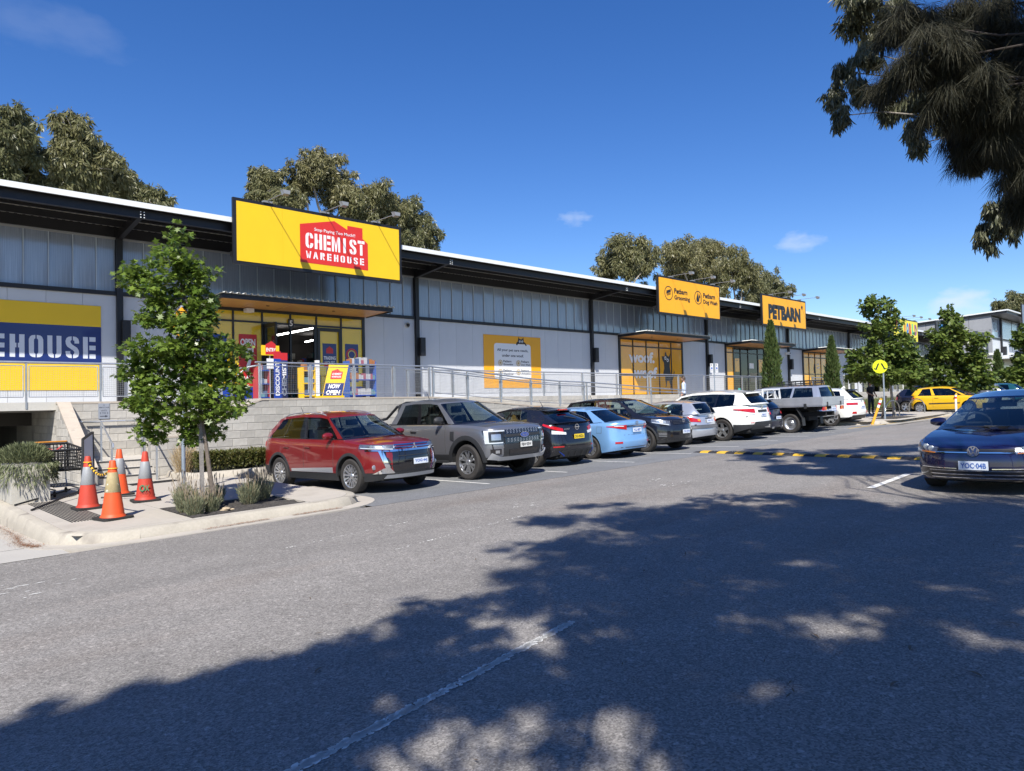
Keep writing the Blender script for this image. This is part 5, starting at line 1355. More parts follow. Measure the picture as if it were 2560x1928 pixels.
# -------- 1 red SUV
red = Car("suv", spot(8.15, 12.66, None, 2.67, DN), DN+.085, "red suv parked nose out beside the kerb, nearest of the row", "car", 4.70, 1.81, 1.68, .98, 2.67, .352,
    paint("paint_red", (.20, .010, .012), .3), zr=.27, lf=.80, nf=2.5, hood=[(0, .98), (.15, 1.015), (.5, 1.07), (1.2, 1.13)], top=[(0, .95), (.3, .985), (.7, 1.02), (1.2, 1.07), (3.0, 1.10), (4.3, 1.13), (4.7, 1.10)],
    low=[(0, .30), (.5, .25), (1.0, .25), (4.1, .27), (4.7, .42)], front=[(.25, .10), (.40, .02), (.6, .0), (.75, .02), (.90, .05), (.98, .10), (1.1, .2)], rear=[(.3, .1), (.5, .0), (.7, .02), (1.1, .10)],
    a0=1.25, a1=2.05, d0=4.52, d1=4.02, zre=[(1.9, 1.53), (2.3, 1.60), (3.0, 1.63), (3.7, 1.60), (4.2, 1.52)], bowf=(.42, .20), wroof=[(2, .60), (3, .62), (4.1, .57)], crown=.06,
    cols=[((0,0),(.055,.045),'b'), ((.055,.045),(.40,.385),'c'), ((.40,.385),(.445,.43),'k'), ((.445,.43),(.70,.70),'g'), ((.70,.70),(.725,.73),'k'), ((.725,.73),(.90,.905),'g'), ((.90,.905),(1,1),'b')], lip=.055, wheel='ten', arch=.06)
c = red
c.clad_strip(lambda s: .42 if s < .6 else (.40 if s < 4 else .52)); c.both((c.us(1.55), c.us(3.10)), (.41, .41), (.52, .47), M_silver, "sill_trim", .014)
c.quadf([(-.60, .38), (.60, .38), (.66, .82), (-.66, .82)], M_gloss, "grille", .008)
for z in (.885, .935): c.quadf([(-.46, z), (.46, z), (.46, z+.028), (-.46, z+.028)], M_chrome, "grille_bar", .016)
c.quadf([(-.54, .82), (.54, .82), (.54, .86), (-.54, .86)], M_chrome, "grille_bar", .022)
for z in (.72, .63): c.quadf([(-.40, z), (.40, z), (.40, z+.014), (-.40, z+.014)], M_trim, "grille_slat", .014)
for sg in (1, -1):
    c.lamp((c.uf(.44), c.us(.66)), (.855, .90), (.955, .985), sg, 'head')
    c.quadf([(.56, .825), (.86, .855), (.86, .873), (.54, .845)], M_chrome, "shield_trim", .018, sg)
    c.quadf([(.545, .52), (.62, .50), (.725, .84), (.655, .84)], M_chrome, "shield_trim", .02, sg); c.quadf([(.46, .40), (.80, .40), (.66, .50), (.56, .52)], M_chrome, "shield_trim", .02, sg)
    p_ = c.surf(c.uf(.78), .53, .010, sg); MB().lathe([(.048, 0), (.042, .012), (.0, .018)], 14, axis='x').build('fog_light', M_refl, c.n, smooth=True).location = p_
    c.patch((c.UL-.02-.30, c.us(4.28)), (.93, .95), (1.08, 1.06), M_redl, "tail_light", .010, sg)
c.quadf([(-.66, .30), (.66, .30), (.60, .37), (-.60, .37)], M_silver, "bumper_guard", .035)
c.badge(.90, .07, kind='diamonds', off=.035); c.plate(.60, "YOG·44J", y=.12); c.mirror(1.62, 1.16, c.body, (.13, .22, .15)); c.handles((2.35, 3.20), .93); c.seams([(2.62, .4), (1.52, .5)]); c.rails(M_silver); c.antenna(3.95, 0, .2, .14)
# -------- 2 grey utility
ute = Car("pickup", spot(10.94, 12.25, None, 3.27, DN), DN+.05, "metallic grey dual cab pickup with black grille and silver skid bar", "pickup", 5.37, 1.92, 1.88, .90, 3.27, .395,
    paint("paint_gunmetal", (.23, .235, .255), .65), zr=.40, lf=.62, nf=3.4, nr=4.5, lr=.35, hood=[(0, 1.13), (.10, 1.18), (.5, 1.23), (1.4, 1.27)], top=[(0, 1.10), (.2, 1.15), (.7, 1.20), (1.35, 1.23), (3.4, 1.25), (3.9, 1.25), (5.37, 1.25)],
    low=[(0, .50), (.5, .42), (1.2, .42), (4.7, .48), (5.37, .60)], front=[(.4, .12), (.55, .03), (.7, .0), (.95, .02), (1.10, .05), (1.2, .14)], rear=[(.5, .04), (.7, .0), (1.3, .02)], side=[(.0, .05), (.15, .012), (.4, .0), (.7, .004), (.86, .018), (.95, .04), (1.0, .08)],
    a0=1.30, a1=2.08, d0=3.72, d1=3.50, zre=[(2.0, 1.74), (2.4, 1.80), (3.0, 1.81), (3.6, 1.77)], bowf=(.34, .16), bowr=(.05, .05), wroof=[(2, .63), (3, .65), (3.6, .64)], crown=.055, bed=True,
    cols=[((0,0),(.09,.085),'b'), ((.09,.085),(.50,.47),'c'), ((.50,.47),(.565,.535),'k'), ((.565,.535),(.90,.88),'g'), ((.90,.88),(1,1),'b')], lip=.10, wheel='six', arch=.10, tw=.255)
c = ute
c.clad_strip(lambda s: .56 if s > .5 else .50); c.quadf([(-.80, .44), (.80, .44), (.84, .78), (-.84, .78)], M_trim, "bumper_panel", .010)
c.quadf([(-.56, .78), (.56, .78), (.62, 1.09), (-.62, 1.09)], M_gloss, "grille", .012); c.quadf([(-.60, .925), (.60, .925), (.60, .985), (-.60, .985)], M_trim, "grille_bar", .03)
for z in (.82, .85, .88, 1.01, 1.04, 1.07):
    for i in range(11): c.quadf([(-.50+.095*i, z-.004), (-.455+.095*i, z+.012), (-.45+.095*i, z+.020), (-.50+.095*i, z+.004)], M_silver, "grille_mesh", .018, n=1)
for sg in (1, -1):
    b = c.quadf([(.54, .80), (.90, .80), (.93, 1.09), (.56, 1.09)], M_rimd, "headlight", .014, sg)
    for q in ([(.56, 1.055), (.92, 1.055), (.92, 1.085), (.56, 1.085)], [(.87, .80), (.91, .80), (.92, 1.08), (.88, 1.08)], [(.62, .80), (.90, .80), (.90, .825), (.62, .825)]): c.quadf(q, M_clearl, "light_strip", .022, sg, parent=b)
    c.quadf([(.66, .87), (.84, .87), (.84, 1.0), (.66, 1.0)], M_refl, "reflector", .018, sg, parent=b); c.quadf([(.54, .80), (.90, .80), (.93, 1.09), (.56, 1.09)], M_lens, "lens", .030, sg, parent=b)
    c.quadf([(.66, .56), (.86, .56), (.86, .68), (.66, .68)], M_gloss, "fog_recess", .016, sg); c.quadf([(.70, .585), (.78, .585), (.78, .65), (.70, .65)], M_refl, "fog_light", .024, sg)
    c.patch((c.us(1.28), c.us(1.40)), (.86, .90), (1.08, 1.08), M_trim, "side_vent", .012, sg)
    c.patch((c.us(5.08), c.UL-.55), (.90, .90), (1.20, 1.20), M_redl, "tail_light", .010, sg)
    MB().bar((c.X(1.5), sg*.93, .40), (c.X(3.6), sg*.93, .40), .14, .05).build("side_step", M_trim, c.n)
    MB().tube([(c.X(3.72), sg*.62, 1.72), (c.X(4.15), sg*.66, 1.42), (c.X(4.9), sg*.74, 1.30)], .035, 8).build("sports_bar", M_trim, c.n, smooth=True)
    MB().tube([(c.X(3.66), sg*.70, 1.27), (c.X(3.60), sg*.645, 1.74), (c.X(3.66), sg*.40, 1.80), (c.X(3.66), 0, 1.80)], .035, 8).build("sports_bar", M_trim, c.n, smooth=True)
c.quadf([(-.74, .42), (.74, .42), (.70, .50), (-.70, .50)], M_silver, "skid_bar", .06); c.quadf([(-.90, .46), (-.68, .42), (-.68, .50), (-.84, .60)], M_silver, "skid_bar", .055); c.quadf([(.68, .42), (.90, .46), (.84, .60), (.68, .50)], M_silver, "skid_bar", .055)
c.quadf([(-.44, .53), (.44, .53), (.46, .65), (-.46, .65)], M_gloss, "lower_intake", .016); c.badge(.955, .14, kind='oval', off=.04); c.plate(.74, "FBW·05W", m=mat("plate_plain", (.66, .66, .64), .4), ink=M_ink, y=.04)
c.mirror(1.72, 1.33, M_trim, (.14, .24, .20)); c.handles((2.62, 3.45), 1.08, M_trim); c.seams([(2.78, .5), (1.58, .6), (3.78, .6)]); c.antenna(3.2, 0, .2, .12)
# -------- 3 black hatchback
leaf = Car("hatchback", spot(13.65, None, 12.85, 2.70, UPH), UPH, "black hatchback parked nose in with yellow number plate", "car", 4.48, 1.79, 1.54, .92, 2.70, .318,
    paint("paint_black", (.010, .010, .013), .1, .2), zr=.22, lf=.8, nr=2.7, lr=.62, hood=[(0, .80), (.3, .9), (1.2, 1.02)], top=[(0, .76), (.3, .85), (1.1, .96), (3.0, 1.02), (4.0, 1.10), (4.48, 1.10)], low=[(0, .22), (.6, .19), (3.9, .20), (4.48, .34)],
    rear=[(.25, .10), (.40, .02), (.55, .0), (.72, .03), (.90, .07), (1.1, .14)], a0=.98, a1=2.05, d0=4.30, d1=3.60, zre=[(1.9, 1.42), (2.5, 1.50), (3.0, 1.49), (3.7, 1.42)], bowr=(.16, .14), wroof=[(2, .56), (3, .57), (3.7, .53)],
    cols=[((0,0),(.06,.05),'b'), ((.06,.05),(.40,.40),'g'), ((.40,.40),(.44,.44),'k'), ((.44,.44),(.72,.74),'g'), ((.72,.74),(.80,.80),'k'), ((.80,.80),(1,1),'b')], wheel='vee', rear_t=(.04, .90), rear_k=.86)
c = leaf
for sg in (1, -1):
    c.patch((c.us(4.0), c.UL-.50), (1.06, .86), (1.10, .965), M_redl, "tail_light", .012, sg); c.patch((c.us(4.25), c.UL-.42), (.84, .81), (.93, .87), M_clearl, "reverse_light", .012, sg)
    c.patch((c.ur(.76), c.ur(.52)), (.50, .50), (.53, .53), M_redl, "reflector_strip", .010, sg); c.quadf([(.50, .26), (.64, .38), (.66, .41), (.48, .29)], M_blue, "blue_trim", .014, sg, rear=True)
c.quadf([(-.62, .25), (.62, .25), (.58, .42), (-.58, .42)], M_trim, "diffuser", .012, rear=True)
for y in (-.36, -.12, .12, .36): c.quadf([(y-.012, .25), (y+.012, .25), (y+.012, .38), (y-.012, .38)], M_trim, "diffuser_fin", .04, rear=True, n=1)
c.quadf([(-.42, .62), (.42, .62), (.5, .86), (-.5, .86)], M_gloss, "plate_recess", .006, rear=True); c.plate(.75, "DG·00ZA", M_platey, M_ink, True); c.badge(.985, .075, True, 'bar')
c.both((c.us(4.45), c.us(4.46)), (.5, .5), (.51, .51), M_groove, "seam")
sp = MB().grid([[c.Qr(1.0, k) + Vector((d, 0, h)) for k in np.linspace(-.92, .92, 9)] for d, h in ((.10, .01), (-.16, -.01), (-.17, -.04), (.02, -.06))]); sp.build("roof_spoiler", c.body, c.n, smooth=True)
b = c.Qr(.93, 0); MB().box(b.x-.17, -.16, b.z+.0, b.x-.12, .16, b.z+.03).build("brake_light", M_redl, c.n)
c.antenna(3.25, 0, .2, -.14); F = Face((c.surf(c.UL, .96, .012).x, 0, 0), (0, -1, 0), (0, 0, 1), c.n); F.text("LEAF", -.40, .95, .04, M_chrome, w=.2, lift=.03); F.text("e+", .42, .97, .03, M_chrome, lift=.03)
c.mirror(1.5, 1.06, c.body); w = c.Qr(.25, -.1); MB().tube([w + Vector((-.02, 0, .0)), c.Qr(.42, .35) + Vector((-.03, 0, .02))], .012, 6).build("rear_wiper", M_trim, c.n)
# -------- 4 light blue sedan
cor = Car("sedan", spot(16.05, None, 12.98, 2.70, UPH), UPH, "pale blue sedan parked nose in between two black cars", "car", 4.62, 1.776, 1.46, .90, 2.70, .318,
    paint("paint_sky_blue", (.20, .40, .70), .35, .3), zr=.20, lf=.8, nr=2.5, lr=.62, hood=[(0, .72), (.3, .83), (1.2, .94)], top=[(0, .70), (.3, .80), (1.1, .90), (3.0, .95), (3.9, 1.00), (4.62, .98)], low=[(0, .20), (.6, .18), (4.0, .18), (4.62, .26)],
    rear=[(.2, .09), (.34, .015), (.5, .0), (.62, .04), (.80, .05), (.95, .03), (1.05, .05)], a0=1.02, a1=2.02, d0=4.02, d1=3.28, zre=[(1.9, 1.35), (2.4, 1.41), (2.9, 1.40), (3.4, 1.34)], bowr=(.20, .14), wroof=[(2, .53), (3, .54), (3.4, .51)], deck=[(3.8, 1.03), (4.2, 1.05), (4.5, 1.05), (4.62, .99)],
    cols=[((0,0),(.06,.05),'b'), ((.06,.05),(.45,.45),'g'), ((.45,.45),(.49,.49),'k'), ((.49,.49),(.78,.86),'g'), ((.78,.86),(.795,.87),'k'), ((.795,.87),(.90,.93),'g'), ((.90,.93),(1,1),'b')], wheel='cover', rear_t=(.03, .95), rear_k=.90)
c = cor
for sg in (1, -1):
    c.patch((c.us(4.20), c.ur(.40)), (.89, .79), (.905, .92), M_redl, "tail_light", .012, sg); c.patch((c.us(4.40), c.ur(.50)), (.895, .875), (.91, .90), M_clearl, "tail_light_strip", .016, sg)
    c.patch((c.ur(.74), c.ur(.56)), (.42, .42), (.47, .47), M_redl, "reflector_strip", .010, sg)
c.quadf([(-.42, .875), (.42, .875), (.42, .905), (-.42, .905)], M_chrome, "boot_trim", .022, rear=True); c.plate(.77, "YLL·88T", M_platew, M_pblue, True); c.badge(.97, .06, True, 'ovals'); c.mirror(1.5, 1.0, c.body); c.handles((2.3, 3.1), .84)
c.quadf([(-.60, .30), (.60, .30), (.62, .315), (-.62, .315)], M_groove, "bumper_line", .004, rear=True); c.quadf([(-.50, .64), (.50, .64), (.5, .652), (-.5, .652)], M_groove, "boot_seam", .003, rear=True)
c.patch((c.us(3.86), c.us(4.04)), (.72, .72), (.90, .90), M_groove, "fuel_flap_seam", .0015, 1); c.patch((c.us(3.868), c.us(4.032)), (.728, .728), (.892, .892), c.body, "fuel_flap", .004, 1)
c.seams([(2.55, .3), (3.52, .5)])
# -------- 5 black SUV nose out
rav = Car("suv", spot(18.47, 12.90, None, 2.66, DN), DN, "black suv parked nose out beside the pale blue sedan", "car", 4.60, 1.815, 1.69, .90, 2.66, .36,
    MATS["paint_black"], zr=.28, lf=.85, nf=2.3, hood=[(0, .95), (.3, 1.04), (1.2, 1.16)], top=[(0, .90), (.3, .98), (.8, 1.05), (1.2, 1.10), (3.2, 1.14), (4.6, 1.16)], low=[(0, .30), (.5, .26), (4.0, .28), (4.6, .42)], front=[(.25, .10), (.42, .02), (.6, .0), (.8, .04), (.95, .12), (1.1, .25)],
    a0=1.12, a1=1.98, d0=4.42, d1=4.05, zre=[(1.9, 1.56), (2.4, 1.62), (3.4, 1.63), (4.1, 1.58)], wroof=[(2, .60), (3, .61), (4.1, .58)],
    cols=[((0,0),(.06,.05),'b'), ((.06,.05),(.42,.40),'w'), ((.42,.40),(.46,.44),'k'), ((.46,.44),(.74,.74),'w'), ((.74,.74),(.77,.77),'k'), ((.77,.77),(.92,.92),'w'), ((.92,.92),(1,1),'b')], lip=.05, wheel='vee')
c = rav
for sg in (1, -1): c.lamp((c.uf(.56), c.us(.62)), (.78, .88), (.92, 1.0), sg, 'head'); c.quadf([(.66, .44), (.82, .46), (.82, .58), (.66, .58)], M_trim, "fog_recess", .012, sg); [c.quadf([(.66, z), (.80, z+.01), (.80, z+.025), (.66, z+.015)], M_chrome, "fog_bar", .018, sg) for z in (.46, .51, .55)]
c.quadf([(-.46, .80), (.46, .80), (.50, .93), (-.50, .93)], M_gloss, "grille", .008)
for z in (.82, .86, .90): c.quadf([(-.45, z), (.45, z), (.45, z+.012), (-.45, z+.012)], M_trim, "grille_bar", .018)
c.quadf([(-.52, .50), (.52, .50), (.46, .68), (-.46, .68)], M_gloss, "lower_intake", .01); c.badge(.90, .075, kind='ovals', off=.03); c.plate(.58, "YX·27H"); c.mirror(1.5, 1.18, c.body); c.clad_strip(.36); c.antenna(3.6, 0, .2, .1); c.seams([(2.5, .4)])
# -------- 6 silver hatchback
gz = Car("hatchback", spot(21.2, None, 13.40, 2.455, UPH), UPH, "small silver hatchback parked nose in with grey bumper strip", "car", 3.83, 1.665, 1.49, .74, 2.455, .292,
    paint("paint_silver", (.50, .52, .56), .6, .3), zr=.20, lf=.7, nr=2.4, lr=.55, hood=[(0, .78), (.3, .88), (1, .98)], top=[(0, .74), (.3, .84), (.9, .93), (2.6, .97), (3.83, 1.0)], low=[(0, .2), (.5, .18), (3.3, .19), (3.83, .28)],
    rear=[(.2, .08), (.35, .01), (.55, .0), (.62, .05), (.8, .09), (1.0, .14)], a0=.85, a1=1.70, d0=3.70, d1=3.36, zre=[(1.6, 1.38), (2.2, 1.44), (2.8, 1.43), (3.4, 1.38)], bowr=(.10, .12), wroof=[(1.7, .54), (2.6, .55), (3.4, .52)],
    cols=[((0,0),(.06,.05),'b'), ((.06,.05),(.40,.40),'w'), ((.40,.40),(.44,.44),'k'), ((.44,.44),(.80,.80),'w'), ((.80,.80),(.83,.83),'k'), ((.83,.83),(1,1),'b')], wheel='cover', rear_t=(.04, .92), rear_k=.86, tint=G_mid)
c = gz
for sg in (1, -1): c.patch((c.us(3.40), c.ur(.46)), (.78, .74), (.95, .82), M_redl, "tail_light", .012, sg); c.quadf([(.50, .77), (.58, .79), (.58, .86), (.48, .84)], M_amber, "indicator", .018, sg, rear=True)
c.patch((c.us(3.30), 2*c.UL-c.us(3.30)), (.53, .53), (.65, .65), mat("bumper_strip_grey", (.07, .075, .085), .5), "bumper_strip", .018, 1, 24); c.plate(.77, "YHL·77J", M_platew, M_pblue, True); c.badge(.92, .05, True); c.quadf([(-.2, .85), (.2, .85), (.2, .875), (-.2, .875)], M_trim, "tailgate_handle", .02, rear=True); c.mirror(1.3, 1.0, c.body)
# -------- 7 white SUV
pf = Car("suv", spot(23.27, None, 13.05, 2.90, UPH), UPH, "large white suv with dark glass parked nose in next to the silver hatchback", "car", 5.01, 1.96, 1.78, .98, 2.90, .382,
    paint("paint_white", (.78, .78, .74), .0, .3), zr=.27, lf=.85, nr=2.6, lr=.65, hood=[(0, .98), (.3, 1.08), (1.2, 1.16)], top=[(0, .92), (.3, 1.0), (1.2, 1.10), (3.2, 1.15), (4.4, 1.22), (5.01, 1.22)], low=[(0, .3), (.5, .26), (4.3, .28), (5.01, .46)],
    rear=[(.3, .12), (.48, .02), (.62, .0), (.8, .05), (1.0, .08), (1.25, .16)], a0=1.12, a1=2.10, d0=4.84, d1=4.45, zre=[(2.0, 1.60), (2.6, 1.70), (3.4, 1.71), (4.5, 1.64)], bowr=(.16, .14), wroof=[(2, .64), (3, .66), (4.5, .60)], crown=.06,
    cols=[((0,0),(.06,.05),'b'), ((.06,.05),(.38,.37),'g'), ((.38,.37),(.41,.40),'k'), ((.41,.40),(.655,.655),'g'), ((.655,.655),(.675,.675),'k'), ((.675,.675),(.86,.92),'g'), ((.86,.92),(1,1),'b')], wheel='five', rear_t=(.10, .88), rear_k=.84, tw=.24)
c = pf
for sg in (1, -1): c.patch((c.us(4.36), c.ur(.48)), (1.07, .93), (1.10, 1.09), M_redl, "tail_light", .014, sg); c.patch((c.us(4.74), c.ur(.50)), (.93, .895), (.965, .94), M_clearl, "reverse_light", .018, sg); c.patch((c.ur(.74), c.ur(.60)), (.60, .60), (.625, .625), M_redl, "reflector_strip", .010, sg)
c.clad_strip(lambda s: .46 if s < 4 else .56); c.quadf([(-.70, .38), (.70, .38), (.56, .64), (-.56, .64)], M_trim, "bumper_panel", .03, rear=True); c.plate(.86, "YKM·21C", M_platew, M_pblue, True); c.quadf([(-.30, .96), (.30, .96), (.30, 1.04), (-.30, 1.04)], M_trim, "tailgate_trim", .02, rear=True); c.badge(1.12, .06, True, 'bar')
sp = MB().grid([[c.Qr(1.0, k) + Vector((d, 0, h)) for k in np.linspace(-.92, .92, 9)] for d, h in ((.10, .02), (-.18, .0), (-.19, -.04), (.02, -.07))]); sp.build("roof_spoiler", c.body, c.n, smooth=True)
c.rails(M_silver, .1, .9, .05); c.mirror(1.65, 1.22, c.body, (.14, .24, .18)); c.handles((2.55, 3.5), 1.02); MB().tube([(c.X(4.95), 0, .45), (c.X(5.16), 0, .45), (c.X(5.16), 0, .53)], .03, 8).build("tow_ball", M_chrome, c.n)
# -------- 8 dark navy hatch
bm = Car("hatchback", spot(25.62, None, 13.45, 2.69, UPH), UPH, "dark navy hatchback tucked between the white suv and the flatbed", "car", 4.33, 1.765, 1.43, .78, 2.69, .318,
    paint("paint_midnight", (.012, .014, .030), .2, .2), zr=.20, lf=.75, nr=2.5, lr=.6, top=[(0, .7), (.3, .8), (1.2, .92), (3.2, .97), (4.33, 1.0)], low=[(0, .2), (.5, .18), (3.7, .19), (4.33, .3)], a0=1.15, a1=2.05, d0=4.18, d1=3.75, zre=[(2, 1.33), (2.6, 1.39), (3.2, 1.38), (3.8, 1.33)], wroof=.54,
    cols=[((0,0),(.06,.05),'b'), ((.06,.05),(.42,.42),'g'), ((.42,.42),(.46,.46),'k'), ((.46,.46),(.80,.82),'g'), ((.80,.82),(1,1),'b')], wheel='vee')
c = bm
for sg in (1, -1): c.patch((c.us(3.98), c.ur(.42)), (.78, .80), (.90, .89), M_redl, "tail_light", .012, sg); c.quadf([(.3, .26), (.42, .26), (.42, .33), (.3, .33)], M_chrome, "exhaust_tip", .03, sg, rear=True)
c.plate(.66, "YGX·10R", M_platew, M_pblue, True); c.badge(.93, .045, True); c.clad_strip(.30, M_gloss)
sp = MB().grid([[c.Qr(1.0, k) + Vector((d, 0, h)) for k in np.linspace(-.9, .9, 9)] for d, h in ((.08, .01), (-.14, .0), (-.15, -.03), (.02, -.05))]); sp.build("roof_spoiler", c.body, c.n, smooth=True)
# -------- 9 flatbed utility: white cab, alloy tray
fb = Car("flatbed_truck", spot(27.62, None, 12.70, 3.05, UPH), UPH, "white flatbed truck with alloy drop side tray and ladder rack", "truck", 3.75, 1.78, 1.74, .85, 3.05, .37,
    MATS["paint_white"], zr=.40, lf=.7, nr=6, lr=.2, hood=[(0, 1.0), (.3, 1.08), (1.2, 1.14)], top=[(0, .95), (.3, 1.02), (1.2, 1.08), (3.75, 1.12)], low=[(0, .4), (3.75, .45)], a0=1.1, a1=1.9, d0=2.72, d1=2.66, zre=[(1.8, 1.60), (2.2, 1.66), (2.7, 1.64)], bowr=(.03, .03), wroof=.62, rear=[(.3, .0), (1.3, .0)],
    cols=[((0,0),(.09,.08),'b'), ((.09,.08),(.86,.86),'g'), ((.86,.86),(1,1),'b')], wheel='steel', rear_t=(.2, .86), rear_k=.82)
c = fb
X = c.X; M_al = mat("tray_alloy", (.50, .51, .53), .35, metal=.6, var=[(4, .08)])
bpy.data.objects.remove(c.ob)   # the cab-chassis body is shortened: rebuilt with the tray in its place
c.L = 2.80; c.low = [(0, .4), (2.8, .5)]; c._outline()
us = [u for u in np.concatenate([c.oU[:25:2], np.linspace(c.us(.75), c.us(2.6), 16), c.oU[-25::2]])]
Ra = c.rt + c.arch; us = sorted({round(float(u), 4) for u in us if abs(c.at(u)[0]-c.fo) > Ra} | {round(c.us(c.fo-(Ra-1e-4)*math.cos(math.pi*i/12)), 4) for i in range(13)})
cols_ = []
for sg in (1, -1):
    for u in (us if sg == 1 else us[::-1]):
        if sg == -1 and u in (us[0], us[-1]): continue
        s = c.at(u)[0]; zl_ = c.rt + math.sqrt(max(0, Ra**2-(s-c.fo)**2)) if abs(s-c.fo) < Ra and c.at(u)[1] > .5 else .42; cols_.append([c.surf(u, zl_+(c.ztop(s)-zl_)*k, 0, sg) for k in (0, .2, .4, .6, .8, .92, 1)])
cols_.append(cols_[0]); mb = MB().grid(cols_)
mb.grid([[Vector((c.surf(u, c.ztop(c.at(u)[0])).x, c.surf(u, c.ztop(c.at(u)[0])).y*k, c.ztop(c.at(u)[0]) + .05*(1-k*k))) for k in np.linspace(1, -1, 7)] for u in us if u < c.UL/2 and c.at(u)[0] < 1.4]); mb.build("cab_body", c.body, c.n, smooth=True)
t0, t1 = X(2.75), X(5.26)
tr = MB().box(t1, -.98, 1.00, t0, .98, 1.04).build("tray_floor", M_al, c.n)
for sg in (1, -1):
    for k in range(3): MB().box(t1+.01, sg*.98-.014, 1.04+.102*k, t0, sg*.98+.014, 1.138+.102*k).build("drop_side", M_al, c.n)
    for s in (3.5, 4.6): MB().box(X(s)-.05, sg*1.0-.02, .94, X(s)+.05, sg*1.0+.02, 1.12).build("side_latch", M_trim, c.n)
    MB().box(t1, sg*.80-.13, .84, t1+.05, sg*.80+.13, .98).build("tail_light", M_redl, c.n); MB().box(t1-.005, sg*.72-.05, .85, t1, sg*.72+.04, .97).build("indicator", M_amber, c.n)
    mg = [(X(c.fo+c.wb+.50), sg*.70, .30), (X(c.fo+c.wb+.50), sg*.92, .30), (X(c.fo+c.wb+.46), sg*.92, .55), (X(c.fo+c.wb+.25), sg*.92, .95), (X(c.fo+c.wb+.25), sg*.70, .95), (X(c.fo+c.wb+.46), sg*.70, .55)]
    MB().bar((X(c.fo+c.wb+.52), sg*.80, .28), (X(c.fo+c.wb+.50), sg*.80, .58), .24, .02, (1, 0, 0)).bar((X(c.fo+c.wb+.50), sg*.80, .58), (X(c.fo+c.wb+.28), sg*.80, .98), .24, .02, (1, 0, 0)).build("mudguard", M_trim, c.n)
for k in range(3): MB().box(t1-.014, -.97, 1.04+.102*k, t1+.014, .97, 1.138+.102*k).build("tailgate_board", M_al, c.n)
for y in (-.6, .6): MB().box(t1-.03, y-.04, 1.0, t1-.01, y+.04, 1.16).build("tailgate_latch", M_trim, c.n)
for y in (-.35, .35): MB().box(X(5.1), y-.05, .62, X(.6), y+.05, .78).build("chassis_rail", M_under, c.n)
MB().box(X(4.9), -.62, .86, X(3.0), .62, 1.0).box(X(4.4), -.45, .45, X(3.1), .3, .84).build("tray_subframe", M_under, c.n)
lr_ = MB()
for y in (-.80, .80): lr_.bar((t0-.02, y, 1.04), (t0-.02, y*.86, 1.74), .07, .05, (1, 0, 0))
for y in (-.32, .32): lr_.bar((t0-.02, y, 1.04), (t0-.02, y, 1.72), .04, .04, (1, 0, 0))
lr_.bar((t0-.02, -.72, 1.73), (t0-.02, .72, 1.73), .07, .06).bar((t0-.02, -.8, 1.36), (t0-.02, .8, 1.36), .03, .03).box(t0-.04, -.82, 1.04, t0, .82, 1.20); lr_.build("headboard_rack", mat("rack_white", (.66, .67, .68), .4), c.n)
F = Face((t1-.016, .05, .88), (0, -1, 0), (0, 0, 1), c.n); b = F.rect(-.186, -.06, .186, .06, M_platew, "number_plate", .008); F.p = b; F.text("YBT·33K", 0, 0, .07, M_pblue, w=.32, lift=.01, bold=.02); MB().tube([(t1+.2, 0, .5), (t1-.1, 0, .5), (t1-.1, 0, .58)], .03, 8).build("tow_ball", M_chrome, c.n)
# -------- 10 silver wagon with roof basket
lc = Car("wagon", spot(29.72, None, 13.5, 2.85, UPH), UPH, "silver four wheel drive wagon with black roof basket behind the flatbed", "car", 4.95, 1.94, 1.90, .90, 2.85, .395,
    MATS["paint_silver"], zr=.42, lf=.7, nr=3.6, lr=.4, hood=[(0, 1.08), (.3, 1.16), (1.2, 1.22)], top=[(0, 1.04), (.3, 1.10), (1.2, 1.17), (4.95, 1.20)], low=[(0, .45), (.5, .42), (4.3, .44), (4.95, .55)], rear=[(.4, .10), (.58, .0), (.72, .0), (.78, .06), (1.2, .08)],
    a0=1.25, a1=1.95, d0=4.84, d1=4.66, zre=[(1.9, 1.74), (2.4, 1.80), (3.6, 1.81), (4.7, 1.78)], bowr=(.06, .06), wroof=[(2, .66), (4.7, .65)],
    cols=[((0,0),(.05,.045),'b'), ((.05,.045),(.34,.34),'g'), ((.34,.34),(.375,.375),'b'), ((.375,.375),(.64,.64),'g'), ((.64,.64),(.67,.67),'b'), ((.67,.67),(.93,.93),'g'), ((.93,.93),(1,1),'b')], wheel='five', rear_t=(.10, .88), rear_k=.84, arch=.09)
c = lc
for sg in (1, -1): c.patch((c.us(4.78), c.ur(.72)), (.80, .80), (1.02, 1.02), M_redl, "tail_light", .012, sg); c.patch((c.us(4.80), c.ur(.74)), (.94, .94), (1.02, 1.02), M_amber, "indicator", .018, sg)
c.patch((c.us(4.55), 2*c.UL-c.us(4.55)), (.52, .52), (.70, .70), M_silver, "rear_bumper", .03, 1, 20); c.plate(.84, "YJD·90P", M_platew, M_pblue, True)
zz = interp(3, c.zre) + .12; rb = MB()
for y in (-.62, .62): rb.tube([(c.X(2.9), y*.8, zz+.02), (c.X(3.2), y, zz+.10), (c.X(4.4), y, zz+.10)], .022, 6).tube([(c.X(2.95), y, zz), (c.X(4.4), y, zz)], .022, 6)
for s in np.arange(3.0, 4.45, .24): rb.bar((c.X(s), -.62, zz), (c.X(s), .62, zz), .06, .02)
for s in (3.2, 3.6, 4.0, 4.4):
    for y in (-.62, .62): rb.bar((c.X(s), y, zz-.1), (c.X(s), y, zz+.10), .03, .03, (1, 0, 0))
for y in np.linspace(-.5, .5, 6): rb.bar((c.X(4.41), y, zz), (c.X(4.41), y, zz+.1), .03, .03, (1, 0, 0))
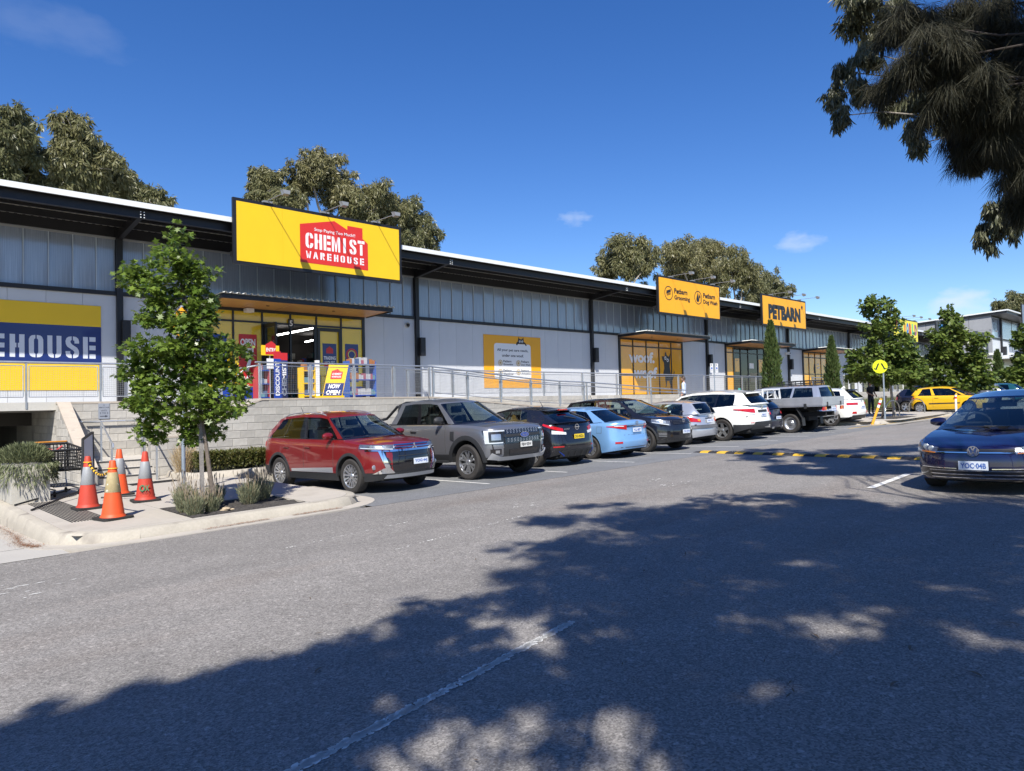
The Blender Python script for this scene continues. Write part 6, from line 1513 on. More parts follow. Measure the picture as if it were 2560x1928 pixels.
rb.bar((c.X(4.41), -.62, zz+.1), (c.X(4.41), .62, zz+.1), .03, .03); rb.build("roof_basket", M_trim, c.n); c.rails(M_trim, .08, .94, .05); c.mirror(1.7, 1.3, M_trim, (.14, .24, .2))
# -------- 11 white SUV at the end of the row
ki = Car("suv", spot(32.35, None, 13.10, 2.78, UPH), UPH, "white suv with wide dark red tail lights at the far end of the row", "car", 4.80, 1.89, 1.69, .95, 2.78, .37,
    MATS["paint_white"], zr=.27, lf=.85, nr=2.5, lr=.62, hood=[(0, .95), (.3, 1.04), (1.2, 1.12)], top=[(0, .9), (.3, .98), (1.2, 1.06), (3.2, 1.11), (4.8, 1.15)], low=[(0, .3), (.5, .25), (4.1, .27), (4.8, .46)], rear=[(.3, .12), (.48, .02), (.62, .0), (.8, .04), (1.0, .07), (1.2, .15)],
    a0=1.12, a1=2.05, d0=4.62, d1=4.22, zre=[(2, 1.54), (2.6, 1.62), (3.4, 1.62), (4.3, 1.55)], wroof=[(2, .61), (3, .62), (4.3, .57)], cols=[((0,0),(.06,.05),'b'), ((.06,.05),(.40,.39),'g'), ((.40,.39),(.43,.42),'k'), ((.43,.42),(.68,.68),'g'), ((.68,.68),(.70,.70),'k'), ((.70,.70),(.88,.92),'g'), ((.88,.92),(1,1),'b')], wheel='five', rear_t=(.08, .86), rear_k=.84)
c = ki
for sg in (1, -1): c.patch((c.us(4.44), c.ur(.38)), (.90, .90), (1.01, 1.0), M_redl, "tail_light", .012, sg); c.quadf([(.55, .52), (.76, .52), (.74, .62), (.57, .62)], M_redl, "fog_light", .012, sg, rear=True)
c.quadf([(-.78, .30), (.78, .30), (.74, .46), (-.74, .46)], M_trim, "bumper_panel", .016, rear=True); c.plate(.80, "YMB·48L", M_platew, M_pblue, True); c.badge(1.06, .045, True, m=M_gloss); c.clad_strip(.38); e = c.P(.85, 1.0); MB().add([(e.x, -.03, e.z+.05), (e.x, .03, e.z+.05), (e.x-.2, 0, e.z+.06), (e.x-.14, 0, e.z+.16)], [(0,2,3), (1,3,2), (0,3,1)]).build("roof_fin", c.body, c.n)
sp = MB().grid([[c.Qr(1.0, k) + Vector((d, 0, h)) for k in np.linspace(-.92, .92, 9)] for d, h in ((.10, .02), (-.16, .0), (-.17, -.04), (.02, -.06))]); sp.build("roof_spoiler", M_gloss, c.n, smooth=True)
# -------- 12 yellow three-door hatch
yw = Car("hatchback", spot(46.1, None, 13.75, 2.455, DN), DN, "bright yellow three door hatchback parked beyond the street trees", "car", 3.83, 1.665, 1.49, .74, 2.455, .30,
    paint("paint_yellow", (.80, .46, .010), .05, .3), zr=.20, lf=.7, nr=2.4, lr=.55, hood=[(0, .78), (.3, .88), (1, .98)], top=[(0, .74), (.3, .84), (.9, .93), (2.6, .97), (3.83, 1.0)], low=[(0, .2), (.5, .18), (3.3, .19), (3.83, .28)], rear=[(.2, .08), (.35, .01), (.55, .0), (.8, .06), (1.0, .12)],
    a0=.85, a1=1.70, d0=3.70, d1=3.36, zre=[(1.6, 1.38), (2.2, 1.44), (2.8, 1.43), (3.4, 1.38)], bowr=(.10, .12), wroof=[(1.7, .54), (2.6, .55), (3.4, .52)], cols=[((0,0),(.06,.05),'b'), ((.06,.05),(.54,.54),'g'), ((.54,.54),(.60,.60),'b'), ((.60,.60),(.86,.82),'g'), ((.86,.82),(1,1),'b')], wheel='cover', tint=G_mid)
c = yw
c.both((c.us(1.15), c.us(2.70)), (.50, .50), (.555, .555), M_trim, "side_moulding", .014); c.mirror(1.3, 1.0, c.body); c.handles((2.2,), .84)
for sg in (1, -1): c.lamp((c.uf(.46), c.us(.5)), (.66, .72), (.78, .86), sg, 'head'); c.patch((c.us(3.5), c.ur(.5)), (.74, .76), (.93, .86), M_redl, "tail_light", .012, sg)
c.seams([(1.15, .3), (2.5, .3)])
# -------- cars further right
def simple(name, loc, head, label, m, tint=G_tint, sc=1.0, kind='hatch'):
    if kind == 'suv': c = Car(name, loc, head, label, "car", 4.9, 1.92, 1.80, .92, 2.85, .38, m, zr=.36, lf=.7, nf=3, nr=3, hood=[(0, 1.04), (.3, 1.14), (1.2, 1.2)], top=[(0, 1.0), (.3, 1.08), (1.2, 1.14), (4.9, 1.18)], low=[(0, .4), (4.9, .45)], a0=1.15, a1=1.95, d0=4.75, d1=4.45, zre=[(1.9, 1.70), (2.4, 1.76), (4.5, 1.72)], wroof=.64,
        cols=[((0,0),(.06,.05),'b'), ((.06,.05),(.4,.4),'c'), ((.4,.4),(.44,.44),'k'), ((.44,.44),(.7,.7),'g'), ((.7,.7),(.73,.73),'k'), ((.73,.73),(.92,.92),'g'), ((.92,.92),(1,1),'b')], lip=.06, wheel='five')
    else: c = Car(name, loc, head, label, "car", 4.3, 1.78, 1.48, .88, 2.62, .315, m, a0=1.05, a1=2.0, d0=4.1, d1=3.7, zre=[(1.9, 1.37), (2.5, 1.43), (3.2, 1.42), (3.8, 1.36)], wroof=.54, top=[(0, .72), (.3, .82), (1.1, .93), (4.3, 1.0)], hood=[(0, .75), (.3, .86), (1.1, .97)],
        cols=[((0,0),(.06,.05),'b'), ((.06,.05),(.44,.44),'c'), ((.44,.44),(.48,.48),'k'), ((.48,.48),(.82,.84),'g'), ((.82,.84),(1,1),'b')], wheel='five')
    for sg in (1, -1):
        z = c.ztop(.2); c.lamp((c.uf(.5), c.us(.5)), (z-.16, z-.12), (z-.04, z-.0), sg, 'head'); zt = c.ztop(c.L); c.patch((c.us(c.L-.3), c.ur(.5)), (zt-.25, zt-.22), (zt-.06, zt-.08), M_redl, "tail_light", .012, sg)
    zc = c.ztop(.1); c.quadf([(-.45, zc-.28), (.45, zc-.28), (.45, zc-.1), (-.45, zc-.1)], M_gloss, "grille", .01); c.plate(.48, "YCE·15D"); c.plate(.75, "YCE·15D", rear=True); c.mirror(c.a0+.45, c.ztop(1.4)+.08, m)
    return c
simple("hatchback", (48.7, 14.0, rz(48.7, 14)), DN, "dark blue car nose out just beyond the yellow hatchback", MATS["paint_midnight"])
simple("suv", (51.5, 13.5, rz(51.5, 13.5)), DN, "dark grey four wheel drive nose out behind the yellow hatchback", MATS["paint_gunmetal"], kind='suv')
simple("hatchback", (56.8, 14.0, rz(56.8, 14)), UPH, "pale beige hatchback tail out near the right edge", paint("paint_beige", (.42, .40, .36), .4, .3))
simple("hatchback", (54.2, 14.2, rz(54.2, 14.2)), DN, "black car between the dark four wheel drive and the beige hatchback", MATS["paint_black"])
simple("hatchback", (61.8, 14.0, rz(61.8, 14)), UPH, "dark teal car at the right edge behind the navy hatchback", paint("paint_teal", (.01, .08, .10), .3))
# -------- navy hatchback across the road
vw = Car("hatchback", (14.0, 2.86, rz(14.0, 2.86)), math.pi-.02, "glossy navy hatchback facing the camera at the right edge", "car", 4.26, 1.79, 1.47, .88, 2.63, .316,
    paint("paint_navy", (.005, .006, .040), .15, .2), zr=.19, lf=.70, nf=2.55, hood=[(0, .70), (.12, .735), (.4, .80), (.8, .87), (1.25, .925)], top=[(0, .67), (.2, .72), (.5, .79), (.9, .86), (1.25, .90), (3, .95), (4.26, 1.0)], low=[(0, .21), (.5, .17), (3.7, .18), (4.26, .3)],
    front=[(.15, .13), (.24, .03), (.36, .0), (.52, .01), (.62, .03), (.70, .07), (.8, .2)], a0=1.22, a1=2.05, d0=4.05, d1=3.72, zre=[(1.9, 1.34), (2.5, 1.42), (3.2, 1.42), (3.8, 1.36)], bowf=(.46, .20), wroof=[(2, .56), (3, .57), (3.8, .53)], crown=.05,
    cols=[((0,0),(.06,.05),'b'), ((.06,.05),(.44,.44),'w'), ((.44,.44),(.48,.48),'k'), ((.48,.48),(.78,.78),'w'), ((.78,.78),(1,1),'b')], wheel='five', tint=G_clear)
c = vw
c.quadf([(-.56, .60), (.56, .60), (.56, .665), (-.56, .665)], M_gloss, "grille", .008); c.quadf([(-.57, .606), (.57, .606), (.57, .622), (-.57, .622)], M_chrome, "grille_bar", .018)
for z in (.635, .655): c.quadf([(-.55, z), (.55, z), (.55, z+.006), (-.55, z+.006)], M_trim, "grille_slat", .014)
for sg in (1, -1):
    b = c.patch((c.uf(.50), c.us(.66)), (.595, .62), (.68, .765), M_bowl, "headlight", .010, sg, 12, 5)
    for t0, t1, z0, z1, m in ((.03, .40, .02, .20, M_amber), (.40, .86, .02, .22, M_clearl)):
        f = lambda k: (lambda t: (lambda q: (.595+.025*q) + ((.68+.085*q)-(.595+.025*q))*k)(t0+(t1-t0)*t))
        u0, u1 = c.uf(.50), c.us(.66); c.patch((u0+(u1-u0)*t0, u0+(u1-u0)*t1), f(z0), f(z1), m, "light_strip", .018, sg, 6, 2, parent=b)
    for y, z in ((.60, .66), (.70, .685)):
        p = c.surf(c.uf(y), z, .016, sg); q = MB().lathe([(.040, 0), (.034, .006), (0, .008)], 14, axis='x'); q.build("reflector", M_refl, b, smooth=True).location = p
    c.patch((c.uf(.50), c.us(.66)), (.595, .62), (.68, .765), M_lens, "lens", .024, sg, 12, 5, parent=b)
    c.quadf([(.60, .24), (.80, .26), (.80, .40), (.56, .36)], M_gloss, "fog_recess", .008, sg)
c.quadf([(-.56, .20), (.56, .20), (.60, .38), (-.60, .38)], M_gloss, "lower_intake", .008)
for z in (.345, .29, .24): c.quadf([(-.60+.03*(z<.3), z), (.60-.03*(z<.3), z), (.60, z+.011), (-.60, z+.011)], M_chrome, "intake_trim", .018)
c.quadf([(-.82, .385), (-.22, .375), (-.22, .387), (-.82, .398)], M_chrome, "bumper_trim", .012); c.quadf([(.22, .375), (.82, .385), (.82, .398), (.22, .387)], M_chrome, "bumper_trim", .012)
c.badge(.632, .075, kind='vw', off=.022); c.plate(.43, "YOC·04B", h=.125); c.mirror(1.72, .985, c.body, (.12, .23, .15)); c.handles((2.4, 3.2), .85)
b = c.Qf(.90, .86); MB().add([c.Qf(.88, .78)+Vector((.008,0,0)), c.Qf(.88, .90)+Vector((.008,0,0)), c.Qf(.94, .90)+Vector((.008,0,0)), c.Qf(.94, .78)+Vector((.008,0,0))], [(0,1,2,3)]).build("windscreen_sticker", M_platew, c.n)
for k0, k1 in ((.78, -.05), (.05, -.62)): MB().tube([c.Qf(.03, k0)+Vector((.03, 0, .005)), c.Qf(.045, k1)+Vector((.03, 0, .008))], .009, 5).build("wiper", M_trim, c.n)
# ================================================================== TREES AND PLANTS
def leafmesh(name, C, D, Nn, L, Wd, tmpl, F):
    """C centres (n,3), D long axis, Nn leaf normal, L,Wd sizes (n,), tmpl (k,2) along/across, F faces"""
    D = D/np.linalg.norm(D, axis=1, keepdims=True); S = np.cross(Nn, D); S /= (np.linalg.norm(S, axis=1, keepdims=True)+1e-9)
    Nn = np.cross(D, S)
    t = np.asarray(tmpl, float); k = len(t)
    V = C[:, None, :] + D[:, None, :]*(t[None, :, 0:1]*L[:, None, None]) + S[:, None, :]*(t[None, :, 1:2]*Wd[:, None, None])
    if t.shape[1] > 2: V = V + Nn[:, None, :]*(t[None, :, 2:3]*L[:, None, None])
    F = np.asarray(F); n = len(C)
    FF = (F[None] + (np.arange(n)*k)[:, None, None]).reshape(-1, F.shape[1])
    return fastmesh(name, V.reshape(-1, 3), FF)
T_BLADE = [(0, 0), (.45, .5), (1, 0), (.45, -.5)]; F_BLADE = [(0, 1, 2, 3)]
T_SICKLE = [(0, 0, 0), (.4, .5, .05), (.75, .25, .02), (1, -.35, -.08), (.4, -.45, .05)]; F_SICKLE = [(0, 1, 4), (1, 2, 4), (2, 3, 4)]
T_OAK = [(0, 0), (.25, .14), (.22, .48), (.45, .20), (.60, .58), (.70, .18), (1, .0), (.70, -.18), (.60, -.58), (.45, -.20), (.22, -.48), (.25, -.14)]
F_OAK = [(0, 1, 11), (1, 2, 3), (1, 3, 11), (3, 9, 11), (11, 9, 10), (3, 4, 5), (3, 5, 9), (5, 7, 9), (9, 7, 8), (5, 6, 7)]
def rnd_dirs(n): d = rng.normal(size=(n, 3)); return d/np.linalg.norm(d, axis=1, keepdims=True)
def clump_pts(cl, n, shell=.45):
    """cl list of (centre, (rx,ry,rz)); n leaves shared by volume^.8; returns points and outward dirs"""
    w = np.array([(a*b*c)**.75 for _, (a, b, c) in cl]); w /= w.sum(); P = []; O = []
    for (c, r), k in zip(cl, (w*n).astype(int)):
        d = rnd_dirs(k); rad = shell + (1-shell)*rng.random(k)**.6
        P.append(np.array(c) + d*rad[:, None]*np.array(r)); O.append(d)
    return np.concatenate(P), np.concatenate(O)
M_bark = mat("bark_grey_brown", (.13, .105, .085), .9, var=[(4, .25), (25, .25)], bump=(30, .8))
M_bark2 = mat("bark_pale", (.34, .30, .25), .85, var=[(3, .3), (14, .25)], bump=(25, .6)); M_bark3 = mat("bark_dark", (.045, .036, .03), .95, var=[(6, .3)], bump=(25, 1))
def limb(mb, p, q, r0, r1, n=7, wob=.06, seg=5):
    p, q = Vector(p), Vector(q); L = (q-p).length; pts = []
    for i in range(seg+1):
        t = i/seg; o = Vector((random.uniform(-1, 1), random.uniform(-1, 1), random.uniform(-.5, .5)))*wob*L*math.sin(math.pi*t)
        pts.append(p.lerp(q, t) + o)
    mb.tube(pts, [r0+(r1-r0)*i/seg for i in range(seg+1)], n, cap=False); return pts
# ---------------- eucalypts behind the shops
E_leaf = [leafmat("eucalypt_leaf_a", (.105, .112, .045), (.215, .200, .095), .4, .25), leafmat("eucalypt_leaf_b", (.085, .098, .042), (.180, .172, .080), .4, .25), leafmat("eucalypt_leaf_c", (.120, .122, .050), (.235, .212, .100), .4, .25)]
def eucalypt(px_clumps, v, label, group, nleaf, m, gz=-1, lsz=.36):
    """px_clumps: (x, y, rx, ry) in photo pixels at wall distance v: laid out once, then a real crown in depth"""
    cl = []
    for x, y, rx, ry in px_clumps:
        d = raydir(x, y); vv = v + random.uniform(-2.2, 2.2); p = d*(vv/d.y); s = p.dot(_F)/FPX
        cl.append((np.array(p), (rx*s, rx*s*.95, ry*s)))
    cs = np.array([c for c, _ in cl]); base = cs.mean(0); base[2] = gz
    t = root("eucalyptus_tree", tuple(base), label, "tree", group)
    tr = MB(); top = cs[cs[:, 2].argmax()]; fork = Vector((base[0], base[1], gz + (cs[:, 2].min()-gz)*.75))
    limb(tr, base, fork, .38, .28, 8, .02)
    for c, r in cl:
        e = limb(tr, fork, c, .17, .05, 6, .05)
        for k in range(5):
            d = rnd_dirs(1)[0]*np.array(r)*.85; limb(tr, c, c+d, .05, .012, 4, .08, 3)
    tr.build("trunk", M_bark2, t, world=t, smooth=True)
    # sub-clumps: ragged sprays that hang
    sub = []
    for c, r in cl:
        for k in range(44):
            d = rnd_dirs(1)[0]; q = c + d*np.array(r)*random.uniform(.25, 1.02); s = random.uniform(.12, .30)*np.mean(r); sub.append((q, (s, s, s*random.uniform(.9, 1.5))))
    P, O = clump_pts(sub, int(nleaf*1.7), .1); n = len(P)
    D = O*.5 + np.array([0, 0, -1.0]) + rng.normal(size=(n, 3))*.45
    me = leafmesh("crown", P - base, D, rng.normal(size=(n, 3)), lsz*rng.uniform(.6, 1.3, n), lsz*.24*rng.uniform(.7, 1.3, n), T_BLADE, F_BLADE)
    addobj("crown", me, m, t)
    return t
G1 = "eucalyptus trees behind the shops"
eucalypt([(-20, 420, 70, 130), (40, 340, 55, 90), (75, 420, 50, 90)], 46, "tall olive eucalyptus at the left edge above the roof", G1, 15000, E_leaf[1])
eucalypt([(190, 350, 60, 70), (215, 420, 80, 90), (150, 440, 45, 90), (265, 450, 60, 80), (180, 500, 90, 80)], 47, "broad eucalyptus with rounded top left of the pharmacy signboard", G1, 24000, E_leaf[0])
eucalypt([(330, 490, 55, 55), (385, 500, 40, 40), (400, 530, 40, 40)], 49, "lower eucalyptus sloping down to the roof beside the broad one", G1, 9000, E_leaf[1])
eucalypt([(670, 455, 48, 45), (655, 490, 35, 35), (720, 500, 40, 35)], 48, "small rounded eucalyptus just left of the pharmacy signboard's lamps", G1, 10000, E_leaf[0])
eucalypt([(780, 420, 60, 45), (835, 440, 60, 50), (750, 470, 40, 40), (860, 500, 50, 50)], 50, "open topped eucalyptus with visible pale stems above the pharmacy signboard", G1, 16000, E_leaf[2])
eucalypt([(930, 490, 60, 50), (970, 530, 60, 60), (900, 540, 60, 60)], 49, "dense eucalyptus right of the open topped one behind the pharmacy signboard", G1, 14000, E_leaf[0])
eucalypt([(1030, 550, 45, 55), (1065, 590, 38, 50), (1010, 600, 50, 50)], 51, "drooping eucalyptus at the right end of the pharmacy signboard", G1, 10000, E_leaf[1])
G2 = "eucalyptus trees behind the pet shop"
eucalypt([(1560, 640, 70, 55), (1520, 670, 40, 50), (1610, 660, 50, 50)], 54, "rounded eucalyptus left of the two pet signboards", G2, 14000, E_leaf[0], lsz=.5)
eucalypt([(1700, 630, 60, 45), (1760, 625, 60, 40), (1730, 680, 80, 60)], 56, "broadest eucalyptus directly above the pet services signboard", G2, 18000, E_leaf[2], lsz=.5)
eucalypt([(1835, 665, 55, 50), (1800, 690, 50, 60), (1870, 700, 45, 50)], 55, "eucalyptus between the two pet shop signboards", G2, 13000, E_leaf[0], lsz=.5)
eucalypt([(1920, 705, 40, 40), (1955, 735, 35, 35), (1890, 730, 40, 40)], 57, "lowest eucalyptus behind the one word pet signboard", G2, 9000, E_leaf[1], lsz=.55)
eucalypt([(2500, 770, 28, 30), (2540, 760, 32, 34), (2590, 770, 40, 40)], 50, "distant eucalyptus above the far building's roof", None, 9000, E_leaf[1], lsz=1.0)
# ---------------- young oaks
O_leaf = leafmat("oak_leaf", (.075, .130, .018), (.175, .245, .040), .32, .32)
O_leaf2 = leafmat("oak_leaf_b", (.070, .115, .022), (.160, .205, .045), .35, .32)
def oak(base, px_clumps, dist, label, group, nleaf, m, lsz, lean, tr_r=.055, tmpl=(T_OAK, F_OAK), sub_n=26):
    cl = []
    for x, y, rx, ry in px_clumps:
        d = raydir(x, y); k = dist + random.uniform(-.2, .2)*rx/60; p = d*k; s = k/FPX
        cl.append((np.array(p), (rx*s, rx*s, ry*s)))
    b = np.array(base); t = root("oak_tree", base, label, "tree", group)
    tr = MB(); top = max(cl, key=lambda c: c[0][2])[0]
    low = min(c[0][2] for c in cl); f = np.array(lean)
    p1 = limb(tr, b, f, tr_r, tr_r*.75, 9, .01, 4); p2 = limb(tr, f, top, tr_r*.75, tr_r*.18, 7, .015, 8)
    sub = []
    for c, r in cl:
        z = max(low-.1, c[2]-.35); q = min(p2, key=lambda w: abs(w.z-z)); limb(tr, q, c, tr_r*.28, tr_r*.08, 5, .05)
        for k in range(sub_n):
            d = rnd_dirs(1)[0]; q = c + d*np.array(r)*random.uniform(.35, 1.1); s = random.uniform(.14, .34)*np.mean(r); sub.append((q, (s*1.25, s*1.25, s*.7)))
            if k % 2 == 0: limb(tr, c, q, tr_r*.09, tr_r*.04, 4, .06, 3)
    tr.build("trunk", M_bark if tr_r < .05 else M_bark2 if tr_r > .08 else M_bark, t, world=t, smooth=True)
    P, O = clump_pts(sub, nleaf, .15); n = len(P)
    D = O*.9 + np.array([0, 0, -.35]) + rng.normal(size=(n, 3))*.5
    N_ = np.array([0, 0, 1.0]) + O*.5 + rng.normal(size=(n, 3))*.45
    L = lsz*rng.uniform(.6, 1.25, n)
    addobj("crown", leafmesh("crown", P - b, D, N_, L, L*.9, *tmpl), m, t); return t
LT = (4.42, 11.73, pave_z(4.42)); dL = 11.6
ltop = raydir(505, 1060)*dL
oak(LT, [(445, 600, 28, 45), (425, 650, 55, 45), (330, 690, 42, 40), (480, 690, 60, 50), (400, 730, 60, 45), (505, 760, 45, 45), (440, 800, 75, 45), (500, 840, 75, 50), (400, 870, 80, 50), (340, 920, 55, 40), (470, 920, 95, 60), (560, 900, 55, 55), (370, 990, 65, 50), (450, 1020, 85, 50), (540, 1000, 70, 50), (490, 1070, 60, 40), (390, 1060, 50, 40), (590, 960, 35, 35)],
    dL, "slender young oak with a light stake in the planting bed at the left", None, 10500, O_leaf, .110, tuple(ltop), .040)
T1 = (37.4, 12.5, iz(37.4, 12)); d1 = 34.6
oak(T1, [(2190, 760, 32, 28), (2225, 790, 26, 30), (2195, 830, 36, 34), (2262, 845, 20, 22), (2225, 875, 52, 34), (2160, 885, 34, 28), (2180, 920, 50, 26), (2265, 912, 46, 36), (2150, 932, 34, 22), (2225, 940, 56, 28), (2285, 945, 32, 26)],
    d1, "round leafy oak behind the yellow pedestrian sign", "street oaks by the kerb", 9000, O_leaf2, .20, tuple(raydir(2229, 985)*d1), .085, (T_BLADE, F_BLADE))
d2 = 44.0
oak((44.0, 11.3, rz(44, 11.3)+.1), [(2370, 790, 20, 26), (2385, 820, 32, 30), (2350, 850, 34, 34), (2410, 860, 44, 36), (2438, 905, 26, 28), (2360, 905, 44, 36), (2430, 920, 50, 40), (2340, 950, 40, 32), (2390, 965, 50, 34), (2450, 950, 34, 32), (2400, 990, 44, 20)],
    d2, "dense leafy oak right of the pedestrian sign in front of the yellow hatchback", "street oaks by the kerb", 9000, O_leaf2, .26, tuple(raydir(2388, 1003)*d2), .10, (T_BLADE, F_BLADE))
oak((62, 13.0, rz(60, 12)), [(2560, 850, 22, 30), (2580, 900, 34, 40), (2550, 930, 22, 40), (2570, 970, 40, 30), (2520, 950, 20, 30)], 58, "leafy oak cut by the right edge of the view", "street oaks by the kerb", 6000, O_leaf2, .34, tuple(raydir(2580, 990)*58), .10, (T_BLADE, F_BLADE))
# tree stakes and sign posts in the beds
def stake(p, q, w, m, label, name="tree_stake", cat="stake"):
    t = root(name, p, label, cat); MB().bar(p, q, w, w, (1, 0, 0)).build("post", m, t, world=t); return t
M_stake = mat("weathered_timber", (.20, .185, .17), .9, var=[(5, .2), (40, .2)]); M_dstake = mat("dark_timber", (.07, .055, .045), .9, var=(6, .2))
b_ = raydir(505, 1278)*11.65; stake((4.20, 11.72, pave_z(4.2)-.1), tuple(raydir(500, 1000)*11.65), .052, M_stake, "grey timber tree stake beside the slender young oak")
stake((36.1, 12.6, iz(36, 12)), tuple(raydir(2214, 990)*33.6), .09, M_dstake, "dark leaning timber stake beside the pedestrian sign post")
# ---------------- pencil cypresses
C_leaf = leafmat("cypress_leaf", (.040, .075, .020), (.095, .125, .035), .5, .15)
def cypress(xb, ytop, ybot, w, v, label, base_z, n):
    d = raydir(xb, ytop); top = d*(v/d.y); d2_ = raydir(xb, ybot); bt = d2_*(v/d2_.y); s = top.dot(_F)/FPX; R_ = w*s/2
    b = np.array((bt.x, bt.y, base_z)); H = top.z - base_z
    t = root("cypress_tree", tuple(b), label, "tree", "pencil cypresses in front of the shops")
    MB().tube([(b[0], b[1], base_z), (b[0], b[1], base_z+H*.9)], [.07, .02], 6).build("trunk", M_bark3, t, world=t)
    z = rng.random(n)**.9; a = rng.random(n)*2*math.pi; prof = np.interp(z, [0, .06, .3, .6, .85, 1], [.75, .95, 1.0, .82, .45, .05])
    bump_ = 1 + .16*np.sin(a*3+z*17) + .12*np.sin(a*5-z*31)
    r = R_*prof*bump_*(.55+.45*rng.random(n)**.5)
    P = np.stack([np.cos(a)*r, np.sin(a)*r, z*H], 1); D = np.stack([np.cos(a)*.35, np.sin(a)*.35, np.ones(n)], 1) + rng.normal(size=(n, 3))*.22
    L = rng.uniform(.10, .24, n)*max(1, s*45); addobj("crown", leafmesh("crown", P, D, rng.normal(size=(n, 3)), L, L*.30, T_BLADE, F_BLADE), C_leaf, t)
cypress(1932, 808, 990, 44, 17.4, "tallest pencil cypress before the pet shop doors", -1.15, 9000)
cypress(2083, 846, 985, 34, 17.6, "slim pencil cypress before the fourth shopfront", -1.0, 6500)
cypress(2268, 975, 1012, 26, 17.6, "short dark cypress bush by the low wall behind the bike hoops", -.95, 2500)
cypress(2497, 880, 985, 22, 17.8, "pencil cypress near the concrete blade wall at the right", -.4, 3500)
# ---------------- hedge, lavender, rosemary, dry grass, ground cover
def tuft(name, base, n, R_, H, label, group, m, Lr=(.1, .2), w=.05, up=1.0, spread=.5, cat="plant", stems=None, droop=0):
    b = np.array(base); t = root(name, base, label, cat, group)
    a = rng.random(n)*2*math.pi; r = R_*np.sqrt(rng.random(n)); z = H*rng.random(n)*(1-.4*(r/R_))
    P = np.stack([np.cos(a)*r*(.5+.5*z/H), np.sin(a)*r*(.5+.5*z/H), z], 1)
    D = np.stack([np.cos(a)*spread, np.sin(a)*spread, np.full(n, up)], 1) + rng.normal(size=(n, 3))*.25
    L = rng.uniform(*Lr, n); addobj("foliage", leafmesh("foliage", P, D, rng.normal(size=(n, 3)), L, L*w, T_BLADE, F_BLADE), m, t)
    if stems:
        k = stems[0]; a = rng.random(k)*2*math.pi; r = R_*.8*np.sqrt(rng.random(k)); mb = MB(); fl = MB()
        for i in range(k):
            x, y = math.cos(a[i])*r[i], math.sin(a[i])*r[i]; h = H*random.uniform(.9, 1.5); dx, dy = random.gauss(0, .05), random.gauss(0, .05)
            p0, p1 = Vector((x*.5, y*.5, 0)), Vector((x*1.2+dx, y*1.2+dy, h)); mb.tube([p0, p0.lerp(p1, .6), p1], .0022, 3, cap=False); fl.tube([p1-Vector((0, 0, .02)), p1+Vector((0, 0, .02)), p1+Vector((0, 0, .045))], [.004, .0065, .002], 4, cap=False)
        tag(mb.build("stems", stems[1], t), kind='stuff'); tag(fl.build("flower_heads", stems[2], t), kind='stuff')
    return t
LV = leafmat("lavender_leaf", (.13, .15, .085), (.24, .245, .15), .7, .2); M_lst = mat("dry_stem", (.28, .22, .13), .9); M_lfl = mat("spent_flower", (.21, .17, .13), .9)
lav = "lavender clumps in the planting bed"
for i, (u, v, R_, H, lab) in enumerate([(3.98, 11.85, .22, .40, "tall grey green lavender at the left end of the bed"), (3.98, 11.45, .20, .30, "lavender clump at the bed's front left corner"), (4.15, 12.35, .24, .42, "lavender clump behind the timber stake"), (4.28, 11.55, .16, .28, "small lavender clump between stake and trunk"), (4.62, 12.35, .22, .34, "dark shaded lavender clump right of the trunk"), (5.05, 11.95, .25, .38, "full lavender clump right of the trunk in the sun"), (5.40, 12.25, .26, .40, "largest lavender clump at the bed's right end"), (5.45, 12.60, .20, .34, "lavender clump at the back right of the bed")]):
    tuft("lavender_plant", (u, v, pave_z(u)-.01), 1500, R_, H, lab, lav, LV, (.05, .11), .10, 1.0, .35, "plant", (34, M_lst, M_lfl))
# loose rocks at the foot of the oak
M_rock = mat("sandstone_rock", (.42, .33, .22), .9, var=(6, .2))
rk = "small rocks at the foot of the young oak"
for i, (u, v, s) in enumerate([(4.48, 11.52, .075), (4.55, 11.60, .05), (4.40, 11.45, .045), (4.58, 11.48, .035)]):
    mb = MB(); P = []
    for j in range(5):
        th = math.pi*j/4; P.append([(s*math.sin(th)*math.cos(a)*random.uniform(.85, 1.2), s*math.sin(th)*math.sin(a)*.8*random.uniform(.85, 1.2), s*.45*math.cos(th)+s*.35) for a in np.linspace(0, 2*math.pi, 8)[:-1]]); P[-1].append(P[-1][0])
    mb.grid(P); o = mb.build("rock", M_rock); o.location = (u, v, pave_z(u)+.0); tag(o, ["largest pale tan rock at the oak's foot", "second tan rock right behind the largest one", "small tan rock nearest the kerb", "smallest tan rock beside the largest on its right"][i], "rock", rk)
H_leaf = leafmat("hedge_leaf", (.055, .075, .014), (.125, .110, .030), .5, .2)
def hedge(u0, u1, v0, v1, z0, h, label, n):
    b = np.array(((u0+u1)/2, (v0+v1)/2, z0)); t = root("hedge", tuple(b), label, "hedge")
    c = MB().box(u0+.1, v0+.1, z0, u1-.1, v1-.05, z0+h*.72).build("hedge_core", mat("hedge_core", (.02, .022, .01), 1), t, world=t)
    P = np.stack([rng.uniform(u0, u1, n), rng.uniform(v0, v1, n), z0+h*(.15+.85*rng.random(n)**.55)], 1)
    P[:, 1] = np.where(rng.random(n) < .55, v0+.12*rng.random(n)+.05*np.sin(P[:, 0]*5), P[:, 1])
    top = h*(1+.10*np.sin(P[:, 0]*4.1)+.07*np.sin(P[:, 0]*9.7+1)); P[:, 2] = np.minimum(P[:, 2], z0+top+rng.normal(0, .03, n))
    D = rnd_dirs(n); D[:, 2] = abs(D[:, 2])+.2; L = rng.uniform(.035, .075, n)
    addobj("foliage", leafmesh("foliage", P-b, D, rng.normal(size=(n, 3)), L, L*.55, T_BLADE, F_BLADE), H_leaf, t)
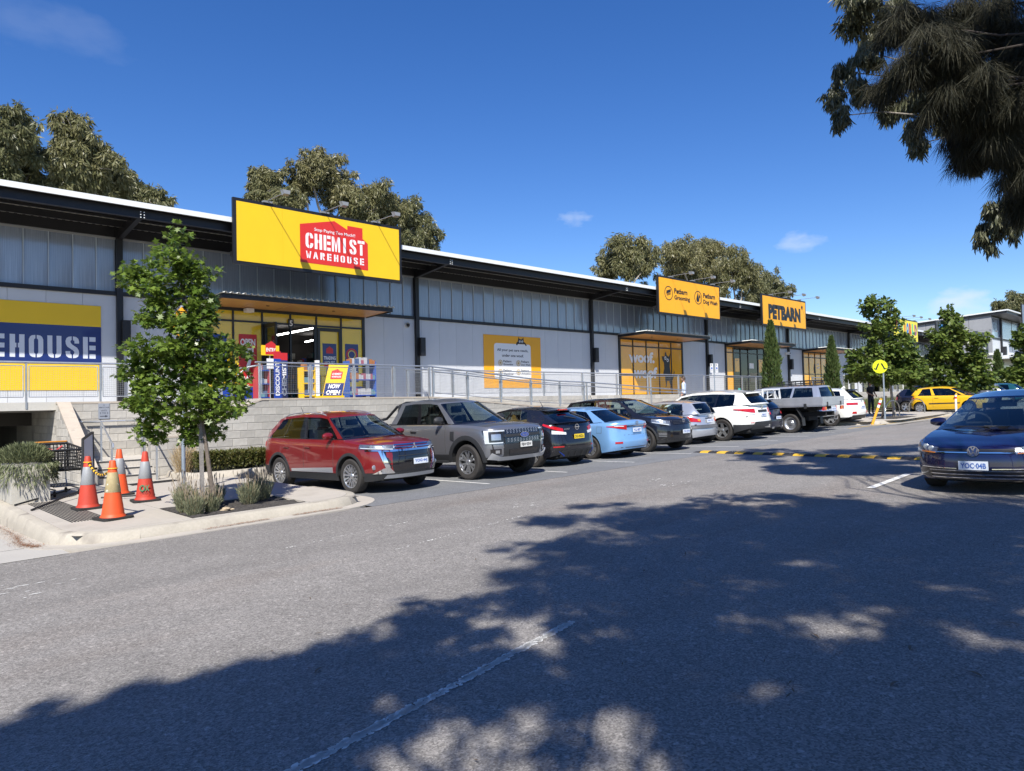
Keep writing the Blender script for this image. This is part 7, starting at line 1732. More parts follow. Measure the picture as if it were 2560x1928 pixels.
hedge(6.0, 10.2, 17.2, 18.15, pave_z(7)+.05, .52, "low olive green hedge along the block wall behind the red suv", 15000)
hedge(10.4, 31, 17.4, 18.2, -1.45, .40, "long low hedge behind the parked cars mostly hidden", 6000)
tuft("ornamental_grass", (5.95, 17.75, pave_z(6)), 900, .28, .75, "tuft of dry straw coloured grass at the hedge's left end", None, leafmat("dry_grass", (.33, .25, .13), (.50, .38, .22), .8, .2), (.15, .4), .03, 1.0, .3, "plant")
RM = leafmat("rosemary_leaf", (.085, .105, .045), (.20, .215, .11), .55, .2)
# concrete planter with trailing rosemary
PT = (2.57, 16.5)
pt = root("planter", (PT[0], PT[1], pave_z(2.5)), "square pale concrete planter overflowing with rosemary at the left edge", "planter")
PB = (2.27, 15.9, 2.88, 17.2); ph = .70; zp = pave_z(2.5)
pl_ = MB().box(PB[0], PB[1], zp, PB[2], PB[3], zp+ph-.0).build("box", mat("planter_concrete", (.44, .42, .37), .85, var=[(3, .06), (25, .06)], bump=(50, .2), dirt=((.25, .23, .2), 9, .68, .06, (1, 1, 1))), pt, world=pt)
n = 8000; a = rng.random(n)*2*math.pi; q = np.sqrt(rng.random(n)); cu, cv = (PB[0]+PB[2])/2, (PB[1]+PB[3])/2
P = np.stack([cu + .52*q*np.cos(a), cv + .86*q*np.sin(a), zp+ph+.0+.36*(1-q**2)*rng.random(n)**.5], 1); hang = q > .82
P[:, 2] = np.where(hang, zp+ph+.05-.46*rng.random(n)**1.6*(.5+.5*np.sin(a*7)**2), P[:, 2])
D = np.stack([np.cos(a)*.6, np.sin(a)*.6, np.where(hang, -1.0, .9)], 1) + rng.normal(size=(n, 3))*.28; L = rng.uniform(.06, .15, n)
addobj("rosemary", leafmesh("rosemary", P - np.array(pt.location), D, rng.normal(size=(n, 3)), L, L*.14, T_BLADE, F_BLADE), RM, pt)
# grass strip on the far right
n = 12000; P = np.stack([rng.uniform(38.5, 58, n), rng.uniform(16.6, 19.8, n), np.zeros(n)], 1); P[:, 2] = [rz(u, 11.5)+.15 for u in P[:, 0]]
D = np.array([0, 0, 1.0]) + rng.normal(size=(n, 3))*.35; L = rng.uniform(.3, .7, n)
tag(addobj("grass", leafmesh("grass", P, D, rng.normal(size=(n, 3)), L, L*.06, T_BLADE, F_BLADE), leafmat("strip_grass", (.10, .14, .035), (.20, .21, .08), .6, .3)), kind='stuff')
# brown needles gathered in the gutter and on the driveway
M_ndl = mat("dry_needles", (.20, .085, .035), .95, isl=.4)
def litter(pts, n, sp, m, name="leaf_litter", L0=.03):
    k = rng.integers(0, len(pts)-1, n); t = rng.random(n); A = np.array(pts)[k]; B = np.array(pts)[k+1]; c = A+(B-A)*t[:, None]
    P = np.zeros((n, 3)); P[:, :2] = c + rng.normal(size=(n, 2))*sp*rng.random((n, 1)); P[:, 2] = [(dz(u, v) if u < 2.1 else rz(u, v)) + .018 for u, v in P[:, :2]]
    D = rng.normal(size=(n, 3)); D[:, 2] *= .12; L = rng.uniform(.5, 1.5, n)*L0
    tag(addobj(name, leafmesh(name, P, D, np.array([[0, 0, 1.0]]).repeat(n, 0), L, L*.18, T_BLADE, F_BLADE), m), kind='stuff')
litter([(2.0, 15.5), (1.98, 13.5), (1.85, 12.2), (1.95, 11.6)], 2600, .12, M_ndl)
litter([(3.9, 10.76), (4.9, 10.82)], 700, .05, M_ndl); litter([(5.3, 10.84), (6.2, 10.86)], 700, .05, M_ndl)
litter([(1, 9), (3, 3), (6, 1.5), (9, 4), (3, 2), (6, 5), (2, 4), (8, 2)], 260, 2.2, mat("fallen_twig", (.10, .07, .045), .9), "fallen_twigs", .05)
gl = "curled dry gum leaves on the road"
for i, (x, y) in enumerate([(2225, 1722), (2210, 1562), (2410, 1680), (2275, 1630), (2505, 1383), (2540, 1290), (785, 1688), (1122, 1676), (2500, 1560), (2050, 1600)]):
    d = raydir(x, y); tt = -1.619/(d.z - .018*d.x + .019*d.y); p = d*tt
    o = addobj("gum_leaf", leafmesh("gum_leaf", np.zeros((1, 3)), np.array([[math.cos(i*2.2), math.sin(i*2.2), .1]]), np.array([[0, .2, 1.0]]), np.array([.11]), np.array([.022]), T_SICKLE, F_SICKLE), mat("gum_leaf", (.12, .085, .055), .8)); o.location = (p.x, p.y, rz(p.x, p.y)+.008)
    tag(o, ("curled dry gum leaf %s" % ["low in front of the bottom right corner", "in the dark shade right of the worn line", "in the sunny patch at the right", "below a light patch near the right edge", "just under the navy hatchback", "nearest the navy hatchback at the right edge", "left of the worn white line", "touching the middle of the worn white line", "in the shade at the far right", "in the middle of the wide shade"][i]), "leaf", gl)
# ---------------- the big shade trees over the road
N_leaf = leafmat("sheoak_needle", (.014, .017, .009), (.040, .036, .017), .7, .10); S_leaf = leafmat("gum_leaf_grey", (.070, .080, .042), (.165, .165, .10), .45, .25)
def ground_pt(x, y):
    d = raydir(x, y); t = -1.619/(d.z - .018*d.x + .019*d.y); return d*t
SHV = Vector((.658, .633, -1)); 
def over(x, y, h):
    """crown point at height h above the road whose sun shadow falls on the road at pixel (x,y)"""
    g = ground_pt(x, y); return Vector((g.x - .658*h, g.y - .633*h, g.z + h))
def spray_tree(name, base, cl, label, nleaf, m, lsz, w, droop, tr_r, fork, cat="tree", barkm=None, nsub=14, group=None, lr=.045, tm=(T_BLADE, F_BLADE)):
    b = np.array(base); t = root(name, base, label, cat, group); tr = MB(); f = Vector(fork)
    limb(tr, base, f, tr_r, tr_r*.8, 10, .02, 5); sub = []
    for c, r in cl:
        c = np.array(c); pts = limb(tr, f + Vector((0, 0, random.uniform(-.3, .6))), c, lr, .008, 6, .07, 7)
        for k in range(nsub):
            d = rnd_dirs(1)[0]; q = c + d*np.array(r)*random.uniform(.3, 1.05); s = random.uniform(.16, .36)*np.mean(r); sub.append((q, (s*1.2, s*1.2, s)))
            if k % 2 == 0: limb(tr, c, q, .012, .004, 4, .08, 3)
    tr.build("trunk", barkm or M_bark3, t, world=t, smooth=True)
    P, O = clump_pts(sub, nleaf, .05); n = len(P)
    D = O*(1-droop) + np.array([0, 0, -droop*1.6]) + rng.normal(size=(n, 3))*.32; L = lsz*rng.uniform(.5, 1.3, n)
    addobj("crown", leafmesh("crown", P-b, D, rng.normal(size=(n, 3)), L, L*w, *tm), m, t); return t
def shade(px, h0, h1, rmin, rmax):
    out = []
    for x, y, r in px:
        h = random.uniform(h0, h1); c = over(x, y, h); r *= 1.42; out.append((c, (r, r, r*.55)))
    return out
near = [(100,1900,.28),(350,1890,.28),(600,1880,.22),(850,1900,.16),(1900,1900,.26),(2200,1900,.3),(2450,1890,.32),(60,1815,.22),(250,1800,.26),(500,1800,.28),(720,1790,.24),(980,1800,.13),(1380,1860,.10),(1860,1820,.2),(2110,1810,.28),(2350,1800,.28),(2530,1790,.3),
        (420,1735,.22),(650,1720,.28),(900,1720,.28),(1150,1730,.2),(1450,1730,.16),(1700,1750,.2),(2160,1720,.28),(2320,1720,.26),(2510,1700,.22),(680,1665,.18),(860,1650,.26),(1100,1650,.28),(1310,1670,.24),(1550,1650,.28),(1780,1660,.26),(2090,1650,.28),(2290,1640,.2),(2500,1650,.2),
        (1010,1570,.24),(1170,1570,.28),(1470,1560,.26),(1660,1560,.30),(1880,1600,.2),(2250,1580,.24),(2490,1540,.26)]
far = [(1110,1510,.26),(1200,1500,.26),(1370,1500,.32),(1560,1500,.38),(1760,1500,.40),(2010,1490,.28),(2250,1510,.34),(2520,1480,.34),(1420,1430,.36),(1610,1430,.42),(1850,1430,.48),(2100,1440,.46),(2290,1410,.36),(1410,1365,.36),(1600,1370,.5),(1860,1360,.6),(2110,1360,.6),(2420,1370,.55),
       (1340,1302,.20),(1430,1300,.30),(1580,1310,.5),(1770,1310,.65),(2010,1310,.75),(2260,1310,.75),(2500,1310,.7),(1450,1266,.22),(1530,1262,.22),(1700,1280,.35),(1900,1265,.7),(2150,1275,.7),(2400,1280,.7),(1800,1245,.35),(1930,1240,.35),(2050,1250,.5)]
far += [(1905,1148,.7),(1990,1136,.9),(2080,1150,.9),(2150,1126,1.0),(2235,1118,1.0),(2180,1163,.7),(2060,1168,.5),(2255,1146,.9),(1950,1164,.35),(1880,1128,.5)]
near2 = [(x + random.uniform(-50, 50), y + random.uniform(-12, 12), r*1.25) for x, y, r in near if y > 1600 and not (1180 < x < 1720 and y > 1780)]
far2 = [(x + random.uniform(-40, 40), y + random.uniform(-8, 8), r*1.3) for x, y, r in far if y > 1270 and x > 1350]
spray_tree("gum_tree", (-3.2, -3.9, rz(-3.2, -3.9)), shade(near, 6.8, 9.0, 0, 0) + shade(near2, 9.5, 12.0, 0, 0), "spreading gum tree above the viewer casting the dappled foreground shade", 115000, S_leaf, .17, .19, .55, .19, (-2.2, -2.4, 3.2), barkm=M_bark2, nsub=12, lr=.03)
spray_tree("gum_tree", (4.5, -5.2, rz(4.5, -5.2)), shade(far, 7.2, 9.6, 0, 0) + shade(far2, 10, 12.5, 0, 0), "tall gum tree beside the road shading the middle of the asphalt", 170000, S_leaf, .19, .19, .55, .24, (4.9, -3.0, 4.0), barkm=M_bark2, nsub=14, lr=.03)
def pxcl(L, dist, jit=.6, deep=1.0):
    out = []
    for x, y, rx, ry in L:
        d = raydir(x, y); k = dist + random.uniform(-jit, jit); s = k/FPX; out.append((np.array(d*k), (rx*s, rx*s*deep, ry*s)))
    return out
she = [(2270,45,75,45),(2340,120,80,55),(2262,178,62,34),(2205,215,42,24),(2420,200,90,75),(2500,90,90,90),(2350,262,62,42),(2505,270,80,85),(2478,360,62,52),(2545,400,50,70),(2405,372,30,40),(2400,330,40,35),(2545,490,36,50),(2590,150,70,100),(2600,330,70,100),(2440,20,90,50),(2600,470,60,70)]
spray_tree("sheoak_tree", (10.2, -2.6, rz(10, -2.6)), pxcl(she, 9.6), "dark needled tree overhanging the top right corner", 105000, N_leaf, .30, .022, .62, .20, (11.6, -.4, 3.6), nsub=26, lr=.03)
gum = [(2082,232,24,42),(2100,290,20,34),(2120,180,30,34),(2165,130,42,34),(2205,80,46,34),(2180,12,46,18),(2235,18,46,24),(2230,270,40,34),(2275,320,36,36),(2300,360,26,26),(2160,215,34,40),(2320,230,60,60),(2390,290,60,50),(2470,565,32,44),(2500,530,36,40),(2440,400,30,30),(2535,560,26,44),(2480,610,14,22)]
spray_tree("gum_tree", (14.6, -1.6, rz(14, -1.6)), pxcl(gum, 12.4, .5), "pale leaved gum tree behind the dark needled branches at top right", 22000, S_leaf, .17, .15, .85, .22, (14.6, .6, 4.0), barkm=M_bark2, nsub=16, lr=.022, tm=(T_SICKLE, F_SICKLE))
# ================================================================== SMALL THINGS
M_or = mat("cone_orange", (.72, .085, .018), .55, var=[(6, .08)]); M_or2 = mat("cone_red", (.46, .045, .022), .6, var=[(6, .1)])
M_rfl = mat("cone_band_grey", (.27, .28, .29), .5, var=[(9, .08)]); M_rfo = mat("cone_band_worn", (.36, .29, .15), .7, var=[(12, .15)], dirt=((.62, .60, .5), 14, .60, .05, (1, 1, 1)))
M_cb = mat("cone_base_black", (.02, .019, .018), .8); M_yel2 = mat("barrier_yellow", (.75, .42, .02), .5)
def cone(u, v, label, m, band, h=.90, rz_=0.0):
    t = root("traffic_cone", (u, v, pave_z(u)), label, "traffic cone", "traffic cones on the pavement", rz_)
    b = MB(); P = rrect(.46, .46, .07); b.prism(P, (0, 0, .003), (1, 0, 0), (0, 1, 0), 0, .035); b.build("base", M_cb, t)
    r = lambda z: .165 - (.165-.042)*(z-.035)/(h-.035)
    MB().lathe([(.185, .030), (.178, .05), (r(.07), .075)] + [(r(z), z) for z in np.linspace(.09, h-.012, 6)] + [(.036, h), (.026, h), (.022, h-.05)], 28).build("body", m, t, smooth=True, sharp=50)
    z0, z1 = h*.46, h*.80
    MB().lathe([(r(z0)+.001, z0), (r(z0)+.004, z0+.004), (r(z1)+.004, z1-.004), (r(z1)+.001, z1)], 28).build("reflective_band", band, t, smooth=True, sharp=50)
    return t
c1 = cone(3.08, 13.95, "faded red cone with grey band, tied by a striped rope, left of the group", M_or2, M_rfl)
c2 = cone(3.05, 12.28, "front orange cone with worn cream band and rope round its neck", M_or, M_rfo, rz_=.2)
c3 = cone(3.98, 15.55, "bright orange cone with grey band at the back of the group", M_or, M_rfl)
c4 = cone(4.02, 14.05, "red cone with green two letter mark on the right of the group", M_or2, M_rfl, rz_=-.1)
F = Face((0, -.125, .28), (1, 0, 0), (0, -.14, 1), c4)
dirc = Vector((-4.0, -14.0, 0)).normalized(); sd = Vector((-dirc.y, dirc.x, 0)); F = Face(Vector((0, 0, .25)) + dirc*.152, sd, (-dirc.x*.15, -dirc.y*.15, 1), c4)
M_gr = mat("stencil_green", (.03, .16, .075), .6); F.ring(-.035, 0, .048, .022, M_gr, "stencil", .002, 0, 16, .06); F.text("X", .045, 0, .11, M_gr, name="stencil", w=.075, bold=.03, lift=.002); F.text("CRAFT", 0, -.085, .03, M_ink, name="stencil", w=.15, lift=.002)
# striped rope between the two left cones
a, b = Vector((3.08, 13.95, pave_z(3)+.80)), Vector((3.05, 12.28, pave_z(3)+.78)); rp = root("barrier_rope", tuple((a+b)/2), "yellow and black striped rope strung between two cones", "rope")
N = 22; pts = [a.lerp(b, i/N) - Vector((0, 0, .16*math.sin(math.pi*i/N))) for i in range(N+1)]
for k, m, nm in ((0, M_yel2, "yellow_stripe"), (1, M_blk, "black_stripe")):
    mb = MB()
    for i in range(k, N, 2): mb.tube([pts[i], pts[i+1]], .021, 7)
    tag(mb.build(nm, m, rp, world=rp, smooth=True), kind='stuff')
for p, r in ((a, .062), (b, .066)): MB().tube([p + Vector((math.cos(t)*r, math.sin(t)*r, 0)) for t in np.linspace(0, 2*math.pi, 17)], .009, 5, cap=False).build("loop", M_yel2, rp, world=rp)
# black barrier poles lying on the pavement
for i, (p, q, lab) in enumerate([((2.28, 15.62, .02), (3.30, 16.35, .13), "black pole lying from the kerb up to the trolley, left one"), ((2.36, 14.55, .02), (3.52, 16.1, .14), "black pole lying from the kerb toward the cones, longer one"), ((3.5, 14.9, .06), (4.35, 14.6, .04), "short black pole behind the right cones")]):
    p = (p[0], p[1], pave_z(p[0])+p[2]); q = (q[0], q[1], pave_z(q[0])+q[2])
    t = root("barrier_pole", tuple((Vector(p)+Vector(q))/2), lab, "pole"); MB().tube([p, q], .018, 6).build("pole", M_blk, t, world=t)
# shopping trolley with plastic basket
tx, ty = 3.22, 16.85; tz0 = pave_z(3)
tk = root("shopping_trolley", (tx, ty, tz0), "black plastic basket shopping trolley with orange handle beside the planter", "trolley", rz=.12)
M_tb = mat("trolley_black", (.014, .014, .015), .5); M_th = mat("trolley_orange", (.55, .22, .03), .45); M_tm = mat("trolley_steel", (.35, .36, .38), .35, metal=.8)
def lattice(mb, A, B, C, D, nu, nv, w=.010):
    A, B, C, D = map(Vector, (A, B, C, D))
    for i in range(nu+1):
        t = i/nu; mb.tube([A.lerp(B, t), D.lerp(C, t)], w*(1.8 if i in (0, nu) else 1), 4)
    for j in range(nv+1):
        t = j/nv; mb.tube([A.lerp(D, t), B.lerp(C, t)], w*(2.2 if j in (0, nv) else 1), 4)
zb_, zt_ = .52, 1.0
tag(lattice, ) if False else None
for nm, q in (("basket_front", ((-.27,-.40,zb_),(.27,-.40,zb_),(.29,-.46,zt_-.08),(-.29,-.46,zt_-.08))), ("basket_side", ((-.27,-.40,zb_),(-.27,.40,zb_),(-.30,.46,zt_+.02),(-.29,-.46,zt_-.08))), ("basket_side", ((.27,-.40,zb_),(.27,.40,zb_),(.30,.46,zt_+.02),(.29,-.46,zt_-.08))), ("basket_back", ((-.27,.40,zb_),(.27,.40,zb_),(.30,.46,zt_+.02),(-.30,.46,zt_+.02))), ("basket_floor", ((-.27,-.40,zb_),(.27,-.40,zb_),(.27,.40,zb_),(-.27,.40,zb_)))):
    mb = MB(); lattice(mb, *q, 9, 6); tag(mb.build(nm, M_tb, tk), kind='stuff')
MB().tube([(-.30, .52, 1.06), (.30, .52, 1.06)], .018, 8).build("handle", M_th, tk); MB().tube([(-.28, .46, 1.0), (-.30, .52, 1.06)], .015, 6).tube([(.28, .46, 1.0), (.30, .52, 1.06)], .015, 6).build("handle_bracket", M_tb, tk)
MB().tube([(-.2, .36, .96), (.02, .30, .88), (.18, .42, .97)], .018, 6).build("child_strap", mat("strap_red", (.6, .08, .08), .5), tk)
fr = MB()
for x in (-.24, .24): fr.tube([(x, .44, .98), (x, .40, .30), (x, .34, .16)], .014, 6).tube([(x, .36, .16), (x*.9, -.44, .14)], .014, 6).tube([(x, .40, .50), (x, -.36, .50)], .012, 6)
fr.build("chassis", M_tm, tk); mb = MB(); lattice(mb, (-.22, -.4, .2), (.22, -.4, .2), (.22, .34, .2), (-.22, .34, .2), 8, 5, .005); tag(mb.build("lower_rack", M_tm, tk), kind='stuff')
for x in (-.22, .22):
    for y in (-.40, .34): w = MB().lathe([(.03, -.012), (.058, -.012), (.06, 0), (.058, .012), (.03, .012)], 16, axis='x').build("caster", M_blk, tk); w.location = (x, y, .06)
# folded black-framed board leaning on the trolley
fb_ = root("folded_board", (3.58, 16.2, tz0), "tall white panel in a black frame standing upright behind the cones", "board", rz=1.02)
fr = MB().bar((-.30, 0, .02), (-.26, .0, 1.14), .035, .04, (0, 1, 0)).bar((.30, 0, .02), (.26, 0, 1.26), .035, .04, (0, 1, 0)).bar((-.26, 0, 1.13), (.26, 0, 1.25), .035, .04, (0, 1, 0)).bar((-.30, 0, .46), (.30, 0, .46), .035, .045, (0, 1, 0)).bar((-.30, 0, .04), (.30, 0, .04), .035, .04, (0, 1, 0))
fr.build("frame", M_tb, fb_)
M_pnl = mat("board_white", (.55, .57, .60), .5, var=(4, .05))
MB().add([(-.28, -.006, .05), (.28, -.006, .05), (.285, -.006, .45), (-.285, -.006, .45), (-.28, .006, .05), (.28, .006, .05), (.285, .006, .45), (-.285, .006, .45)], [(0,1,2,3), (7,6,5,4), (0,4,5,1), (2,6,7,3)]).build("panel", M_pnl, fb_)
MB().add([(-.285, -.006, .48), (.285, -.006, .48), (.25, -.006, 1.22), (-.25, -.006, 1.11), (-.285, .006, .48), (.285, .006, .48), (.25, .006, 1.22), (-.25, .006, 1.11)], [(0,1,2,3), (7,6,5,4), (0,4,5,1), (2,6,7,3)]).build("panel", M_pnl, fb_)
# speed sign behind the oak
M_gp = mat("galv_pole", (.33, .38, .43), .45, metal=.55, var=[(5, .12), (40, .1)]); M_sgy = mat("advisory_yellow", (.80, .36, .012), .45)
P20 = Vector((4.89, 14.65, pave_z(4.9)))
sp = root("road_sign", tuple(P20), "yellow advisory sign marked 20 on a galvanised pole hidden in the oak's leaves", "sign")
MB().tube([P20, P20 + Vector((0, 0, 3.75))], .038, 10).build("pole", M_gp, sp, world=sp, smooth=True)
rr = Vector((P20.y, -P20.x, 0)).normalized(); F = Face(P20 - Vector((P20.x, P20.y, 0)).normalized()*.06, rr, (0, 0, 1), sp, sp)
zc = 2.66; b_ = F.poly(rrect(.42, .46, .04, 0, zc), M_sgy, "sign_plate", .006); F.text("20", 0, zc+.06, .24, M_ink, w=.30, bold=.03, lift=.009); F.text("km/h", 0, zc-.14, .09, M_ink, w=.22, lift=.009)
F.poly([(0, 3.0), (.32, 3.33), (0, 3.66), (-.32, 3.33)], M_sgy, "sign_plate", .006, .0); F.poly([(-.10, 3.18), (.10, 3.18), (.12, 3.38), (.04, 3.50), (-.04, 3.50), (-.12, 3.38)], M_ink, "symbol", .003, .007)
# pedestrian crossing sign
pp = Vector((34.55, 11.95, iz(34.5, 12))); ps = root("pedestrian_sign", tuple(pp), "round fluorescent yellow sign with black walking legs on a thin pole", "sign")
dd = raydir(2200, 917); k_ = pp.xy.length/dd.xy.length; hz = (dd*k_).z
MB().tube([pp, (pp.x, pp.y, hz+.25)], .035, 8).build("pole", M_gp, ps, world=ps)
rr = Vector((pp.y, -pp.x, 0)).normalized(); cpos = Vector((dd.x*k_, dd.y*k_, 0)); F = Face(Vector((cpos.x, cpos.y, hz)) - cpos.normalized()*.06, rr, (0, 0, 1), ps, ps)
F.disc(0, 0, .305, mat("fluoro_yellow", (.66, .72, .01), .45), "sign_plate", .006, 0, 28)
F.many([[(-.02, .15), (-.09, .15), (-.19, -.09), (-.12, -.09)], [(.02, .15), (.09, .15), (.21, -.09), (.14, -.09)], [(-.19, -.09), (-.23, -.05), (-.26, -.09), (-.19, -.14), (-.10, -.13), (-.12, -.09)], [(.21, -.09), (.25, -.06), (.28, -.10), (.20, -.14), (.12, -.13), (.14, -.09)]], M_ink, "symbol", .002, .0065)
# bent yellow bollard
p0 = Vector((32.45, 11.75, rz(32.4, 11.75))); d3 = raydir(2203, 997); p1 = d3*(p0.xy.length*1.005/d3.xy.length)
bo = root("bollard", tuple(p0), "yellow bollard leaning hard to the right at the end of the row", "bollard")
MB().tube([p0, p1], .055, 12).build("post", mat("bollard_yellow", (.72, .34, .02), .5), bo, world=bo, smooth=True); q = lambda t: p0.lerp(p1, t)
MB().tube([q(.66), q(.94)], .058, 12).build("white_band", M_wt, bo, world=bo, smooth=True); MB().tube([q(.76), q(.84)], .060, 12).build("red_band", M_red, bo, world=bo, smooth=True)
# bike hoops
M_ss = mat("stainless_tube", (.42, .41, .38), .3, metal=.9)
for (pa, pb, yt, lab) in (((2214, 1048), (2249, 1041), 1000, "bent steel bike hoop behind the pedestrian sign pole"), ((2273, 1033), (2312, 1033), 996, "bent steel bike hoop in front of the yellow hatchback")):
    G0 = lambda x, y, dz_=.13: (lambda d: d*((-1.619+dz_)/(d.z - .018*d.x + .019*d.y)))(raydir(x, y))
    A, B = G0(*pa), G0(*pb); t = root("bike_hoop", tuple((A+B)/2), lab, "bike rack", "steel bike hoops on the footpath")
    top = raydir((pa[0]+pb[0])/2, yt)*((A+B)/2).length*1.0; hh = top.z - (A.z+B.z)/2
    pts = [A + Vector((0, 0, -.05))] + [A.lerp(B, (1-math.cos(a))/2) + Vector((0, 0, hh*(.45+.55*math.sin(a)))) for a in np.linspace(0, math.pi, 13)] + [B + Vector((0, 0, -.05))]
    MB().tube(pts, .026, 8).build("hoop", M_ss, t, world=t, smooth=True)
# small white post with red band near the yellow car
t = root("marker_post", (41.6, 10.95, rz(41, 11)), "thin white marker post with red band in front of the yellow car's bonnet", "post"); MB().tube([(41.6, 10.95, -1.2), (41.6, 10.95, -.05)], .05, 8).build("post", M_wt, t, world=t); MB().tube([(41.6, 10.95, -.25), (41.6, 10.95, -.15)], .053, 8).build("red_band", M_red, t, world=t)
# parking signs on poles by the ramp
for (x, yt, yb_, v, plates, lab) in ((1786, 908, 985, 19.0, [(1777, 909, 932), (1789.5, 909, 932)], "pair of white parking plates on one pole before the pet shop"), (1914, 918, 985, 18.9, [(1914, 919, 940)], "single white parking plate on a pole beside the tall cypress")):
    d = raydir(x, 950); p = d*(v/d.y); zt = (raydir(x, yt)*(v/raydir(x, yt).y)).z
    t = root("parking_sign", (p.x, v, RAMP(p.x)), lab, "sign", "parking signs on poles"); MB().tube([(p.x, v, RAMP(p.x)-.1), (p.x, v, zt)], .028, 8).build("pole", M_gp, t, world=t)
    for px_, y0, y1 in plates:
        a = raydir(px_, y0)*(v/raydir(px_, y0).y); b = raydir(px_, y1)*(v/raydir(px_, y1).y); F = Face((a.x, v-.04, b.z), (1, 0, 0), (0, 0, 1), t, t); h = a.z-b.z
        F.rect(-.13, 0, .13, h, M_wt, "sign_plate", .006); F.text("P", -.03, h*.80, h*.2, M_ink, w=.08, lift=.008, bold=.02); F.rect(-.06, h*.38, .06, h*.58, mat("sign_blue", (.02, .12, .5), .4), "symbol", .002, .007); F.text("2P", 0, h*.22, h*.12, M_ink, lift=.008)
# speed hump of black and yellow rubber blocks
hp = root("speed_hump", (17.5, 8, rz(17.5, 8)), "black and yellow rubber speed hump across the road", "speed hump")
A, B = Vector((17.92, 11.35, 0)), Vector((16.75, 2.6, 0)); L = (B-A).length; d = (B-A).normalized(); nn = Vector((d.y, -d.x, 0))
M_hb = mat("hump_black", (.022, .022, .025), .75, var=(20, .3)); M_hy = mat("hump_yellow", (.62, .36, .03), .6, var=[(5, .15), (30, .12)])
prof = [(-.18, .004), (-.155, .028), (-.09, .050), (0, .056), (.09, .050), (.155, .028), (.18, .004)]
k = .292; i = 0; s = 0
while s < L:
    e = min(s + k - .004, L); c0, c1 = A + d*s, A + d*e; first = (i == 0)
    rows = []
    for c, sc in ((c0, .35 if first else 1), (c1, 1)): rows.append([(c.x+nn.x*o*(.7 if sc < 1 else 1), c.y+nn.y*o*(.7 if sc < 1 else 1), rz(c.x+nn.x*o, c.y+nn.y*o) + h*sc) for o, h in prof])
    mb = MB().grid(rows); mb.add(rows[0], [tuple(range(7))]); mb.add(rows[1], [tuple(reversed(range(7)))])
    mb.build("hump_block", M_hy if i % 2 else M_hb, hp, world=hp)
    if i % 2 == 0 and not first:
        c = (c0+c1)/2
        for o in (-.05, .05): MB().lathe([(.012, .0), (.012, .006), (0, .006)], 6, (c.x+nn.x*o, c.y+nn.y*o, rz(c.x, c.y)+.053)).build("bolt", M_galv, hp, world=hp)
    s += k; i += 1
# ---------------- in front of the pharmacy doors
af = root("sandwich_board", (10.9, 19.6, DECK), "yellow and blue leaning sandwich board reading now open behind the railing", "sign", rz=.0)
mb = Face((0, 0, 0), (.93, -.36, 0), (.30, .12, .94), af); 
mb.rect(-.30, .05, .30, 1.12, M_sy, "board", .02); mb.rect(-.28, .07, .28, .48, M_navy, "lower_panel", .004, .021); mb.poly([(-.17, .62), (.17, .62), (.17, .86), (.10, .86), (.0, .95), (-.17, .88)], M_sred, "emblem", .004, .021); mb.text("CHEMIST", 0, .78, .07, M_wt, w=.28, bold=.03, lift=.027); mb.text("WAREHOUSE", 0, .69, .05, M_wt, w=.28, bold=.03, lift=.027)
mb.text("NOW", 0, .38, .15, M_wt, w=.36, bold=.05, lift=.027, shear=.1); mb.text("OPEN", 0, .18, .15, M_wt, w=.42, bold=.05, lift=.027, shear=.1)
Face((.20, .42, 0), (.93, -.36, 0), (.14, -.28, .94), af).rect(-.28, .02, .28, 1.05, M_wt, "back_leg", .015); MB().box(-.5, -.16, 0, .34, .06, .07).build("foot", M_sy, af)
dull = [mat("box_%s" % n, c, .5) for n, c in (("rose", (.32,.10,.14)), ("slate", (.08,.12,.22)), ("pale", (.42,.42,.44)), ("sea", (.12,.24,.28)), ("rust", (.35,.14,.05)))]
def rack(u, v, w, h, nsh, label, side, r):
    t = root("display_rack", (u, v, DECK), label, "display rack"); f = MB()
    for x in (-w/2, w/2): f.box(x-.02, -.18, 0, x+.02, .18, h)
    f.build("side_panel", side, t)
    for k in range(nsh):
        z = .08 + (h-.2)*k/(nsh-1); MB().box(-w/2, -.19, z, w/2, .17, z+.03).build("shelf", M_blue if side is not M_sy else M_sy, t); x = -w/2+.03
        while x < w/2-.08:
            q = r.uniform(.07, .14); MB().box(x, -.17, z+.03, x+q-.008, .06, z+.03+r.uniform(.12, .22)).build("stock_box", r.choice(dull), t); x += q
    return t
rr_ = random.Random(4)
rack(12.5, 20.6, 1.0, 1.22, 3, "tall display rack stacked with small boxes right of the doors", mat("rack_blue", (.05, .12, .4), .5), rr_)
rack(10.75, 20.9, .40, 1.0, 3, "yellow sided display stand of boxes left of the sandwich board", M_sy, rr_)
rack(10.2, 23.0, .4, 1.1, 3, "display stand of coloured stock beside the open door", mat("rack_red", (.4, .05, .06), .5), rr_)
for u, v, lab, txt, m in ((9.3, 19.9, "narrow blue banner with white vertical lettering left of the doors", "DISCOUNT", M_blue), (9.75, 20.4, "second narrow navy banner with white vertical lettering", "CHEMIST", M_navy)):
    t = root("banner_stand", (u, v, DECK), lab, "banner"); F = Face((u, v-.01, DECK), (1, 0, 0), (0, 0, 1), t, t); F.rect(-.11, 0, .11, 1.18, m, "banner", .01); F.rect(-.11, 1.18, .11, 1.40, M_red, "banner_top", .01)
    F2_ = Face((u, v-.012, DECK+.6), (0, 0, 1), (-1, 0, 0), t, t); F2_.text(txt, 0, 0, .13, M_wt, w=1.0, bold=.03, lift=.012)
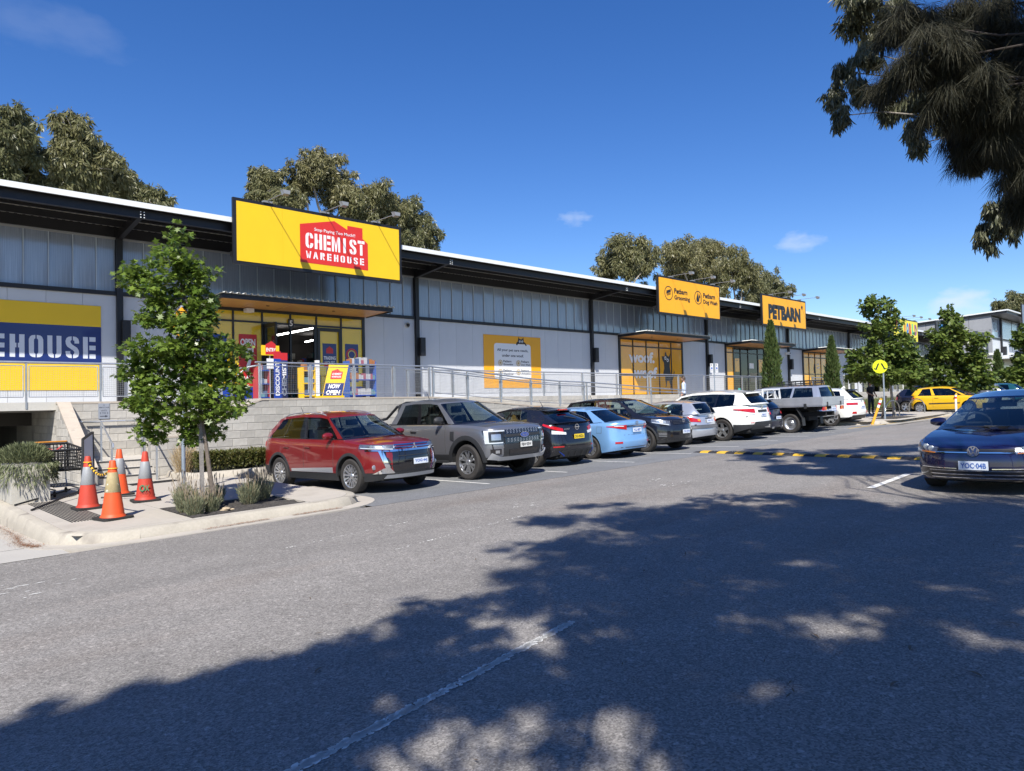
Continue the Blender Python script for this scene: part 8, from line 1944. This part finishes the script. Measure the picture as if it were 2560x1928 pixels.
t = root("notice_stand", (9.95, 21.8, DECK), "yellow and red house shaped entry notice on a thin stand", "sign"); MB().tube([(9.95, 21.8, DECK), (9.95, 21.8, DECK+1.45)], .015, 6).build("stand_pole", M_galv, t, world=t); MB().box(9.8, 21.7, DECK, 10.1, 21.9, DECK+.03).build("foot", M_galv, t, world=t)
F = Face((9.95, 21.77, DECK), (1, 0, 0), (0, 0, 1), t, t); F.rect(-.30, 1.42, .30, 1.74, M_sy, "notice", .01); F.poly([(-.16, 1.45), (.18, 1.45), (.18, 1.78), (.04, 1.88), (-.16, 1.76)], M_red, "emblem", .004, .011); F.text("ENTRY", .02, 1.60, .12, M_wt, w=.32, bold=.03, lift=.017); F.rect(-.12, 1.0, .2, 1.32, M_wt, "notice", .008)
t = root("wheelie_bin", (11.35, 20.2, DECK), "blue plastic tub behind the sandwich board", "tub"); MB().lathe([(.22, 0), (.27, .55), (.28, .58), (.25, .58), (.2, .05), (0, .05)], 20, (11.35, 20.2, DECK)).build("tub_body", M_blue, t, world=t, smooth=True)
t = root("hand_sanitiser_stand", (11.9, 22.4, DECK), "slim white rounded sensor post inside the doorway", "post"); MB().box(11.86, 22.35, DECK, 11.98, 22.47, DECK+1.35).build("post", M_wt, t, world=t)
# ================================================================== PEOPLE
def person(name, loc, head, label, joints, mats, scale=1.0):
    """joints: dict part -> list of (x,y,z,r) chains; body grown as one skinned surface from the pelvis"""
    t = root(name, loc, label, "person", rz=head)
    V = []; E_ = []; Rr = []; idx = {}
    def chain(start, pts):
        p = start
        for x, y, z, r in pts:
            V.append((x*scale, y*scale, z*scale)); Rr.append(r*scale); i = len(V)-1
            if p is not None: E_.append((p, i))
            p = i
        return p
    chain(None, [(0, 0, .95, .145)]); sp_ = chain(0, [(0, 0, 1.08, .135), (0, .01, 1.25, .155), (0, .015, 1.40, .15)]); nk = chain(sp_, [(0, .02, 1.49, .058), (0, .005, 1.56, .055)])
    for leg in joints['legs']: chain(0, leg)
    for arm in joints['arms']: chain(sp_, arm)
    me = bpy.data.meshes.new("body"); me.from_pydata(V, E_, []); o = addobj("body", me, mats['cloth'], t)
    sk = o.modifiers.new("skin", 'SKIN'); sk.use_smooth_shade = True
    for i, d in enumerate(me.skin_vertices[0].data): d.radius = (Rr[i], Rr[i]*.82) ; d.use_root = (i == 0)
    o.modifiers.new("sub", 'SUBSURF').levels = 2; o.modifiers["sub"].render_levels = 2
    # colours by height / reach: trousers, shirt, skin, shoes
    for m in (mats['legs'], mats['skin'], mats['shoe']): me.materials.append(m)
    dg = bpy.context.evaluated_depsgraph_get(); dg.update(); ev = o.evaluated_get(dg); m2 = bpy.data.meshes.new_from_object(ev); o.modifiers.clear(); o.data = m2; m2.name = "body"
    m2.materials.clear()
    for m in (mats['cloth'], mats['legs'], mats['skin'], mats['shoe']): m2.materials.append(m)
    hem = mats.get('hem', .98)*scale; slv = mats.get('sleeve', .0)
    for p in m2.polygons:
        c = p.center; k = 0
        if c.z < .07*scale: k = 3
        elif c.z < hem and abs(c.x) < .2*scale: k = 1
        elif c.z > 1.475*scale and abs(c.x) < .075*scale: k = 2
        for a in joints['arms']:
            e = a[mats['bare_from']] if mats['bare_from'] < len(a) else None
            if e and c.z < e[2]*scale + .02 and abs(c.x) > .17*scale: k = 2
            if e and (Vector(c) - Vector(e[:3])*scale).length < .06: k = 2
        hnd = [Vector(a[-1][:3])*scale for a in joints['arms']]
        if min((Vector(c)-h).length for h in hnd) < .10*scale: k = 2
        p.material_index = k
    m2.polygons.foreach_set('use_smooth', [True]*len(m2.polygons))
    # head with face, hair
    hm = MB(); rows = []
    for i in range(13):
        th = math.pi*i/12; r = math.sin(th); z = math.cos(th); jaw = 1 - .22*max(0, -z)
        rows.append([(.076*r*math.cos(a)*jaw, (.095*r*math.sin(a) + (.010 if math.sin(a) < 0 and z < 0 else 0)*-1)*jaw, .118*z) for a in np.linspace(0, 2*math.pi, 17)])
    hd = hm.grid(rows).build("head", mats['skin'], t, smooth=True, sharp=0); hd.location = (0, -.01*scale, 1.66*scale); hd.scale = (scale,)*3
    MB().add([(-.014, -.092, -.015), (.014, -.092, -.015), (0, -.118, -.012), (0, -.094, .03), (0, -.095, -.03)], [(0,2,3), (2,1,3), (0,4,2), (4,1,2)]).build("nose", mats['skin'], hd)
    for x in (-.032, .032): MB().lathe([(0, -.006), (.010, 0), (0, .004)], 8, (x, -.086, .018), 'y').build("eye", M_ink, hd)
    MB().box(-.024, -.096, -.052, .024, -.088, -.044).build("mouth", mat("lips", (.28, .09, .07), .5), hd)
    for x in (-.078, .078): MB().lathe([(0, -.02), (.010, -.01), (.012, .01), (0, .02)], 8, (x, .0, .0)).build("ear", mats['skin'], hd)
    hr = MB(); rows = []
    for i in range(8):
        th = math.pi*.56*i/7; r = math.sin(th); z = math.cos(th)
        rows.append([(.086*r*math.cos(a), .106*r*math.sin(a)+.008, .130*z + (.10*max(0, -math.sin(a))*(i/7)**2) - (.03 if math.sin(a) > .2 and i > 5 else 0)) for a in np.linspace(0, 2*math.pi, 17)])
    hr.grid(rows).build("hair", mats['hair'], hd, smooth=True)
    # hands: five fingers on each wrist end
    for a in joints['arms']:
        w = Vector(a[-1][:3])*scale; dr = (Vector(a[-1][:3]) - Vector(a[-2][:3])).normalized(); sx = 1 if w.x > 0 else -1; side = dr.cross(Vector((sx, 0, 0))).normalized()
        h = MB(); h.bar(w, w+dr*.085*scale, .075*scale, .03*scale, (sx, 0, 0))
        for k, L_ in zip((-.027, -.009, .009, .027), (.06, .075, .08, .07)):
            q = w + dr*.08*scale + side*k*scale; h.tube([q, q+dr*L_*.55*scale, q+dr*L_*scale - Vector((sx, 0, 0))*.018*scale], [.009*scale, .008*scale, .006*scale], 6)
        q = w + dr*.02*scale + side*.036*scale; h.tube([q, q+(dr*.5+side*.6).normalized()*.035*scale, q+(dr*.85+side*.4).normalized()*.065*scale], [.011*scale, .010*scale, .007*scale], 6)
        h.build("hand", mats['skin'], t, smooth=True)
    return t
SK1 = mat("skin_fair", (.50, .30, .22), .55); SK2 = mat("skin_tan", (.42, .25, .17), .55)
shirt = mat("shirt_pale_blue", (.50, .58, .72), .8, var=[(18, .06)]); 
legs_walk = [[(-.09, 0, .88, .10), (-.10, -.10, .50, .072), (-.10, -.02, .10, .048), (-.10, -.14, .04, .040)], [(.09, 0, .88, .10), (.10, .08, .50, .072), (.10, .24, .12, .048), (.10, .14, .05, .040)]]
legs_stand = [[(-.09, 0, .88, .10), (-.11, -.01, .50, .070), (-.12, .02, .10, .046), (-.13, -.12, .04, .038)], [(.09, 0, .88, .10), (.12, -.01, .50, .070), (.14, .03, .10, .046), (.15, -.11, .04, .038)]]
arms_down = [[(s*.17, .01, 1.42, .062), (s*.235, .03, 1.15, .046), (s*.225, -.05, .90, .034)] for s in (-1, 1)]
mu = 29.9; d_ = raydir(1716, 946); 
person("person", (mu, 19.5, RAMP(mu)), R(200), "man in a pale blue shirt walking on the ramp with his back turned", dict(legs=legs_walk, arms=arms_down), dict(cloth=shirt, legs=mat("trousers_dark", (.02, .025, .04), .85), skin=SK1, shoe=M_blk, hair=mat("hair_brown", (.05, .028, .015), .6), hem=.90, bare_from=9), .97)
person("person", (39.0, 14.15, iz(39, 12)), R(-25), "person in a black t-shirt and dark jeans standing beside the last white suv", dict(legs=legs_stand, arms=[[(-.17, .01, 1.42, .060), (-.25, -.02, 1.16, .044), (-.14, -.22, 1.06, .033)], [(.17, .01, 1.42, .060), (.24, -.02, 1.16, .044), (.16, -.20, 1.02, .033)]]), dict(cloth=mat("tshirt_black", (.016, .016, .019), .9), legs=mat("jeans_dark", (.016, .02, .035), .85), skin=SK2, shoe=M_blk, hair=mat("hair_black", (.010, .009, .008), .5), hem=.92, bare_from=1), .99)
